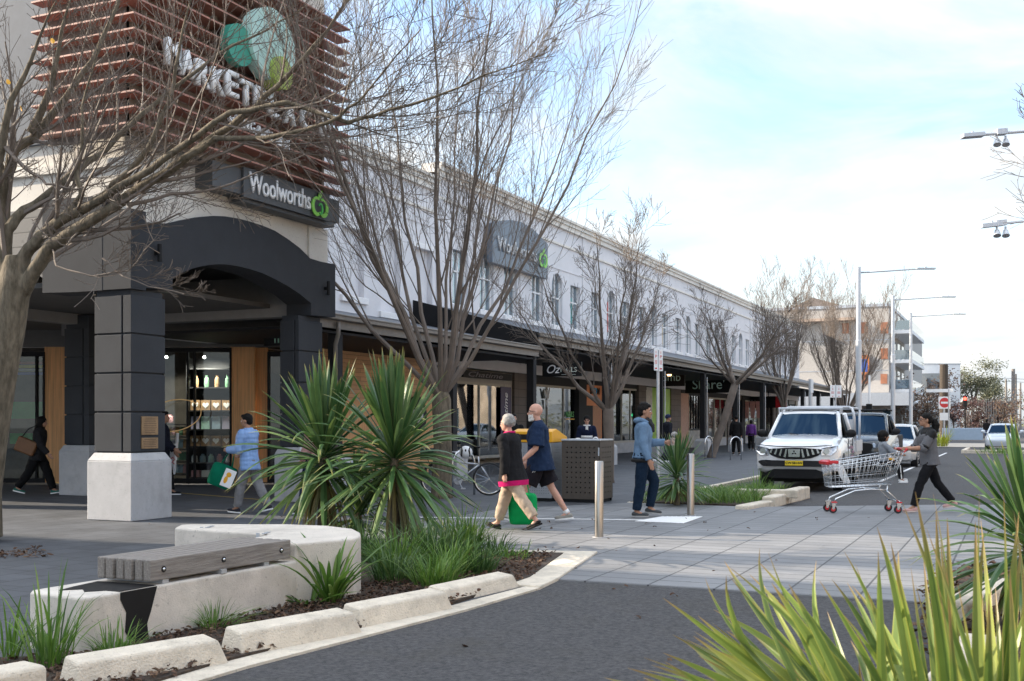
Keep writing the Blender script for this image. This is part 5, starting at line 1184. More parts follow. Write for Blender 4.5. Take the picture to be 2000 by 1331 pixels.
# traffic light
d = 74; t = thing('traffic_light', 'pedestrian signal on a pole glowing green by the dark pickup', 'traffic light', atd(1698, d)); mb = MB(); mb.cyl((0, 0, 0), (0, 0, 4.6), .07, n=10); obj('post', mb, M['white'], t)
mb = MB(); mb.box((.0, -.1, 2.25), (.38, .25, .9)); obj('housing', mb, M['black'], t, bevel=.03); mb = MB(); mb.cyl((0, -.24, 2.0), (0, -.22, 2.0), .14, n=16); obj('green_lens', mb, emis('walk_green', (.05, .8, .3), 2.5), t)
d = 100; t = thing('traffic_light', 'far traffic signal showing red among the maroon trees', 'traffic light', atd(1885, d)); mb = MB(); mb.cyl((0, 0, 0), (0, 0, 4), .06, n=8); obj('post', mb, M['black'], t); mb = MB(); mb.box((0, 0, 3.4), (.35, .25, 1.0)); obj('housing', mb, M['black'], t, bevel=.03); mb = MB(); mb.cyl((0, -.16, 3.6), (0, -.13, 3.6), .15, n=14); obj('red_lens', mb, emis('stop_red', (.9, .05, .03), 2.5), t)
for i, (u, top, d, lab) in enumerate(((1979, 721, 150, 'tallest power pole at the right, beside its shorter neighbour'), (1983, 731, 175, 'shorter power pole just right of the tallest'), (1965, 741, 170, 'dark power pole with cross arms left of the tallest'), (1993, 748, 190, 'rightmost slim power pole'))):
    hh = EYE+(HZ-top)*d/F; t = thing('power_pole', lab, 'pole', atd(u, d), YAW, 'power poles'); mb = MB(); mb.cyl((0, 0, 0), (0, 0, hh), .3 if i < 2 else .2, .24 if i < 2 else .15, n=8); obj('pole', mb, M['timber_old'], t)
    if i == 2: mb = MB(); mb.box((0, 0, hh*.55), (2.6, .15, .15)); mb.box((0, 0, hh*.65), (1.8, .15, .15)); obj('cross_arm', mb, M['timber_old'], t)
mb = MB(); mb.tube([P(1880+i*12, 742-3*math.sin(math.pi*i/11), 165) for i in range(12)], .03, 4); mb.tube([P(1880+i*12, 748-3*math.sin(math.pi*i/11), 165) for i in range(12)], .03, 4); one('overhead_wire', mb, M['black'], 'thin overhead wires sagging between the distant poles', 'wire')
for i in range(14):
    u = 1890+i*5.5; d = 116+i; mb = MB(); mb.box((0, 0, 1.9), (.12, .12, 3.8)); one('fence_post', mb, M['timber_old'], 'slim brown upright post in the row beyond the low wall', 'post', 'row of slim brown posts', loc=atd(u, d), rz=YAW) if False else None
t = thing('post_screen', 'row of slim brown upright posts beyond the low blue wall', 'screen', atd(1920, 112))
for i in range(16): mb = MB(); q = atd(1888+i*4.8, 110+i*.6)-atd(1920, 112); mb.box((q.x, q.y, 1.9+.1*math.sin(i*2)), (.13, .13, 3.8)); obj('post', mb, M['timber_old'], t)
mb = MB(); mb.box((0, 0, .5), (3.1, .8, 1.0)); one('low_wall', mb, mat('bluewall', (.3, .4, .52), .7, var=.05), 'low pale blue concrete block on the far footpath', 'wall', loc=atd(1880, 93), rz=YAW, bevel=.03)

# bicycle hoops
def hoop(label, p, rz_): 
    mb = MB(); pts = [Vector((-.3, 0, 0))]+[Vector((-.3*math.cos(a), 0, .62+.28*math.sin(a))) for a in [math.pi*i/10 for i in range(11)]]+[Vector((.3, 0, 0))]
    mb.tube(pts, .024, 8); return one('bicycle_hoop', mb, M['chrome'], label, 'bike rack', 'steel bicycle hoops', loc=p, rz=rz_, smooth=True)
hoop('steel bicycle hoop beside the leaning tree', G(1384, 896), R(75)); hoop('steel bicycle hoop just left of the white pickup', G(1437, 899), R(60)); hoop('steel bicycle hoop under the parked bicycle', G(905, 968), R(70))

# ================= FAR BUILDINGS =================
ap = thing('apartment_building', 'white apartment block with orange panels and brown hip roof past the arcade end', 'building', atd(1730, 125))
ai = Matrix.Translation(-atd(1730, 125))
Yf = 122.0
def FX(u): k = (u-1000)/F; return Yf/(k*SS+CC)*(k*CC-SS)
def FZ(u, v): k = (u-1000)/F; return EYE-(v-HZ)/F*Yf/(k*SS+CC)
x1 = FX(1736)
mb = MB(); mb.bb(-45, x1, Yf, Yf+45, 4.6, 13.6); mb.tf(ai); obj('wall', mb, mat('apt_wall', (.42, .39, .36), .8, var=.1), ap)
mb = MB(); mb.bb(-45.2, x1+.1, Yf-.1, Yf+45, 13.6, 13.9); mb.tf(ai); obj('roof_edge', mb, M['galv'], ap)
mb = MB(); xr = FX(1578); zr = FZ(1578, 583); mb.add([(FX(1490), Yf-1.2, 12.2), (FX(1672), Yf-1.2, 12.2), (FX(1672), Yf+30, 12.2), (FX(1490), Yf+30, 12.2), (xr, Yf+3, zr+.4), (FX(1655), Yf+4, zr-.9), (FX(1655), Yf+24, zr-.9), (xr, Yf+24, zr+.4)], [(0, 1, 5, 4), (1, 2, 6, 5), (2, 3, 7, 6), (3, 0, 4, 7), (4, 5, 6, 7), (3, 2, 1, 0)]); mb.tf(ai); obj('hip_roof', mb, mat('hiproof', (.24, .18, .14), .8, var=.15), ap)
for (u0, u1, v0, v1) in ((1680, 1695, 630, 652), (1720, 1735, 630, 652), (1720, 1734, 681, 702), (1678, 1696, 733, 750), (1720, 1733, 731, 750), (1645, 1658, 632, 652)):
    mb = MB(); mb.bb(FX(u0), FX(u1), Yf-.06, Yf-.003, FZ(u0, v1), FZ(u0, v0)); mb.tf(ai); obj('orange_panel', mb, mat('panel_orange', (.32, .13, .07), .7, var=.2, vs=2), ap)
mb = MB(); mb.bb(FX(1678), FX(1698), Yf-.3, Yf-.07, FZ(1690, 732), FZ(1690, 694)); mb.tf(ai); o = obj('mural_frame', mb, M['orange'], ap); mb = MB(); mb.bb(FX(1681), FX(1695), Yf-.32, Yf-.301, FZ(1690, 727), FZ(1690, 702)); mb.tf(ai); q = obj('mural', mb, ban[1], ap); q.parent = o
for z in (6.9, 10.1): mb = MB(); mb.bb(x1-10, x1, Yf-.03, Yf-.001, z, z+.06); mb.tf(ai); obj('joint_line', mb, M['galv'], ap)
mb = MB(); mb.bb(x1-14, x1+2.5, Yf-3.5, Yf, 3.2, 4.5); mb.tf(ai); obj('awning', mb, M['galv'], ap)
mb = MB(); mb.bb(x1-14, x1+.2, Yf, Yf+.2, 0, 3.2); mb.tf(ai); obj('shopfront', mb, mat('dkshop', (.2, .18, .17), .5, var=.5, vs=.6), ap)
for i in range(7): mb = MB(); mb.bb(x1-12+i*1.9, x1-11.2+i*1.9, Yf-.06, Yf-.002, .3, 2.9); mb.tf(ai); obj('shop_window', mb, M['glass_win'], ap)
for z in (4.6, 7.7, 10.8):
    mb = MB(); mb.bb(x1, x1+2.2, Yf+1, Yf+18, z, z+.35); mb.tf(ai); o = obj('balcony', mb, M['wallwhite'], ap)
    mb = MB(); mb.bb(x1+2.1, x1+2.15, Yf+1, Yf+18, z+.4, z+1.35); mb.bb(x1+.1, x1+2.15, Yf+1, Yf+1.05, z+.4, z+1.35); mb.tf(ai); q = obj('balustrade', mb, M['glass_win'], ap); q.parent = o
    for yy in (4, 9, 14): mb = MB(); mb.bb(x1, x1+.04, Yf+yy, Yf+yy+2.6, z+.4, z+2.6); mb.tf(ai); obj('window', mb, M['glass_win'], ap)
def block(name, label, X, ua, ub, zt, z0, m_, wn=(), name2='wall'):
    ya, yb = YX(ua, X), YX(ub, X); t = thing(name, label, 'building', (X, ya, 0)); i_ = Matrix.Translation((-X, -ya, 0)); mb = MB(); mb.bb(X-25, X, ya, yb, z0, zt); mb.tf(i_); obj('wall', mb, m_, t)
    return t, ya, yb, i_
t, ya, yb, i_ = block('shop_row', 'long beige two storey shop row with a projecting grey box window', -14.6, 1767, 1862, 9.5, 4.4, mat('beige_far', (.45, .4, .34), .8, var=.08))
mb = MB(); mb.bb(-39, -14.8, ya-.3, ya-.02, 4.4, 9.9); mb.tf(i_); obj('end_wall', mb, mat('greyend', (.28, .27, .26), .8), t)
mb = MB(); mb.bb(-14.9, -14.1, ya, yb, 4.2, 5.4); mb.tf(i_); obj('balcony_band', mb, M['wallwhite'], t)
mb = MB(); mb.bb(-18, -11.8, ya+1, yb, 3.1, 4.19); mb.tf(i_); obj('awning', mb, M['galv'], t)
mb = MB(); mb.bb(-16, -15, ya, yb, 0, 4.19); mb.tf(i_); obj('shopfront', mb, mat('dkshop2', (.16, .15, .14), .5, var=.5, vs=.4), t)
for i in range(12): mb = MB(); yy = ya+3+i*(yb-ya-6)/12; mb.bb(-14.99, -14.9, yy, yy+3, .2, 2.9); mb.tf(i_); obj('shop_window', mb, M['glass_win'], t)
mb = MB(); yq = YX(1835, -12.5); mb.bb(-16, -12.3, yq, yq+14, 7.4, 10.3); mb.tf(i_); obj('box_window', mb, mat('boxgrey', (.13, .15, .17), .6), t)
c = atd(1835, 215); t = thing('office_block', 'plain white office block standing highest beyond the shop row', 'building', c, YAW)
mb = MB(); mb.bb(-7.5, 4.0, 0, 20, 0, 12.7); obj('wall', mb, M['wallwhite'], t); mb = MB(); mb.bb(-7.6, 4.1, -.1, 20, 12.7, 12.9); obj('roof_edge', mb, M['galv'], t)
for x in (-3.5, -.6): mb = MB(); mb.bb(x, x+1.5, -.05, -.002, 9.2, 10.1); obj('window', mb, M['glass_win'], t)
for z in (2.5, 6, 9.2): mb = MB(); mb.bb(4.002, 4.05, 4, 7, z, z+1.6); obj('window', mb, M['glass_win'], t)
c = atd(1965, 210); t = thing('station_shelter', 'low flat brown station roof on slim columns at the far right', 'shelter', c, YAW)
mb = MB(); mb.add([(-5.5, 0, 4.9), (3, 0, 4.9), (3, 10, 4.9), (-3, 10, 4.9), (-6, 0, 5.3), (3, 0, 5.5), (3, 10, 5.5), (-3, 10, 5.5)], [(3, 2, 1, 0), (4, 5, 6, 7), (0, 1, 5, 4), (1, 2, 6, 5), (2, 3, 7, 6), (3, 0, 4, 7)]); obj('roof', mb, mat('stroof', (.16, .1, .07), .7), t)
for x in (-2.5, 0, 2.5): mb = MB(); mb.bb(x-.12, x+.12, 1, 1.25, 0, 4.9); obj('column', mb, M['galv'], t)
mb = MB(); mb.bb(-.9, 1.3, -.2, -.1, 2.1, 3.7); obj('timetable_board', mb, M['wallwhite'], t)
# goods in the porch shop window
gc = 'goods on the shop shelves'
gm = {'kraft': mat('kraft', (.3, .18, .09), .8, var=.1), 'mint': mat('mintb', (.3, .5, .42), .6), 'lilac': mat('lilac', (.38, .36, .5), .6), 'sky': mat('skyb', (.3, .42, .52), .6), 'wht': M['white'], 'pnk': mat('pnk', (.55, .3, .32), .6), 'grn': mat('jargr', (.12, .25, .15), .5)}
shelf = thing('display_shelf', 'dark shelving full of boxes behind the porch shop glass', 'shelf', P(412, 0, 26.6)*1.0)
shelf.location = Vector((shelf.location.x, shelf.location.y, 0)); shelf.rotation_euler = (0, 0, YAW)
for z in (.15, .5, .9, 1.3, 1.75, 2.3, 2.75): mb = MB(); mb.bb(-.55, .5, -.05, .5, z-.03, z); obj('shelf_board', mb, M['char'], shelf)
mb = MB(); mb.bb(-.58, -.55, -.05, .5, 0, 3); mb.bb(.5, .53, -.05, .5, 0, 3); mb.bb(-.58, .53, .5, .53, 0, 3); obj('side_panel', mb, M['char'], shelf)
SB = shelf.location
def good(x, z, w_, h_, m_, lab, kind='box', heart=False):
    mb = MB(); 
    if kind == 'box': mb.bb(-w_/2, w_/2, 0, .2, 0, h_)
    else: mb.lathe((0, .1, 0), [(w_*.45, 0), (w_*.5, h_*.3), (w_*.45, h_*.75), (w_*.25, h_*.85), (w_*.25, h_)], 12)
    o = one('gift_box' if kind == 'box' else 'jar', mb, m_, lab, 'box' if kind == 'box' else 'jar', gc, loc=SB+RV*x+Vector((0, 0, z)), rz=YAW)
    if heart:
        hp = MB(); pts = []
        for i in range(20):
            a = 6.283*i/20; pts.append(Vector((.0045*16*math.sin(a)**3*w_/.2, -.006, h_/2+.0045*(13*math.cos(a)-5*math.cos(2*a)-2*math.cos(3*a)-math.cos(4*a))*w_/.2)))
        hp.prism(pts, (0, .004, 0)); obj('heart', hp, M['white'], o)
for r_, z in ((0, 1.75), (1, .9)):
    for i in range(4): good(-.38+i*.25, z, .22, .24, gm['kraft'], 'kraft gift box with white heart on the %s shelf, %s' % (('upper', 'lower')[r_], ('leftmost', 'second from left', 'second from right', 'rightmost')[i]), heart=True)
for i, k_ in enumerate(('lilac', 'mint', 'sky', 'lilac')): good(-.38+i*.25, 1.3, .2, .3, gm[k_], 'pastel gift box between the heart boxes, %s' % ('leftmost', 'second from left', 'second from right', 'rightmost')[i])
for i, k_ in enumerate(('wht', 'sky', 'mint', 'pnk', 'wht')): good(-.42+i*.2, .5, .15, .2, gm[k_], 'small round jar on the second lowest shelf, %s' % ('leftmost', 'second from left', 'middle', 'second from right', 'rightmost')[i], 'jar')
for i, k_ in enumerate(('pnk', 'wht', 'kraft', 'grn')): good(-.38+i*.25, .15, .19, .16, gm[k_], 'small gift box on the lowest shelf, %s' % ('leftmost', 'second from left', 'second from right', 'rightmost')[i])
for i in range(4): good(-.38+i*.25, 2.3, .12, .28, gm['grn' if i % 2 else 'kraft'], 'slim jar on the top shelf, %s' % ('leftmost', 'second from left', 'second from right', 'rightmost')[i], 'jar')
# table with colourful goods left of the shelf
for i in range(26):
    u = 322+(i % 6)*7.6; z = .25+(i//6)*.3; good((u-412)/F*26.6, z, .16, .2, random.choice(list(gm.values())), 'small coloured tin on the %s stand shelf, %s' % (('lowest', 'second', 'middle', 'fourth', 'top')[i//6], ('leftmost', 'second from left', 'third from left', 'third from right', 'second from right', 'rightmost')[i%6]), 'jar')
mb = MB()
for z in (.22, .52, .82, 1.12, 1.42): mb.bb(-1.15, -.6, 0, .35, z-.03, z)
mb.bb(-1.18, -1.15, 0, .35, 0, 1.5); one('display_stand', mb, M['char'], 'low dark stand of tins left of the tall shelving', 'shelf', loc=SB, rz=YAW)
mb = MB(); pts = [Vector((.62*math.cos(a), 0, .36*math.sin(a)+.08*math.cos(a))) for a in [6.283*i/36 for i in range(37)]]; mb.tube(pts, .011, 6); one('ring_light', mb, emis('ringglow', (.5, .33, .15), .12), 'glowing oval ring hanging in the shop window right of the pier', 'light', loc=P(340, 812, 25.6), rz=YAW, smooth=True)
mb = MB(); mb.bb(-.5, .5, 0, .04, 0, .4); mb.bb(-.4, .4, -.01, 0, -.6, -.35); o = one('window_poster', mb, mat('postgreen', (.02, .35, .08), .5), 'green poster inside the far left shop window', 'poster', loc=P(52, 818, 26.5), rz=YAW)
t = thing('striped_poster', 'rainbow striped strip in the far left shop window', 'poster', P(60, 720, 26.6), YAW)
for i, k_ in enumerate(((.5, .1, .1), (.7, .6, .05), (.6, .6, .6), (.1, .15, .6))): mb = MB(); mb.bb(-.6, .3, 0, .02, .1-i*.085, .16-i*.085); obj('stripe', mb, mat('st%d' % i, k_, .5), t)
# ================= PEOPLE =================
SK = {'pale': mat('skin_pale', (.55, .3, .22), .5, var=.08), 'tan': mat('skin_tan', (.36, .19, .12), .5, var=.08), 'brown': mat('skin_brown', (.2, .1, .065), .5, var=.08)}
HM = {}
def cm(c, rough=.85, bump=.3): 
    k_ = ('c',)+tuple(c)
    if k_ not in HM: HM[k_] = mat('cloth_%d' % len(HM), c, rough, var=.14, vs=9, bump=bump, bs=250, spec=.15)
    return HM[k_]
def V3(x, y, z): return Vector((x, y, z))
def person(label, loc, phi, H, legs, arms, L_, lean=0, head=(0, 0), vox=.009, grp=None, lift=0, sit=None, hand=('relax', 'relax'), bulk=1.0):
    """legs: ((thigh, knee, footpitch) left, right) degrees; arms: ((flex, abduct, elbow) left, right). local x forward, y left."""
    s = H/1.75; rz = R(phi)+YAW; t = thing('person', label, 'person', loc, rz, grp)
    skin = SK[L_.get('skin', 'pale')]
    def rot(v, a): c_, n_ = math.cos(a), math.sin(a); return V3(v.x*c_+v.z*n_, v.y, -v.x*n_+v.z*c_)   # pitch forward about y
    # feet first, pelvis height from the lowest foot
    J = {}; low = 9
    for sd_, (a, b, fp) in zip((1, -1), legs):
        th = V3(math.sin(R(a)), 0, -math.cos(R(a)))*.43; sh_ = V3(math.sin(R(a-b)), 0, -math.cos(R(a-b)))*.42
        hip = V3(0, sd_*.088, 0); kn = hip+th; an = kn+sh_; f_ = V3(math.cos(R(fp)), 0, -math.sin(R(fp))); upf = V3(f_.z*-1, 0, f_.x)
        ball = an+f_*.13-upf*.075; heel = an-f_*.055-upf*.075
        low = min(low, ball.z, heel.z, (an+f_*.2-upf*.07).z if fp > 0 else 9); J[sd_] = [hip, kn, an, f_, upf, ball, heel]
    pz = -low+.012 if sit is None else sit/s
    O = V3(0, 0, pz)
    for k_ in J: J[k_][0] += O; J[k_][1] += O; J[k_][2] += O; J[k_][5] += O; J[k_][6] += O
    la = R(lean)
    def T_(x, y, z): return O+rot(V3(x, y, z), la)
    shz = .50; neck = T_(-.005, 0, .555); hc = T_(.015, 0, .70)
    hy, hp = R(head[0]), R(head[1]); HR = RZ(hy, 3, 'Z') @ RZ(la*.4+hp, 3, 'Y')
    hc = neck+V3(.012, 0, .0)+(RZ(la*.5, 3, 'Y') @ V3(.02, 0, .145))
    A = {}
    for sd_, (fl, ab, el) in zip((1, -1), arms):
        sp = T_(0, sd_*.185*bulk, shz-.03); d1 = rot(V3(math.sin(R(fl))*math.cos(R(ab)), sd_*math.sin(R(ab)), -math.cos(R(fl))*math.cos(R(ab))), la)
        eb = sp+d1*.285; fl2 = R(fl+el); d2 = rot(V3(math.sin(fl2)*math.cos(R(ab*.3)), sd_*math.sin(R(ab*.3))-(.25*sd_ if el > 60 else 0), -math.cos(fl2)*math.cos(R(ab*.3))), la).normalized()
        wr = eb+d2*.25; A[sd_] = (sp, eb, wr, d1, d2)
    # ---- body, one surface
    mb = MB()
    def rings(m_, spec, n=18):
        m_.ring([[V3(*c) if not isinstance(c, Vector) else c for c in []] for _ in []], n) if False else None
        rg = []
        for (z, rx, ry, xo) in spec: rg.append([T_(xo+rx*math.cos(6.283*k/n), ry*math.sin(6.283*k/n), z) for k in range(n)])
        m_.ring(rg, n)
    B = bulk
    tors = [(-.09, .075, .1, 0), (-.05, .105, .15, -.01), (.03, .11*B, .158, -.01), (.12, .095*B, .135*B, 0), (.22, .098*B, .138*B, .005), (.34, .108*B, .155*B, .01), (.43, .1*B, .17*B, .0), (.49, .075, .15*B, -.01), (.54, .05, .075, -.01)]
    rings(mb, tors)
    mb.cap(T_(-.008, 0, .5), neck+(hc-neck)*.45, .056, .05, 12)
    hs = L_.get('headscale', 1)
    def HP(x, y, z): return hc+(HR @ V3(x, y, z))*hs
    mb.ell(HP(-.008, 0, .022), V3(.097, .076, .095)*hs, HR, 16, 12); mb.ell(HP(.022, 0, -.045), V3(.066, .058, .072)*hs, HR, 14, 9); mb.ell(HP(.066, 0, -.088), V3(.022, .028, .02)*hs, HR, 10, 6)
    mb.cap(HP(.086, 0, .012), HP(.108, 0, -.03), .009*hs, .014*hs, 8); mb.ell(HP(.1, 0, -.036), V3(.014, .019, .01)*hs, HR, 8, 6)
    mb.ell(HP(.078, 0, .026), V3(.014, .058, .011)*hs, HR, 10, 6); mb.ell(HP(.083, 0, -.062), V3(.013, .024, .007)*hs, HR, 10, 5); mb.ell(HP(.08, 0, -.072), V3(.013, .02, .007)*hs, HR, 10, 5)
    for q in (1, -1): mb.ell(HP(-.005, q*.077, -.008), V3(.02, .009, .031)*hs, HR @ RZ(-q*.35, 3, 'Z'), 10, 7); mb.ell(HP(.055, q*.036, -.02), V3(.025, .02, .022)*hs, HR, 8, 6)
    for q, (sp, eb, wr, d1, d2) in A.items():
        mb.cap(sp, eb, .05*B**.5, .04, 12); mb.cap(eb, eb+d2*.1, .041, .043, 12); mb.cap(eb+d2*.1, wr, .042, .026, 12)
        # hand: palm, four unequal bent fingers and a side thumb
        inn = V3(0, -q, 0); pn = (inn-d2*inn.dot(d2)).normalized(); sdv = d2.cross(pn)*q      # pn: palm normal (towards the body), sdv: thumb side
        if sdv.dot(rot(V3(1, 0, 0), 0)) < 0 and abs(sdv.x) > .2: sdv = -sdv
        pc = wr+d2*.048; PMt = Matrix((d2, sdv, pn)).transposed()
        mb.ell(pc, (.053, .04, .016), PMt, 12, 7); mb.cap(wr-d2*.02, wr+d2*.03, .027, .024, 10)
        curl = {'relax': .35, 'grip': 1.25, 'hold': .95}[hand[0 if q == 1 else 1]]
        for fi, (off, fl_, r_) in enumerate(((.028, .078, .0088), (.0095, .088, .0092), (-.0095, .082, .0088), (-.027, .064, .0078))):
            p = wr+d2*.085+sdv*off; c1 = curl*(.55+.08*fi); dd1 = (d2*math.cos(c1)+pn*math.sin(c1)); p1 = p+dd1*fl_*.5; c2 = c1+curl*.75; dd2 = (d2*math.cos(c2)+pn*math.sin(c2)); p2 = p1+dd2*fl_*.3; c3 = c2+curl*.5; dd3 = (d2*math.cos(c3)+pn*math.sin(c3)); p3 = p2+dd3*fl_*.24
            mb.tube([p-dd1*.012, p, p1, p2, p3], [r_, r_, r_*.95, r_*.88, r_*.7], 8)
        p = wr+d2*.025+sdv*.03; td = (d2*.75+sdv*.55+pn*.35*min(1, curl+.2)).normalized(); p1 = p+td*.035; td2 = (d2*.9+sdv*.1+pn*(.4+curl*.4)).normalized()
        mb.tube([p-td*.015, p, p1, p1+td2*.03], [.012, .0125, .0105, .008], 8)
    for q in (1, -1):
        hip, kn, an, f_, upf, ball, heel = J[q]
        mb.cap(hip, kn, .082, .052, 14); mb.cap(kn, kn.lerp(an, .35), .052, .052, 14); mb.cap(kn.lerp(an, .35), an, .051, .033, 12); mb.cap(an, an+f_*.09-upf*.045, .036, .03, 10)
    mb.tf(Matrix.Scale(s, 4)); bo = obj('body', mb, skin, t, smooth=True); remesh(bo, vox, 3)
    # ---- eyes
    if vox < .012:
        for q in (1, -1):
            e = MB(); e.ell(HP(.083, q*.032, .004)*s, Vector((.009, .013, .0075))*s, HR, 10, 6); eo = obj('eye', e, M['white'], t, smooth=True)
            e = MB(); e.ell(HP(.0905, q*.032, .004)*s, Vector((.0035, .006, .006))*s, HR, 8, 5); obj('iris', e, M['black'], eo, smooth=True)
            e = MB(); e.tube([HP(.086, q*.015, .026)*s, HP(.09, q*.032, .031)*s, HP(.08, q*.05, .026)*s], [.003*s, .005*s, .002*s], 6); obj('eyebrow', e, L_['hairmat'] if L_.get('hairmat') else M['char'], t)
    def blob(nm, m_, mt, disp=.0, vx=None, sm=2, par=t, ds=.12):
        m_.tf(Matrix.Scale(s, 4)); o = obj(nm, m_, mt, par, smooth=True); remesh(o, vx or max(vox, .009), sm, disp, ds); return o
    # ---- trousers / shorts
    pk = L_.get('pants'); g = .018+L_.get('loose', 0)
    if pk:
        m_ = MB(); rings(m_, [(-.12, .07, .1, 0), (-.07, .115+g, .155+g, -.01), (.0, .122+g, .165+g, -.01), (.06, .115*B+g*.6, .158*B+g*.6, -.005), (.1, .105*B, .15*B, 0)])
        for q in (1, -1):
            hip, kn, an, f_, upf, ball, heel = J[q]; e_ = L_.get('crop', 0)
            if L_.get('shorts'):
                m_.tube([hip, hip.lerp(kn, .5), hip.lerp(kn, .82)], [.098, .095+g, .1+g], 16)
            else:
                e1 = an.lerp(kn, .06+e_); m_.tube([hip, hip.lerp(kn, .5), kn, kn.lerp(an, .4), e1], [.095, .08+g, .062+g, .058+g, (.047+g*.9)], 16)
        blob('shorts' if L_.get('shorts') else 'trousers', m_, pk, .024, ds=.07)
    # ---- top
    tp = L_.get('top'); gt = L_.get('tl', .016); hem = L_.get('hem', -.06)
    if tp:
        m_ = MB(); fl = L_.get('flare', 0)
        spec = [(hem, .12*B+gt+fl, .165*B+gt+fl, -.01), (hem*.4, .118*B+gt+fl*.6, .16*B+gt+fl*.7, -.008), (.12, .108*B+gt+fl*.3, .145*B+gt+fl*.3, 0), (.24, .108*B+gt, .15*B+gt, .004), (.36, .115*B+gt, .165*B+gt, .008), (.44, .106*B+gt, .178*B+gt, 0), (.5, .085+gt, .16*B+gt*.8, -.008), (.55, .06+gt*.7, .09+gt, -.01), (.578, .052+gt*.6, .062+gt*.8, -.008)]
        rings(m_, spec)
        for q, (sp, eb, wr, d1, d2) in A.items():
            sl = L_.get('sleeve', 2)
            if sl == 1: m_.ell(sp, .066+gt); m_.tube([sp-d1*.02, sp, sp.lerp(eb, .5), sp.lerp(eb, .92)], [.05, .06+gt, .06+gt*1.6, .06+gt*2], 14)
            elif sl == 1.5: m_.cap(sp, eb, .056+gt, .048+gt, 14); m_.tube([eb, eb.lerp(wr, .3)], [.048+gt, .046+gt], 14)
            else: m_.cap(sp, eb, .056+gt, .046+gt, 14); m_.tube([eb, eb.lerp(wr, .5), eb.lerp(wr, .97)], [.045+gt, .041+gt, .032+gt], 14)
        o = blob('top', m_, tp, L_.get('dt', .024), ds=.08)
    # ---- shoes
    if L_.get('shoe'):
        for q in (1, -1):
            hip, kn, an, f_, upf, ball, heel = J[q]; m_ = MB(); side = V3(0, 1, 0); FM = Matrix((f_, side, upf)).transposed()
            lo = L_.get('lowshoe'); 
            m_.ell(an+f_*.115-upf*.045, (.085, .043, .03), FM, 14, 8); m_.ell(an+f_*.0-upf*.035, (.075, .039, .045 if not lo else .03), FM, 14, 8); m_.ell(an+f_*.05-upf*.045, (.1, .04, .033), FM, 14, 8)
            if L_.get('sock') is not None: pass
            o = blob('shoe', m_, L_['shoe'], 0, .009)
            m_ = MB(); rg = []
            for zz in (-.085, -.06): rg.append([an+f_*(.055+.135*math.cos(6.283*k/18))+side*(.042*math.sin(6.283*k/18))*(1 if math.cos(6.283*k/18) > -.2 else .85)+upf*zz for k in range(18)])
            m_.ring(rg, 18); m_.tf(Matrix.Scale(s, 4)); so = obj('sole', m_, L_.get('sole', M['white']), o, bevel=.004)
    # ---- hair
    hr = L_.get('hair'); hm = L_.get('hairmat')
    if hr:
        m_ = MB()
        if hr == 'short':
            m_.ell(HP(-.022, 0, .04), V3(.1, .084, .092)*hs, HR, 16, 10); m_.ell(HP(-.055, 0, -.01), V3(.06, .074, .07)*hs, HR, 12, 8); m_.ell(HP(.03, 0, .09), V3(.06, .062, .035)*hs, HR, 12, 8)
        elif hr == 'curly':
            rg_ = random.Random(3)
            for i in range(150):
                a, b_ = rg_.uniform(0, 6.28), rg_.uniform(-.5, 1.5); x, y, z = math.cos(a)*math.cos(b_), math.sin(a)*math.cos(b_), math.sin(b_)
                if x > .35 and z < .62: continue
                m_.ell(HP(-.02+.098*x, .082*y, .03+.1*z), .024*hs, None, 7, 5)
            m_.ell(HP(-.025, 0, .03), V3(.1, .085, .1)*hs, HR, 12, 8)
        elif hr == 'bob':
            m_.ell(HP(-.02, 0, .03), V3(.112, .096, .1)*hs, HR, 16, 10); m_.ell(HP(-.035, 0, -.04), V3(.085, .092, .085)*hs, HR, 14, 8)
        elif hr == 'pony':
            m_.ell(HP(-.02, 0, .038), V3(.104, .083, .09)*hs, HR, 16, 10); m_.ell(HP(-.05, 0, .0), V3(.07, .078, .07)*hs, HR, 12, 8)
            m_.tube([HP(-.1, 0, .0), HP(-.16, 0, -.0), HP(-.19, 0, -.07), HP(-.18, 0, -.17), HP(-.15, 0, -.26)], [.03, .055, .07, .06, .02], 10)
        elif hr == 'long':
            m_.ell(HP(-.02, 0, .03), V3(.112, .094, .1)*hs, HR, 16, 10); m_.tube([HP(-.03, 0, 0), HP(-.06, 0, -.12), HP(-.08, 0, -.25), HP(-.08, 0, -.34)], [.09, .1, .09, .03], 14)
        elif hr == 'beanie':
            m_.ell(HP(-.015, 0, .045), V3(.106, .088, .098)*hs, HR, 16, 10)
        blob('hair' if hr != 'beanie' else 'beanie', m_, hm, .012 if hr in ('short', 'bob', 'pony') else 0, min(vox, .009) if hr == 'curly' else None, 1, ds=.03)
    return t, J, A, HP, HR, s, T_
def acc(t, name, mb, m_, s=1, **k): 
    if s != 1: mb.tf(Matrix.Scale(s, 4))
    return obj(name, mb, m_, t, **k)
hair_black = mat('hair_black', (.006, .005, .0045), .7, spec=.2, var=.3, vs=30, bump=.6, bs=90); hair_grey = mat('hair_grey', (.3, .285, .27), .8, var=.3, vs=20, bump=1, bs=120); beard = mat('beard', (.6, .58, .55), .9, var=.2, vs=30, bump=1, bs=120)
def tape(t, s, pts, r, m_, nm): mb = MB(); mb.tube(pts, r, 6); return acc(t, nm, mb, m_, s)
gcp = 'people crossing the street'
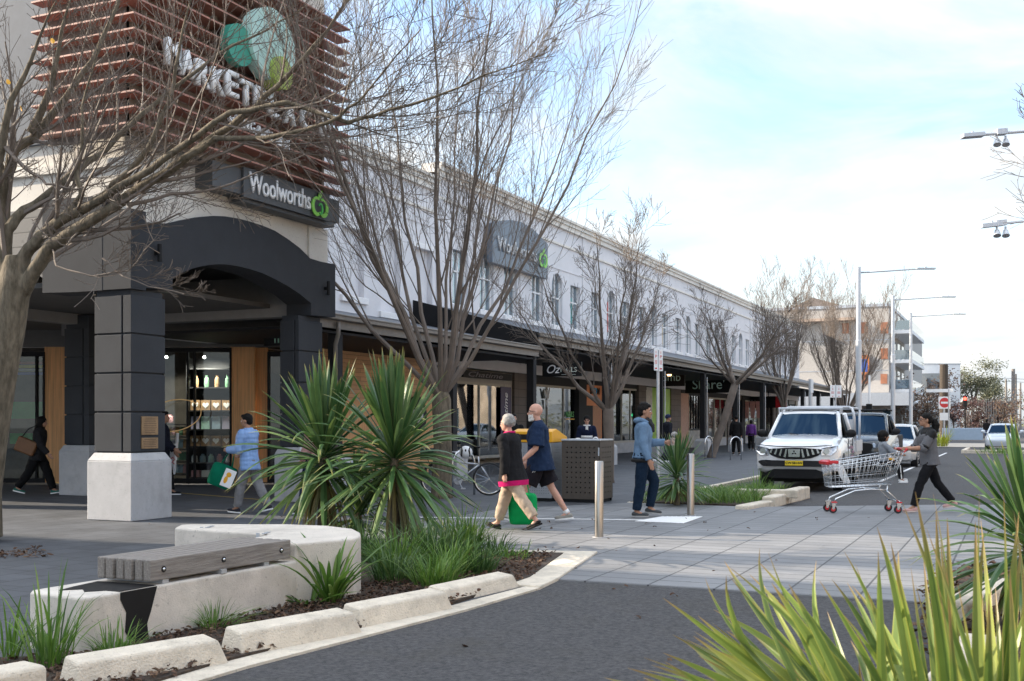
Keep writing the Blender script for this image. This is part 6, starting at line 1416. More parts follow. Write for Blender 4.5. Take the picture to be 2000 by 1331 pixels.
# older woman in the black cardigan
L_ = dict(skin='pale', pants=cm((.42, .33, .25)), loose=.012, top=cm((.012, .012, .014)), tl=.03, hem=-.16, flare=.05, sleeve=2, shoe=M['black'], sole=M['black'], lowshoe=1, hair='curly', hairmat=hair_grey, crop=.09)
fx = G(1000, 1037)
t, J, A, HP, HR, s, T_ = person('grey haired woman in black cardigan and beige trousers walking left with a green bag', fx, 152, 1.58, ((-26, 12, 22), (22, 4, -12)), ((-8, 10, 12), (6, 8, 15)), L_, lean=5, bulk=1.12, grp=gcp, hand=('grip', 'relax'))
mb = MB(); n = 20; rg = [[T_(-.01+(.12*1.12+.083)*math.cos(6.283*k/n)*sc, (.165*1.12+.083)*math.sin(6.283*k/n)*sc, z) for k in range(n)] for z, sc in ((-.225, .97), (-.15, 1.0))]; mb.ring(rg, n); acc(t, 'pink_hem', mb, cm((.5, .01, .12)), s, smooth=True, auto=50)
mb = MB(); mb.tube([T_(-.01+.07*math.cos(6.283*k/14), .075*math.sin(6.283*k/14), .565) for k in range(15)], .02, 8); acc(t, 'pink_collar', mb, cm((.5, .01, .12)), s, smooth=True)
def bag(label, loc, rz_, w_, h_, d_, m_, handle=.25, name='shopping_bag', front=None, tilt=0):
    mb = MB(); n = 24; rg = []
    for z, sx_, sy_ in ((-h_, .8, .9), (-h_*.97, .92, 1.1), (-h_*.6, 1, 1.25), (-h_*.2, .98, .9), (0, .95, .45)):
        rg.append([Vector((w_/2*sx_*(abs(math.cos(a))**.6)*(1 if math.cos(a) > 0 else -1), d_/2*sy_*(abs(math.sin(a))**.6)*(1 if math.sin(a) > 0 else -1), z+(.012*math.sin(a*5) if z == 0 else 0))) for a in [6.283*k/n for k in range(n)]])
    mb.ring(rg, n); o = one(name, mb, m_, label, 'bag', loc=loc, rz=rz_, smooth=True, auto=60)
    if tilt: o.rotation_euler = (0, tilt, rz_)
    d = o.modifiers.new('sub', 'SUBSURF'); d.levels = 1; d.render_levels = 2
    for y in (d_*.2, -d_*.2): mb = MB(); mb.tube([(-w_*.22, y, -h_*.05), (-w_*.1, y*.6, handle*.85), (0, 0, handle), (w_*.1, y*.6, handle*.85), (w_*.22, y, -h_*.05)], .009, 6); obj('handle', mb, m_, o)
    return o
greenbag = cm((.0, .3, .08), .6, .6)
hp_ = (RZ(R(152)+YAW, 3, 'Z') @ (A[-1][2]*s))+fx
bag('bright green cloth shopping bag carried low between the couple', Vector((hp_.x, hp_.y, 0))+RV*.13+Vector((0, 0, .5))-DV*0, YAW, .4, .44, .2, greenbag, .26)
# bald man
navy = cm((.012, .025, .06))
L_ = dict(skin='pale', pants=cm((.014, .012, .016)), shorts=1, loose=.02, top=navy, tl=.03, hem=-.13, flare=.045, sleeve=1, shoe=cm((.3, .29, .26), .6), sole=M['white'])
fx = G(1054, 1021)
t, J, A, HP, HR, s, T_ = person('bald man with white beard in navy tee shirt and black shorts walking left', fx, 178, 1.79, ((28, 8, -14), (-24, 8, 6)), ((8, 12, 42), (12, 10, 20)), L_, lean=3, bulk=1.16, grp=gcp, hand=('hold', 'relax'), vox=.008)
mb = MB(); rb = random.Random(2)
for i in range(90):
    a = rb.uniform(-1.5, 1.5); zz = rb.uniform(-.13, -.045); mb.ell(HP(.03+.062*math.cos(a), .06*math.sin(a), zz), .015, None, 6, 4)
mb.ell(HP(.045, 0, -.09), (.05, .055, .045), HR, 10, 8); mb.tf(Matrix.Scale(s, 4)); o = obj('beard', mb, beard, t, smooth=True); remesh(o, .008, 2)
mb = MB()
for q in (1, -1): mb.tube([HP(.1, q*.034+.022*math.cos(a), .0+.017*math.sin(a)) for a in [6.283*k/10 for k in range(11)]], .0022, 5); mb.tube([HP(.1, q*.056, .005), HP(.0, q*.083, .005)], .0022, 5)
mb.tube([HP(.101, -.012, .005), HP(.101, .012, .005)], .0022, 5); acc(t, 'glasses', mb, M['black'], s)
for q in (1, -1):
    for o_ in (0, .025): 
        hip, kn = J[q][0], J[q][1]; mb = MB(); mb.tube([hip+V3(o_-.01, q*.118, .0), hip.lerp(kn, .5)+V3(o_-.01, q*.12, 0), hip.lerp(kn, .8)+V3(o_-.01, q*.124, 0)], .007, 5); acc(t, 'stripe', mb, M['white'], s)
    an, kn = J[q][2], J[q][1]; mb = MB(); mb.tube([an, an.lerp(kn, .14)], [.042, .042], 12); acc(t, 'sock', mb, M['white'], s, smooth=True)
# man in the blue hoodie
hood = cm((.13, .21, .32)); jeans = cm((.006, .016, .034))
L_ = dict(skin='tan', pants=jeans, loose=.004, top=hood, tl=.022, hem=-.02, sleeve=2, shoe=cm((.06, .065, .07)), sole=mat('sole_grey', (.35, .35, .35), .6), hair='short', hairmat=hair_black)
fx = G(1255, 1010)
t, J, A, HP, HR, s, T_ = person('young man in faded blue hoodie and dark jeans walking right holding a cup', fx, -3, 1.74, ((26, 36, 6), (-5, 4, 0)), ((25, 10, 68), (-2, 8, 24)), L_, lean=1, head=(-8, 0), grp=gcp, hand=('hold', 'relax'), vox=.008, bulk=1.04)
mb = MB(); mb.ell(HP(-.02, 0, .1), (.085, .07, .05), HR, 12, 8); mb.ell(HP(.05, 0, .085), (.045, .06, .03), HR, 10, 6); mb.tf(Matrix.Scale(s, 4)); o = obj('quiff', mb, hair_black, t, smooth=True); remesh(o, .009, 1, .015, .02)
mb = MB(); mb.ell(T_(-.075, 0, .56), (.08, .12, .05), None, 14, 8); mb.tube([T_(.06, .12, .52), T_(0, .13, .56), T_(-.08, .08, .58), T_(-.08, -.08, .58), T_(0, -.13, .56), T_(.06, -.12, .52)], .035, 10); mb.tf(Matrix.Scale(s, 4)); o = obj('hood', mb, hood, t, smooth=True); remesh(o, .009, 2)
mb = MB(); mb.tube([T_(-.055+.075*math.cos(a)+.05, .078*math.sin(a), .575+.015*math.cos(a*2)) for a in [6.283*k/14 for k in range(15)]], .03, 10); mb.tube([T_(.08, -.01, .56), T_(.13, -.02, .48), T_(.15, -.03, .38)], [.05, .05, .03], 10); mb.tf(Matrix.Scale(s, 4)); o = obj('scarf', mb, M['char'], t, smooth=True); remesh(o, .009, 1, .02, .05)
mb = MB(); mb.tube([T_(-.01+.125*math.cos(6.283*k/20), .172*math.sin(6.283*k/20), -.0) for k in range(21)], .022, 8); acc(t, 'waistband', mb, hood, s, smooth=True)
mb = MB(); mb.tube([T_(-.01+.142*math.cos(6.283*k/20), .175*math.sin(6.283*k/20), -.055) for k in range(21)], .03, 8); acc(t, 'undershirt_hem', mb, M['black'], s, smooth=True)
wr, d2 = A[1][2], A[1][4]; hp_ = wr+d2*.1+V3(.01, -.02, 0); mb = MB(); mb.lathe((0, 0, -.05), [(.028, 0), (.038, .1), (.041, .1), (.041, .112), (.036, .115)], 18); wl = RZ(R(-3)+YAW, 4, 'Z') @ (hp_*s)
o = one('paper_cup', mb, mat('cup', (.12, .1, .09), .6, var=.8, vs=40, col2=(.5, .42, .36)), 'patterned takeaway coffee cup held by the man in the blue hoodie', 'cup', loc=fx+wl, smooth=True, auto=50)
# woman pushing the trolley
knit = stripemat('knit', (.14, .14, .145), (.1, .1, .105), 2, .012, .5, .9)
L_ = dict(skin='tan', pants=cm((.01, .01, .012)), loose=-.004, top=cm((.13, .13, .14)), dt=.01, tl=.026, hem=-.07, flare=.02, sleeve=1.5, shoe=cm((.55, .33, .31), .6), sole=mat('sole_pink', (.6, .5, .46), .6), hair='pony', hairmat=hair_black)
fx = G(1815, 1001)
t, J, A, HP, HR, s, T_ = person('woman with a ponytail in grey knit top and black leggings pushing the trolley left', fx, 180, 1.65, ((26, 10, 4), (-24, 16, 8)), ((34, 6, 58), (30, 6, 60)), L_, lean=4, head=(0, -6), grp=gcp, hand=('grip', 'grip'), vox=.008, bulk=1.04)
handW = fx+(RZ(math.pi+YAW, 3, 'Z') @ ((A[1][2]+A[1][4]*.07)*s)), fx+(RZ(math.pi+YAW, 3, 'Z') @ ((A[-1][2]+A[-1][4]*.07)*s))
mb = MB(); n = 18
for i in range(1): mb.ring([[T_(-.006+(rx+.028)*math.cos(6.283*k/n), (ry+.03)*math.sin(6.283*k/n), z) for k in range(n)] for z, rx, ry in ((.39, .117, .172), (.44, .11, .183), (.5, .086, .16), (.545, .06, .09), (.575, .05, .065))], n)
for q in (1, -1): sp, eb, wr, d1, d2 = A[q]; mb.cap(sp, sp.lerp(eb, .25), .086, .085, 12)
mb.tf(Matrix.Scale(s, 4)); o = obj('yoke', mb, M['black'], t, smooth=True); remesh(o, .009, 2)
mb = MB()
for q in (1, -1): sp, eb, wr, d1, d2 = A[q]; mb.tube([eb.lerp(wr, .0), eb.lerp(wr, .2)], .083, 12) if False else mb.tube([sp.lerp(eb, .86), eb], [.079, .079], 14)
acc(t, 'cuff_band', mb, M['black'], s, smooth=True)
mb = MB()
for q in (1, -1): mb.tube([HP(.1, q*.034+.022*math.cos(a), .0+.017*math.sin(a)) for a in [6.283*k/10 for k in range(11)]], .0025, 5); mb.tube([HP(.1, q*.056, .005), HP(.0, q*.083, .005)], .0025, 5)
acc(t, 'glasses', mb, M['black'], s)
mb = MB(); mb.ell(HP(-.125, 0, .0), (.02, .035, .035), HR, 10, 6); acc(t, 'hair_tie', mb, M['white'], s, smooth=True)
for q in (1, -1): an, kn = J[q][2], J[q][1]; mb = MB(); mb.tube([an.lerp(kn, .05), an.lerp(kn, .22)], [.05, .052], 12); acc(t, 'legging_cuff', mb, cm((.12, .12, .13)), s, smooth=True)

# ---- shopping trolley (local x along travel = -RV)
hm_ = (handW[0]+handW[1])/2
tr0 = Vector((hm_.x, hm_.y, 0)); TR = thing('shopping_trolley', 'wire supermarket trolley with red handle and a child seated in it', 'trolley', tr0, math.pi+YAW)
hz_ = hm_.z; ch = M['chrome']
def TB(name, segs, r, m_=ch, n=6): 
    mb = MB()
    for p in segs: mb.tube(p, r, n)
    return obj(name, mb, m_, TR, smooth=True)
hw = .27; top0, top1 = (0.02, hz_-.03), (1.22, hz_-.22); b0, b1 = (.22, .46), (1.18, .41)
def side(x):  # top/bottom heights along x
    t_ = (x-top0[0])/(top1[0]-top0[0]); return top0[1]+(top1[1]-top0[1])*t_
def bx(t_): return b0[0]+(b1[0]-b0[0])*t_, b0[1]+(b1[1]-b0[1])*t_
wires = []
for q in (-1, 1):
    for i in range(17):
        t_ = i/16; x0 = top0[0]+.02+(top1[0]-.02-top0[0])*t_; xb, zb = bx(t_); wires.append([(x0, q*hw*(1-.12*t_), side(x0)), (xb, q*(hw-.06)*(1-.12*t_), zb)])
    for f in (.3, .62, .86):
        a = [(top0[0]+(top1[0]-top0[0])*t_, q*hw*(1-.12*t_), side(top0[0]+(top1[0]-top0[0])*t_)) for t_ in (0, 1)]; b = [bx(t_) for t_ in (0, 1)]
        wires.append([tuple(Vector(a[i]).lerp(Vector((b[i][0], q*(hw-.06)*(1-.12*i), b[i][1])), f)) for i in (0, 1)])
TB('side_wires', wires, .0034)
fw = []
for i in range(9):
    y = -.22+i*.055; fw.append([(1.2, y*1.05, side(1.2)), (bx(1)[0], y*.82, bx(1)[1])])
for f in (.3, .62, .86): xx = 1.2+(bx(1)[0]-1.2)*f; zz = side(1.2)+(bx(1)[1]-side(1.2))*f; fw.append([(xx, -.235, zz), (xx, .235, zz)])
TB('front_wires', fw, .0034)
TB('floor_wires', [[(bx(t_)[0], -.2*(1-.1*t_), bx(t_)[1]), (bx(t_)[0], .2*(1-.1*t_), bx(t_)[1])] for t_ in [i/12 for i in range(13)]]+[[(b0[0], y, b0[1]), (b1[0], y*.9, b1[1])] for y in [-.2+.05*i for i in range(9)]], .0034)
TB('back_wires', [[(top0[0]+.03, y, hz_-.05), (b0[0], y*.8, b0[1])] for y in [-.24+.06*i for i in range(9)]]+[[(top0[0]+.1, -.25, hz_-.22), (top0[0]+.1, .25, hz_-.22)]], .0038)
TB('rim', [[(top0[0], -hw, top0[1]), (top1[0], -hw*.88, top1[1]), (top1[0], hw*.88, top1[1]), (top0[0], hw, top0[1])], [(top0[0]+.05, q_, top0[1]-.07) for q_ in (-hw, hw)]]+[[(top0[0]+.04, q*hw, top0[1]-.065), (top1[0], q*hw*.88, top1[1]-.07)] for q in (-1, 1)], .007)
TB('seat_frame', [[(.28, q*.2, side(.28)-.02), (.12, q*.2, .8), (.4, q*.2, .76)] for q in (-1, 1)]+[[(.02, q*.2, side(0)-.05), (.4, q*.2, .74)] for q in (-1, 1)]+[[(.12, -.2, .8), (.12, .2, .8)], [(.4, -.2, .76), (.4, .2, .76)]], .005)
mb = MB(); mb.tube([(0, -.27, hz_-.0), (0, .27, hz_-.0)], .019, 12); obj('handle', mb, M['red'], TR, smooth=True)
mb = MB(); mb.tube([(0, -.27, hz_), (.05, -.27, hz_-.05)], .01, 6); mb.tube([(0, .27, hz_), (.05, .27, hz_-.05)], .01, 6); obj('handle_bracket', mb, M['red'], TR)
mb = MB(); mb.box((1.22, 0, side(1.22)), (.1, .46, .055), M=RZ(R(8), 3, 'Y')); mb.box((1.16, .235, side(1.16)+.003), (.16, .03, .05)); mb.box((1.16, -.235, side(1.16)+.003), (.16, .03, .05)); obj('corner_guard', mb, M['red'], TR, bevel=.01)
TB('chassis', [[(b0[0]+.05, q*.17, b0[1]-.01), (.3, q*.2, .36), (.1, q*.23, .17)] for q in (-1, 1)]+[[(.3, q*.2, .37), (.55, q*.2, .385), (.8, q*.19, .36), (1.1, q*.17, .23), (1.14, q*.17, .17)] for q in (-1, 1)]+[[(b1[0]-.5, q*.17, b1[1]), (.62, q*.2, .385)] for q in (-1, 1)], .014)
TB('cross_bar', [[(.3, -.2, .365), (.3, .2, .365)], [(.1, -.23, .19), (.1, .23, .19)]], .012)
for (x, y) in ((.1, .23), (.1, -.23), (1.12, .17), (1.12, -.17)):
    mb = MB(); mb.cyl((x+.03, y-.014, .062), (x+.03, y+.014, .062), .062, n=20); w_ = obj('wheel', mb, M['rubber'], TR, smooth=True, auto=40)
    mb = MB(); mb.cyl((x+.03, y-.017, .062), (x+.03, y+.017, .062), .034, n=14); obj('hub', mb, M['red'], w_)
    mb = MB(); mb.prism([Vector((x-.02, y-.022, .16)), Vector((x+.05, y-.022, .16)), Vector((x+.045, y-.022, .06)), Vector((x+.015, y-.022, .06))], (0, .004, 0)); mb.prism([Vector((x-.02, y+.018, .16)), Vector((x+.05, y+.018, .16)), Vector((x+.045, y+.018, .06)), Vector((x+.015, y+.018, .06))], (0, .004, 0)); mb.bb(x-.025, x+.045, y-.022, y+.022, .155, .18); obj('castor_fork', mb, ch, w_); mb = MB(); mb.bb(x-.03, x+.05, y-.026, y+.026, .165, .185); obj('castor_clip', mb, M['red'] if y > 0 else ch, w_)
mb = MB(); mb.prism([Vector((.88, -.24, .52)), Vector((1.0, -.24, .55)), Vector((.98, -.24, .3+.12)), Vector((.84, -.24, .36)), Vector((.78, -.24, .34))], (0, .02, 0)); obj('ad_panel', mb, M['white'], TR) if False else None
wp = MB(); wp.add([(.84, -.3, .78), (.98, -.3, .76), (.9, -.33, .55), (.8, -.34, .42), (.68, -.33, .44), (.78, -.32, .6)], [(0, 1, 2, 5), (5, 2, 3, 4)]); o = one('paper_bag', wp, M['white'], 'crumpled white bag hanging over the trolley side by the red corner guard', 'bag', loc=tr0, rz=math.pi+YAW); sm_ = o.modifiers.new('s', 'SOLIDIFY'); sm_.thickness = .02; sm_ = o.modifiers.new('b', 'SUBSURF'); sm_.levels = 2; sm_.render_levels = 2
# child in the trolley seat, facing the woman
L_ = dict(skin='tan', pants=cm((.015, .015, .017)), loose=.006, top=cm((.22, .24, .27)), tl=.02, hem=-.02, sleeve=2, shoe=M['white'], hair='bob', hairmat=hair_black, headscale=1.45)
ql = tr0+(RZ(math.pi+YAW, 3, 'Z') @ V3(.27, 0, 0)); ql.z = 0
t, J, A, HP, HR, s, T_ = person('small child in grey jumper sitting in the trolley seat, seen from behind', ql, -8, .98, ((78, 70, 0), (72, 66, 0)), ((38, 6, 30), (42, 8, 25)), L_, lean=-4, head=(15, 0), sit=.84, vox=.008, bulk=1.1)
mb = MB()
for q in (1, -1):
    sp, eb, wr, d1, d2 = A[q]
    for f in (.25, .5, .75): mb.tube([eb.lerp(wr, f-.05), eb.lerp(wr, f+.05)], [.068, .066], 12)
acc(t, 'sleeve_stripe', mb, M['white'], s, smooth=True)
mb = MB()
for q in (1, -1): kn, an = J[q][1], J[q][2]; mb.tube([kn+V3(0, -.07, 0), an+V3(0, -.06, .02)], [.018, .016], 6)
acc(t, 'leg_stripe', mb, M['white'], s)
mb = MB(); kn = J[-1][1]; mb.box(T_(.16, -.1, .02), (.2, .14, .1)); mb.tf(Matrix.Scale(s, 4)); obj('yellow_patch', mb, M['yellow'], t, bevel=.02)
# woman in the light blue puffer jacket
puff = stripemat('puffer', (.2, .34, .62), (.2, .34, .62), 2, .07, .5, .45)
n_ = puff.node_tree.nodes; l_ = puff.node_tree.links; wv = n_.new('ShaderNodeTexWave'); wv.bands_direction = 'Z'; wv.inputs['Scale'].default_value = 4.5; wv.inputs['Distortion'].default_value = 1.2
tc_ = n_.new('ShaderNodeTexCoord'); l_.new(tc_.outputs['Object'], wv.inputs['Vector']); bp_ = n_.new('ShaderNodeBump'); bp_.inputs['Strength'].default_value = .35; bp_.inputs['Distance'].default_value = .008; l_.new(wv.outputs['Fac'], bp_.inputs['Height']); l_.new(bp_.outputs[0], n_['Principled BSDF'].inputs['Normal'])
L_ = dict(skin='tan', pants=cm((.2, .2, .21)), loose=.008, top=puff, tl=.034, hem=-.16, flare=.015, sleeve=2, shoe=cm((.03, .03, .04)), hair='short', hairmat=hair_black)
fx = G(487, 1003)
t, J, A, HP, HR, s, T_ = person('woman in light blue puffer jacket and grey trousers carrying a green and white bag', fx, 160, 1.6, ((15, 4, -4), (-17, 12, 14)), ((12, 10, 82), (12, 10, 60)), L_, lean=3, head=(8, 5), grp='shoppers under the porch', vox=.009, bulk=1.0, hand=('hold', 'hold'))
hw_ = fx+(RZ(R(160)+YAW, 3, 'Z') @ ((A[1][2]+A[1][4]*.05)*s))
o = bag('green shopping bag with white panel hanging from the arm of the blue jacket woman', hw_+RV*.02+Vector((0, 0, -.24)), YAW+R(8), .42, .38, .2, cm((.0, .13, .07)), .22)
o.rotation_euler = (0, R(22), YAW+R(8))
mb = MB(); mb.bb(.02, .2, -.135, -.125, -.33, -.04); obj('white_panel', mb, M['white'], o, bevel=.004); mb = MB(); mb.ell((.08, -.135, -.22), (.03, .005, .06)); mb.ell((.1, -.135, -.13), (.04, .005, .04)); obj('fruit_print', mb, M['yellow'], o)
# dark clothed woman by the trunk
blk = cm((.01, .01, .011)); 
L_ = dict(skin='tan', pants=cm((.008, .008, .009)), loose=.015, top=cm((.02, .02, .022)), tl=.03, hem=-.14, flare=.02, sleeve=2, shoe=cm((.03, .12, .1)), hair='long', hairmat=hair_black)
fx = G(74, 966)
t, J, A, HP, HR, s, T_ = person('woman in black with a brown shoulder bag walking right beside the tree trunk', fx, 4, 1.62, ((24, 6, -8), (-22, 14, 14)), ((-12, 8, 10), (22, 8, 25)), L_, lean=6, grp='shoppers under the porch', vox=.012)
hb = fx+(RZ(R(4)+YAW, 3, 'Z') @ V3(-.16, -.2, .98)); mb = MB(); mb.box((0, 0, 0), (.4, .12, .3), M=RZ(R(22), 3, 'Y')); o = one('shoulder_bag', mb, mat('leather', (.16, .07, .025), .5, var=.15), 'brown leather shoulder bag on the woman in black', 'bag', loc=hb, rz=R(4)+YAW, bevel=.03)
mb = MB(); mb.tube([(-.15, 0, .1), (.05, 0, .35), (.2, .08, .42)], .012, 6); obj('strap', mb, M['black'], o)
# man half hidden by the pier
L_ = dict(skin='tan', pants=blk, loose=.01, top=cm((.012, .014, .025)), tl=.03, hem=-.12, sleeve=2, shoe=blk, hair='short', hairmat=hair_black)
fx = G(318, 968)
t, J, A, HP, HR, s, T_ = person('man in dark jacket half hidden behind the pier with a white bag', fx, 8, 1.68, ((14, 6, 0), (-12, 6, 6)), ((10, 8, 25), (14, 8, 40)), L_, grp='shoppers under the porch', vox=.012)
mb = MB(); mb.prism([Vector((-.06, 0, 0)), Vector((.05, 0, .02)), Vector((.04, 0, -.5)), Vector((.02, 0, -.62)), Vector((-.09, 0, -.55))], (0, .1, 0)); o = one('plastic_bag', mb, mat('plast', (.7, .7, .7), .4, var=.15, vs=20), 'white plastic bag with red lettering just right of the pier base', 'bag', loc=P(338, 878, 22.6)+Vector((0, 0, .1)), rz=YAW, bevel=.02)
mb = MB(); mb.tube([(-.05, -.005, -.3), (.0, -.005, -.26), (.03, -.005, -.31), (-.02, -.005, -.36), (.03, -.005, -.4)], .009, 5); obj('red_mark', mb, M['red'], o)
mb = MB(); mb.cyl((0, 0, -.25), (.05, 0, .3), .03, n=10); one('paper_roll', mb, M['white'], 'white paper roll sticking out of the plastic bag', 'roll', loc=P(343, 875, 22.7))
# further people, smaller in the picture
def far(label, u, v, phi, H, top, pants, hair='short', hm_=hair_black, skin='tan', legs=((14, 6, 0), (-12, 8, 8)), arms=((8, 8, 15), (-6, 8, 12)), d=None, grp='people in the arcade', **k):
    p = G(u, v) if d is None else atd(u, d)
    return person(label, p, phi, H, legs, arms, dict(skin=skin, pants=pants, loose=.01, top=top, tl=.028, hem=k.pop('hem', -.08), sleeve=2, shoe=M['black'], hair=hair, hairmat=hm_), vox=.014, grp=grp, **k)
st = ((3, 3, 0), (-3, 3, 0))
far('dark haired man in black jacket by the tea shop door behind the yellow bin', 1003, 0, -85, 1.66, blk, blk, d=27.5, legs=st, skin='pale')
tt = far('person in sunglasses and dark rugby jersey with white collar by the column', 1146, 0, -92, 1.62, cm((.01, .015, .04)), blk, hair='beanie', hm_=blk, d=29.5, legs=st, skin='pale', arms=((5, 12, 40), (5, 12, 20)))
t, J, A, HP, HR, s, T_ = tt
mb = MB(); n = 18; mb.ring([[T_(.004+.142*math.cos(6.283*k/n), .186*math.sin(6.283*k/n), z) for k in range(n)] for z in (.19, .26)], n); acc(t, 'white_band', mb, M['white'], s, smooth=True)
mb = MB(); mb.tube([T_(-.0+.078*math.cos(6.283*k/12), .09*math.sin(6.283*k/12), .55) for k in range(13)], .022, 6); mb.box(T_(.125, 0, .47), (.02, .07, .12)); acc(t, 'white_collar', mb, M['white'], s)
for q in (1, -1): sp, eb, wr, d1, d2 = A[q]; mb = MB(); mb.tube([eb.lerp(wr, .1), eb.lerp(wr, .3)], .078, 10); acc(t, 'sleeve_band', mb, M['white'], s)
mb = MB()
for q in (1, -1): mb.ell(HP(.095, q*.032, .005), (.012, .028, .02), HR, 8, 6)
acc(t, 'sunglasses', mb, M['black'], s)
tt = far('person in dark cap and jacket standing before the lime green window', 1304, 0, 20, 1.72, cm((.014, .016, .024)), blk, hair='beanie', hm_=cm((.02, .025, .06)), d=38, legs=st)
tt = far('grey haired person with glasses sitting bent over behind the spiky plant', 1301, 0, 10, 1.6, cm((.02, .022, .035)), blk, hair='curly', hm_=hair_grey, skin='pale', d=31, legs=((85, 85, 0), (85, 85, 0)), arms=((30, 8, 70), (30, 8, 70)), sit=.46, lean=22, head=(0, 20))
mb = MB(); mb.bb(-.3, .3, -.9, .9, 0, .4); one('seat_block', mb, M['concrete_grey'], 'plain concrete seat under the grey haired person behind the spiky plant', 'seat', loc=atd(1300, 31.0), rz=YAW, bevel=.02)
far('person all in black walking away along the arcade by a post', 1438, 889, 92, 1.75, blk, blk, hair='beanie', hm_=hair_black, hem=-.2)
far('dark haired person in purple and white top beside the arcade post', 1467, 880, 80, 1.6, cm((.12, .04, .2)), blk, hair='bob', grp='people in the arcade')
far('pedestrian in dark clothes crossing near the silver car in the distance', 1927, 0, 30, 1.7, blk, cm((.03, .05, .12)), hair='bob', d=75)
far('person in navy shorts walking behind the left cordyline', 612, 1005, 175, 1.68, cm((.35, .2, .18)), cm((.02, .03, .06)), grp='shoppers under the porch')

# ================= VEHICLES =================
def paint(name, c, metal=0): return mat(name, c, .25, metal=metal, var=.02, vs=2, coat=.8)
def vehicle(name, label, cat, loc, rz_, S, pm, grp='cars parked along the street'):
    """S: dict; x forward, origin centre of wheelbase on the road."""
    t = thing(name, label, cat, loc, rz_, grp); L2 = S['L']/2; W2 = S['W']/2
    # lower body loft
    mb = MB(); rg = []
    for (x, zb, zt, hw, ht, cr) in S['body']:
        hs_ = [(0, zb), (hw*.8, zb), (hw*.97, zb+.06), (hw, zb+(zt-zb)*.3), (hw, zb+(zt-zb)*.55), (hw*.985, zb+(zt-zb)*.78), (ht, zt-.03), (ht*.9, zt+cr*.35), (ht*.5, zt+cr*.85), (0, zt+cr)]
        pts = [(y, z) for y, z in hs_]+[(-y, z) for y, z in reversed(hs_[1:-1])]; rg.append([V3(x, y, z) for y, z in pts])
    mb.ring(rg, len(rg[0])); bo = obj('body', mb, pm, t, smooth=True)
    cut = MB()
    for x in S['ax']:
        for q in (1, -1): cut.cyl((x, q*(W2-.26), S['wr']*1.0), (x, q*(W2+.2), S['wr']*1.0), S['wr']*1.17, n=32)
    bpar = bo.parent; bo.parent = None; boolcut(bo, cut); bo.parent = bpar
    for p_ in bo.data.polygons: p_.use_smooth = True
    try: bo.data.set_sharp_from_angle(angle=R(38))
    except Exception: pass
    # greenhouse: roof solid with pillars and glass
    C_ = S['cab']  # (x_base_front, x_roof_front, x_roof_rear, x_base_rear, zb, zr, hwb, hwr)
    xf, xrf, xrr, xr_, zb, zr, hb, hr_ = C_
    mb = MB(); n_ = 8
    def crow(x, z, h, bulge): return [V3(x+bulge*(1-(2*i/n_-1)**2), h-2*h*i/n_, z) for i in range(n_+1)]
    g = MB()
    fb, ft, rt, rb = crow(xf, zb, hb, .1), crow(xrf, zr-.05, hr_, .06), crow(xrr, zr-.05, hr_, -.03), crow(xr_, zb, hb, -.04)
    g.ring([fb, ft], n_+1, cap=False, closed=False); obj('windscreen', g, M['carglass'], t, smooth=True)
    g = MB(); g.ring([rt, rb], n_+1, cap=False, closed=False); obj('rear_window', g, M['carglass'], t, smooth=True)
    for q in (1, -1):
        a, b, c, d = V3(xf-.12, q*(hb-.015), zb), V3(xrf-.1, q*(hr_-.01), zr-.08), V3(xrr+.05, q*(hr_-.01), zr-.08), V3(xr_+.08, q*(hb-.015), zb)
        g = MB(); g.add([a, b, c, d], [(0, 1, 2, 3)]); obj('side_window', g, M['carglass'], t)
        pl = MB(); w_ = .045
        def bar(p, r_, ww=w_): pl.tube([p, r_], ww, 6)
        bar(V3(xf, q*hb, zb-.02), V3(xrf, q*hr_, zr-.05), .05); obj('pillar', pl, pm, t, smooth=True); pl = MB(); bar(V3(xr_, q*hb, zb-.02), V3(xrr, q*hr_, zr-.05), .07)
        obj('pillar', pl, pm, t, smooth=True); pl = MB()
        for f in S.get('bp', (.52,)): bar(V3(xf+(xr_-xf)*f, q*(hb), zb), V3(xrf+(xrr-xrf)*(f*.9), q*hr_, zr-.06), .035)
        obj('pillar', pl, M['black'], t, smooth=True)
    mb = MB(); rg = []
    for x, zc, hh in ((xrf+.04, zr-.07, hr_*.98), (xrf-.05, zr-.02, hr_*1.02), (xrf-.4, zr+.01, hr_*1.03), (xrr+.3, zr+.0, hr_*1.03), (xrr-.02, zr-.03, hr_*1.0), (xrr-.08, zr-.08, hr_*.97)):
        rg.append([V3(x, hh, zc-.07), V3(x, hh, zc-.03), V3(x, hh*.85, zc+.015), V3(x, hh*.4, zc+.035), V3(x, -hh*.4, zc+.035), V3(x, -hh*.85, zc+.015), V3(x, -hh, zc-.03), V3(x, -hh, zc-.07)])
    mb.ring(rg, 8); obj('roof', mb, pm, t, smooth=True)
    # interior: dark tub, seats, dash
    mb = MB(); mb.bb(xr_+.15, xf-.3, -hb+.12, hb-.12, zb-.3, zb-.02); io = obj('interior', mb, M['black'], t)
    for q in (1, -1):
        mb = MB(); mb.box((xf-1.15, q*hb*.45, zb+.12), (.14, .46, .42), tp=.8); mb.box((xf-1.18, q*hb*.45, zb+.42), (.1, .24, .16)); obj('seat', mb, M['char'], io, bevel=.04)
    mb = MB(); mb.tube([V3(xf-.62+.05*math.sin(a), -hb*.45+.18*math.cos(a), zb+.08+.18*math.sin(a)) for a in [6.283*i/14 for i in range(15)]], .015, 6); obj('steering_wheel', mb, M['black'], io)
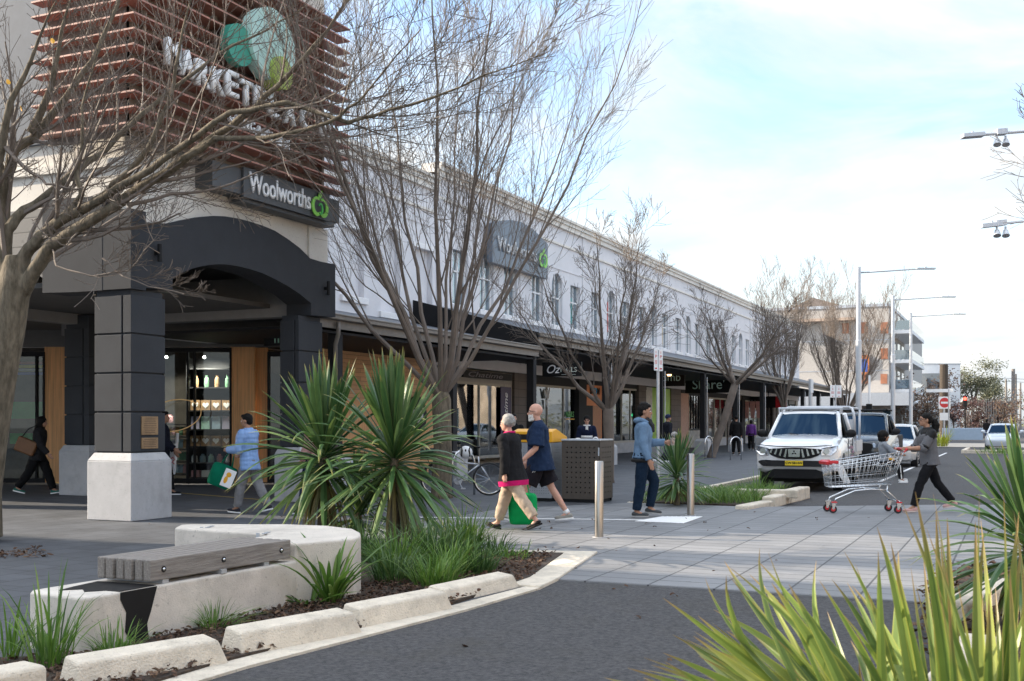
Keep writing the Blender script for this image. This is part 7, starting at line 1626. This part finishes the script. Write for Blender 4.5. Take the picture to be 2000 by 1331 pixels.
    # wheels
    for x in S['ax']:
        for q in (1, -1):
            r_ = S['wr']; y = q*(W2-.12); wb = MB(); wb.tube([V3(x, y-.11, r_), V3(x, y-.1, r_), V3(x, y+.1, r_), V3(x, y+.11, r_)], [r_*.9, r_, r_, r_*.9], 28); wo_ = obj('wheel', wb, M['rubber'], t, smooth=True, auto=45)
            rb_ = MB(); rb_.cyl((x, y+q*.1, r_), (x, y+q*.118, r_), r_*.64, n=24); ro = obj('rim', rb_, M['galv'], wo_)
            rb_ = MB()
            for k in range(6): a = k*1.047; rb_.box((x+math.cos(a)*r_*.36, y+q*.12, r_+math.sin(a)*r_*.36), (r_*.2, .01, r_*.16), M=RZ(-a, 3, 'Y'))
            obj('rim_gap', rb_, M['black'], ro)
    # mirrors
    for q in (1, -1):
        mb = MB(); mb.ell((xf-.28, q*(W2+.1), zb+.1), (.06, .12, .095), None, 14, 8); mb.box((xf-.28, q*(W2-.0), zb+.03), (.06, .16, .04)); obj('mirror', mb, S.get('mir', pm), t, smooth=True, auto=50)
    # sills / underbody
    mb = MB(); mb.bb(-L2+.5, L2-.5, -W2+.3, W2-.3, .2, .5); obj('underbody', mb, M['black'], t)
    return t
def fpoly(t, nm, pts, x, m_, th=.02, par=None, curve=.0, both=False, bev=.004):
    """front fascia polygon (y,z) at x, following the nose curvature."""
    for q in ((1, -1) if both else (1,)):
        mb = MB(); P2 = [V3(x-curve*(y*y), q*y, z) for y, z in pts]; mb.prism(P2, (th, 0, 0)); obj(nm, mb, m_, par or t, bevel=bev)
white_p = paint('paint_white', (.75, .76, .78)); lens = glassmat('lens', (.75, .78, .8), refl=.3); lens_in = mat('lamp_inner', (.45, .47, .5), .15, metal=.8, var=.3, vs=20)
PK = dict(L=5.3, W=1.82, ax=(1.5, -1.5), wr=.385, mir=M['black'],
  body=[(2.66, .62, .82, .55, .5, .0), (2.6, .48, .98, .76, .68, .01), (2.5, .42, 1.03, .84, .76, .02), (2.3, .4, 1.08, .89, .8, .04), (1.9, .4, 1.13, .91, .82, .06), (1.15, .4, 1.2, .91, .82, .06), (.2, .4, 1.17, .91, .86, 0), (-1.0, .4, 1.17, .91, .86, 0), (-1.05, .45, 1.1, .88, .82, 0), (-1.1, .5, .62, .6, .5, 0)],
  cab=(1.22, .42, -.72, -1.0, 1.17, 1.78, .8, .66), bp=(.5,))
ploc = Vector((-4.48, 27.35, -.066)); PRZ = R(-90+1.5)
t = vehicle('pickup_truck', 'white dual cab pickup with tray and ladder rack parked facing the camera', 'pickup', ploc, PRZ, PK, white_p)
XN = 2.665
def nose(y):
    y = abs(y); K = [(0, 2.662), (.5, 2.66), (.76, 2.6), (.84, 2.5), (.9, 2.3)]
    for (a, xa), (b, xb) in zip(K, K[1:]):
        if y <= b: return xa+(xb-xa)*(y-a)/(b-a)
    return 2.3
def fslab(t, nm, cols, m_, off=.02, th=.04):
    mb = MB(); rg = []
    for (y, z0, z1) in cols:
        x = nose(y)+off; rg.append([V3(x, y, z0), V3(x, y, z1), V3(x-th, y, z1), V3(x-th, y, z0)])
    mb.ring(rg, 4); return obj(nm, mb, m_, t)
def sym(c): return [(-y, a, b) for y, a, b in reversed(c) if y > 0]+c
fslab(t, 'grille', sym([(0, .72, .97), (.2, .725, .965), (.35, .745, .955), (.5, .8, .945), (.58, .88, .935)]), M['black'], .02)
for q in (1, -1):
    for i in range(4):
        y = .15+i*.105; mb = MB(); mb.prism([V3(XN+.045-.13*y*y, q*y, .94), V3(XN+.045-.13*y*y, q*(y+.03), .945), V3(XN+.045-.13*y*y, q*(y+.075), .77+.03*i), V3(XN+.045-.13*y*y, q*(y+.03), .755+.03*i)], (.025, 0, 0)); obj('grille_bar', mb, M['chrome'], t)
    mb = MB(); mb.tube([V3(XN-.0, q*.1, .735), V3(XN-.0, q*.32, .76), V3(XN-.05, q*.55, .82)], .014, 6); obj('chrome_trim', mb, M['chrome'], t)
    hl = MB(); hl.prism([V3(2.56, q*.56, .965), V3(2.5, q*.76, .995), V3(2.3, q*.885, 1.02), V3(2.42, q*.87, .9), V3(2.52, q*.76, .8), V3(2.58, q*.56, .8)], (.1, 0, 0)); h = obj('headlight', hl, lens_in, t, bevel=.01)
    mb = MB(); mb.lathe((0, 0, 0), [(.05, 0), (.065, .03)], 16); mb.tf(Matrix.Translation((2.655, q*.68, .895)) @ RZ(R(90), 4, 'Y')); obj('reflector', mb, M['chrome'], h)
    mb = MB(); mb.lathe((0, 0, 0), [(.055, 0), (.05, .02)], 16); mb.tf(Matrix.Translation((2.66, q*.66, .615)) @ RZ(R(90), 4, 'Y')); obj('fog_lamp', mb, M['char'], t)
mb = MB(); mb.prism([V3(XN+.05, -.13, .94), V3(XN+.05, .13, .94), V3(XN+.05, .12, .77), V3(XN+.05, -.12, .77)], (.02, 0, 0)); o = obj('badge_plate', mb, M['chrome'], t)
for a in (90, 210, 330): mb = MB(); c_ = V3(XN+.072, .032*math.cos(R(a)), .86+.032*math.sin(R(a))); mb.prism([c_+V3(0, .03*math.cos(R(a)), .03*math.sin(R(a))), c_+V3(0, .018*math.cos(R(a+90)), .018*math.sin(R(a+90))), c_-V3(0, .03*math.cos(R(a)), .03*math.sin(R(a))), c_-V3(0, .018*math.cos(R(a+90)), .018*math.sin(R(a+90)))], (.006, 0, 0)); obj('emblem', mb, M['char'], o)
fslab(t, 'bumper_intake', sym([(0, .56, .69), (.5, .56, .69), (.62, .56, .7), (.72, .58, .69), (.8, .64, .67)]), M['char'], .022)
fslab(t, 'lower_grille', sym([(0, .3, .5), (.45, .3, .5), (.6, .32, .44), (.68, .34, .38)]), M['black'], -.03, .3)
mb = MB(); mb.prism([V3(XN+.075, -.19, .585), V3(XN+.075, .19, .585), V3(XN+.075, .19, .69), V3(XN+.075, -.19, .69)], (.012, 0, 0)); o = obj('number_plate', mb, mat('plate_yellow', (.75, .55, .02), .5, var=.03), t)
text('lettering', 'CW·58·HW', .072, M['black'], face((XN+.089, 0, .637), (0, 1, 0)), o, ext=.002, bold=.002)
mb = MB(); mb.tube([V3(2.55, -.78, 1.03), V3(2.6, -.4, 1.0), V3(2.62, 0, .99), V3(2.6, .4, 1.0), V3(2.55, .78, 1.03)], .008, 5); obj('bonnet_gap', mb, M['black'], t)
for q in (1, -1):
    mb = MB(); mb.tube([V3(1.3, q*.1, 1.24), V3(1.12, q*.25-.15, 1.27), V3(1.0, q*.35-.3, 1.33)], .009, 5); obj('wiper', mb, M['black'], t)
    for x in (.1, -.85): mb = MB(); mb.box((x, q*.915, 1.03), (.16, .02, .03)); obj('door_handle', mb, M['chrome'], t, bevel=.006)
    for x in (.55, -.38): mb = MB(); mb.bb(x-.004, x+.004, q*.905-.01, q*.905+.01, .5, 1.14); obj('door_gap', mb, M['black'], t)
    mb = MB(); mb.tube([V3(-1.15, q*.86, 1.05), V3(-1.12, q*.86, 1.7), V3(-1.16, q*.82, 1.86), V3(-1.25, q*.74, 1.9)], .03, 8); mb.tube([V3(-1.45, q*.86, 1.05), V3(-1.28, q*.86, 1.6), V3(-1.2, q*.84, 1.8)], .03, 8); mb.tube([V3(-2.5, q*.86, 1.05), V3(-2.5, q*.86, 1.85)], .03, 8); mb.tube([V3(-1.2, q*.8, 1.88), V3(-2.55, q*.8, 1.88)], .028, 8); obj('ladder_rack', mb, M['polegrey'], t, smooth=True)
mb = MB(); mb.tube([V3(-1.25, -.76, 1.9), V3(-1.25, .76, 1.9)], .035, 8); mb.tube([V3(-2.5, -.8, 1.88), V3(-2.5, .8, 1.88)], .03, 8); obj('rack_cross_bar', mb, M['polegrey'], t, smooth=True)
mb = MB(); mb.bb(-2.65, -1.12, -.9, .9, .72, .8)
for q in (1, -1): mb.bb(-2.65, -1.12, q*.9-.02, q*.9+.02, .8, 1.08)
mb.bb(-2.65, -2.62, -.88, .88, .8, 1.08); mb.bb(-1.15, -1.12, -.88, .88, .8, 1.6); obj('tray', mb, M['galv'], t)
for q in (1, -1):
    mb = MB()
    for i in range(4): mb.tube([V3(-1.3-i*.35, q*.925, .8), V3(-1.3-i*.35, q*.925, 1.08)], .014, 6)
    obj('tray_side_bar', mb, M['white'], t)
mb = MB(); mb.bb(-.05, .35, -.62, .62, 1.83, 1.86)
for x in (.38, .02): mb.tube([V3(x, -.72, 1.86), V3(x, .72, 1.86)], .022, 6); mb.tube([V3(x, -.7, 1.75), V3(x, -.7, 1.86)], .02, 6); mb.tube([V3(x, .7, 1.75), V3(x, .7, 1.86)], .02, 6)
obj('roof_rack', mb, M['galv'], t)
mb = MB(); mb.bb(-2.3, -1.4, -.6, .6, .81, 1.5); one('cargo_load', mb, M['white'], 'pale wrapped load standing in the tray of the white pickup', 'cargo', loc=ploc, rz=PRZ, bevel=.08)
mb = MB()
for i, (x0, x1) in enumerate(((-.4, .3), (-.6, -.2), (-.5, .1))): mb.bb(x0, x1, .914, .918, .9-i*.11, .96-i*.11)
obj('door_lettering', mb, mat('decal', (.25, .12, .2), .5, var=.6, vs=30), t)
# dark pickup behind
PD = dict(PK); PD['mir'] = M['char']
t = vehicle('pickup_truck', 'dark grey blue pickup with black roof rack parked behind the white one', 'pickup', Vector((-4.15, 34.6, -.066)), R(-90), PD, paint('paint_dark', (.035, .045, .055), .3))
fslab(t, 'grille', sym([(0, .68, .96), (.42, .68, .955), (.52, .75, .94), (.56, .83, .9)]), M['black'], .03); fslab(t, 'bumper_intake', sym([(0, .42, .62), (.5, .42, .62), (.66, .5, .6)]), M['black'], .01)
for q in (1, -1): hl = MB(); hl.prism([V3(2.53, q*.55, .96), V3(2.42, q*.8, .985), V3(2.4, q*.86, .9), V3(2.5, q*.78, .82), V3(2.55, q*.56, .83)], (.1, 0, 0)); obj('headlight', hl, lens_in, t, bevel=.01)
mb = MB()
for x in (.4, -.1, -.6): mb.tube([V3(x, -.75, 1.88), V3(x, .75, 1.88)], .025, 6)
mb.tube([V3(.45, .7, 1.9), V3(-.7, .7, 1.9)], .025, 6); mb.tube([V3(.45, -.7, 1.9), V3(-.7, -.7, 1.9)], .025, 6); obj('roof_rack', mb, M['black'], t)
fpoly(t, 'number_plate', [(-.19, .56), (.19, .56), (.19, .66), (-.19, .66)], XN+.03, M['white'], .02)
mb = MB(); mb.bb(-2.65, -1.12, -.88, .88, .5, 1.15); obj('tray', mb, M['char'], t, bevel=.05)
# sedans
def sedan(label, loc, rz_, pm, hb=False):
    SD = dict(L=4.5, W=1.76, ax=(1.35, -1.3), wr=.315,
      body=[(2.25, .42, .58, .5, .44, 0), (2.2, .25, .68, .72, .62, .02), (2.05, .2, .76, .82, .72, .04), (1.6, .19, .86, .87, .76, .05), (1.0, .19, .93, .88, .78, .05), (0, .19, .93, .88, .8, 0), (-1.4, .2, .97, .88, .78, .0), (-1.8, .22, 1.0, .86, .76, .03), (-2.15, .28, .98, .8, .7, .02), (-2.25, .4, .8, .7, .6, 0)],
      cab=(1.08, .3, -.85, -1.55, .93, 1.43, .76, .58), bp=(.45,))
    t = vehicle('parked_car', label, 'car', loc, rz_, SD, pm)
    fpoly(t, 'grille', [(-.4, .62), (-.36, .5), (.36, .5), (.4, .62)], 2.2, M['black'], .03, curve=.1); fpoly(t, 'lower_grille', [(-.6, .42), (-.5, .3), (.5, .3), (.6, .42)], 2.19, M['black'], .03, curve=.1)
    for q in (1, -1): hl = MB(); hl.prism([V3(2.13, q*.45, .66), V3(2.0, q*.7, .74), V3(1.88, q*.83, .78), V3(1.95, q*.8, .66), V3(2.13, q*.5, .58)], (.06, 0, 0)); obj('headlight', hl, lens_in, t, bevel=.01); mb = MB(); mb.box((-2.14, q*.68, .84), (.16, .26, .14)); obj('tail_lamp', mb, M['red'], t, bevel=.02)
    fpoly(t, 'number_plate', [(-.18, .42), (.18, .42), (.18, .52), (-.18, .52)], 2.235, M['white'], .012)
    return t
sedan('silver white sedan parked behind the dark pickup', Vector((-3.95, 42.0, -.066)), R(-90), paint('paint_silver', (.55, .55, .55), .2))
sedan('silver car facing the camera at the far right island', Vector((-.7, 68.0, -.066)), R(-90), paint('paint_silver2', (.55, .6, .66), .2))
# ---- bicycle by the tea shop window
bk = thing('bicycle', 'silver and black bicycle with rear rack leaning by the hoop behind the cordyline', 'bicycle', G(905, 968)-DV*.12, YAW+R(4))
for x in (.52, -.52):
    mb = MB(); mb.tube([V3(x+.31*math.cos(a), 0, .33+.31*math.sin(a)) for a in [6.283*i/32 for i in range(33)]], .02, 8); w_ = obj('wheel', mb, M['rubber'], bk, smooth=True)
    mb = MB(); mb.tube([V3(x+.288*math.cos(a), 0, .33+.288*math.sin(a)) for a in [6.283*i/32 for i in range(33)]], .009, 6)
    for i in range(16): a = 6.283*i/16; mb.tube([V3(x, .02*(-1)**i, .33), V3(x+.285*math.cos(a), 0, .33+.285*math.sin(a))], .0016, 3)
    mb.cyl((x, -.04, .33), (x, .04, .33), .02, n=10); obj('rim', mb, M['chrome'], w_)
silver = mat('bikesilver', (.5, .52, .55), .3, metal=.6, var=.05)
mb = MB(); 
for a, b in (((-.52, .33), (-.1, .3)), ((-.1, .3), (.32, .62)), ((.32, .62), (-.22, .68)), ((-.1, .3), (-.25, .78)), ((-.52, .33), (-.22, .68)), ((.32, .55), (.3, .78)), ((.35, .6), (.52, .33))): mb.tube([V3(a[0], 0, a[1]), V3(b[0], 0, b[1])], .016, 8)
obj('frame', mb, silver, bk, smooth=True)
mb = MB(); mb.tube([V3(.3, 0, .78), V3(.28, 0, .95)], .014, 8); mb.tube([V3(.2, .28, .98), V3(.33, .12, .97), V3(.3, 0, .95), V3(.33, -.12, .97), V3(.2, -.28, .98)], .013, 8); obj('handlebar', mb, M['black'], bk, smooth=True)
mb = MB(); mb.ell((-.28, 0, .84), (.13, .07, .035)); mb.cyl((-.25, 0, .76), (-.26, 0, .83), .014); obj('saddle', mb, M['black'], bk, smooth=True)
mb = MB(); mb.bb(-.85, -.35, -.07, .07, .72, .74); mb.tube([V3(-.52, .07, .33), V3(-.7, .07, .72)], .007, 5); mb.tube([V3(-.52, -.07, .33), V3(-.7, -.07, .72)], .007, 5); obj('rear_rack', mb, M['black'], bk)
mb = MB(); mb.lathe((0, 0, 0), [(.08, -.01), (.08, .01)], 20); mb.tf(Matrix.Translation((-.1, 0, .3)) @ RZ(R(90), 4, 'X')); mb.tube([V3(-.1, -.05, .3), V3(-.02, -.06, .16)], .01, 6); mb.tube([V3(-.1, .05, .3), V3(-.18, .06, .44)], .01, 6); mb.box((0, -.1, .15), (.09, .08, .02)); mb.box((-.2, .1, .45), (.09, .08, .02)); obj('crankset', mb, M['galv'], bk)
mb = MB(); mb.lathe((0, 0, -.03), [(.12, 0), (.13, .06), (.11, .12), (.06, .16), (.01, .17)], 16); o = one('bike_helmet', mb, M['white'], 'white bicycle helmet with dark vents hanging on the bicycle', 'helmet', loc=bk.location+RV*.06+Vector((0, 0, .86))-DV*.1, smooth=True); o.rotation_euler = (R(70), 0, YAW)
mb = MB()
for i in range(3): mb.tube([V3(-.08+i*.08, -.1, .06), V3(-.07+i*.07, 0, .145), V3(-.08+i*.08, .1, .06)], .016, 6)
obj('vents', mb, M['black'], o)
mb = MB(); mb.bb(-.22, .2, -.16, .16, 0, .2); one('pannier_crate', mb, M['black'], 'black crate strapped on the rear rack of the bicycle', 'crate', loc=bk.location+RV*-.62+Vector((0, 0, .745)), rz=YAW, bevel=.02)
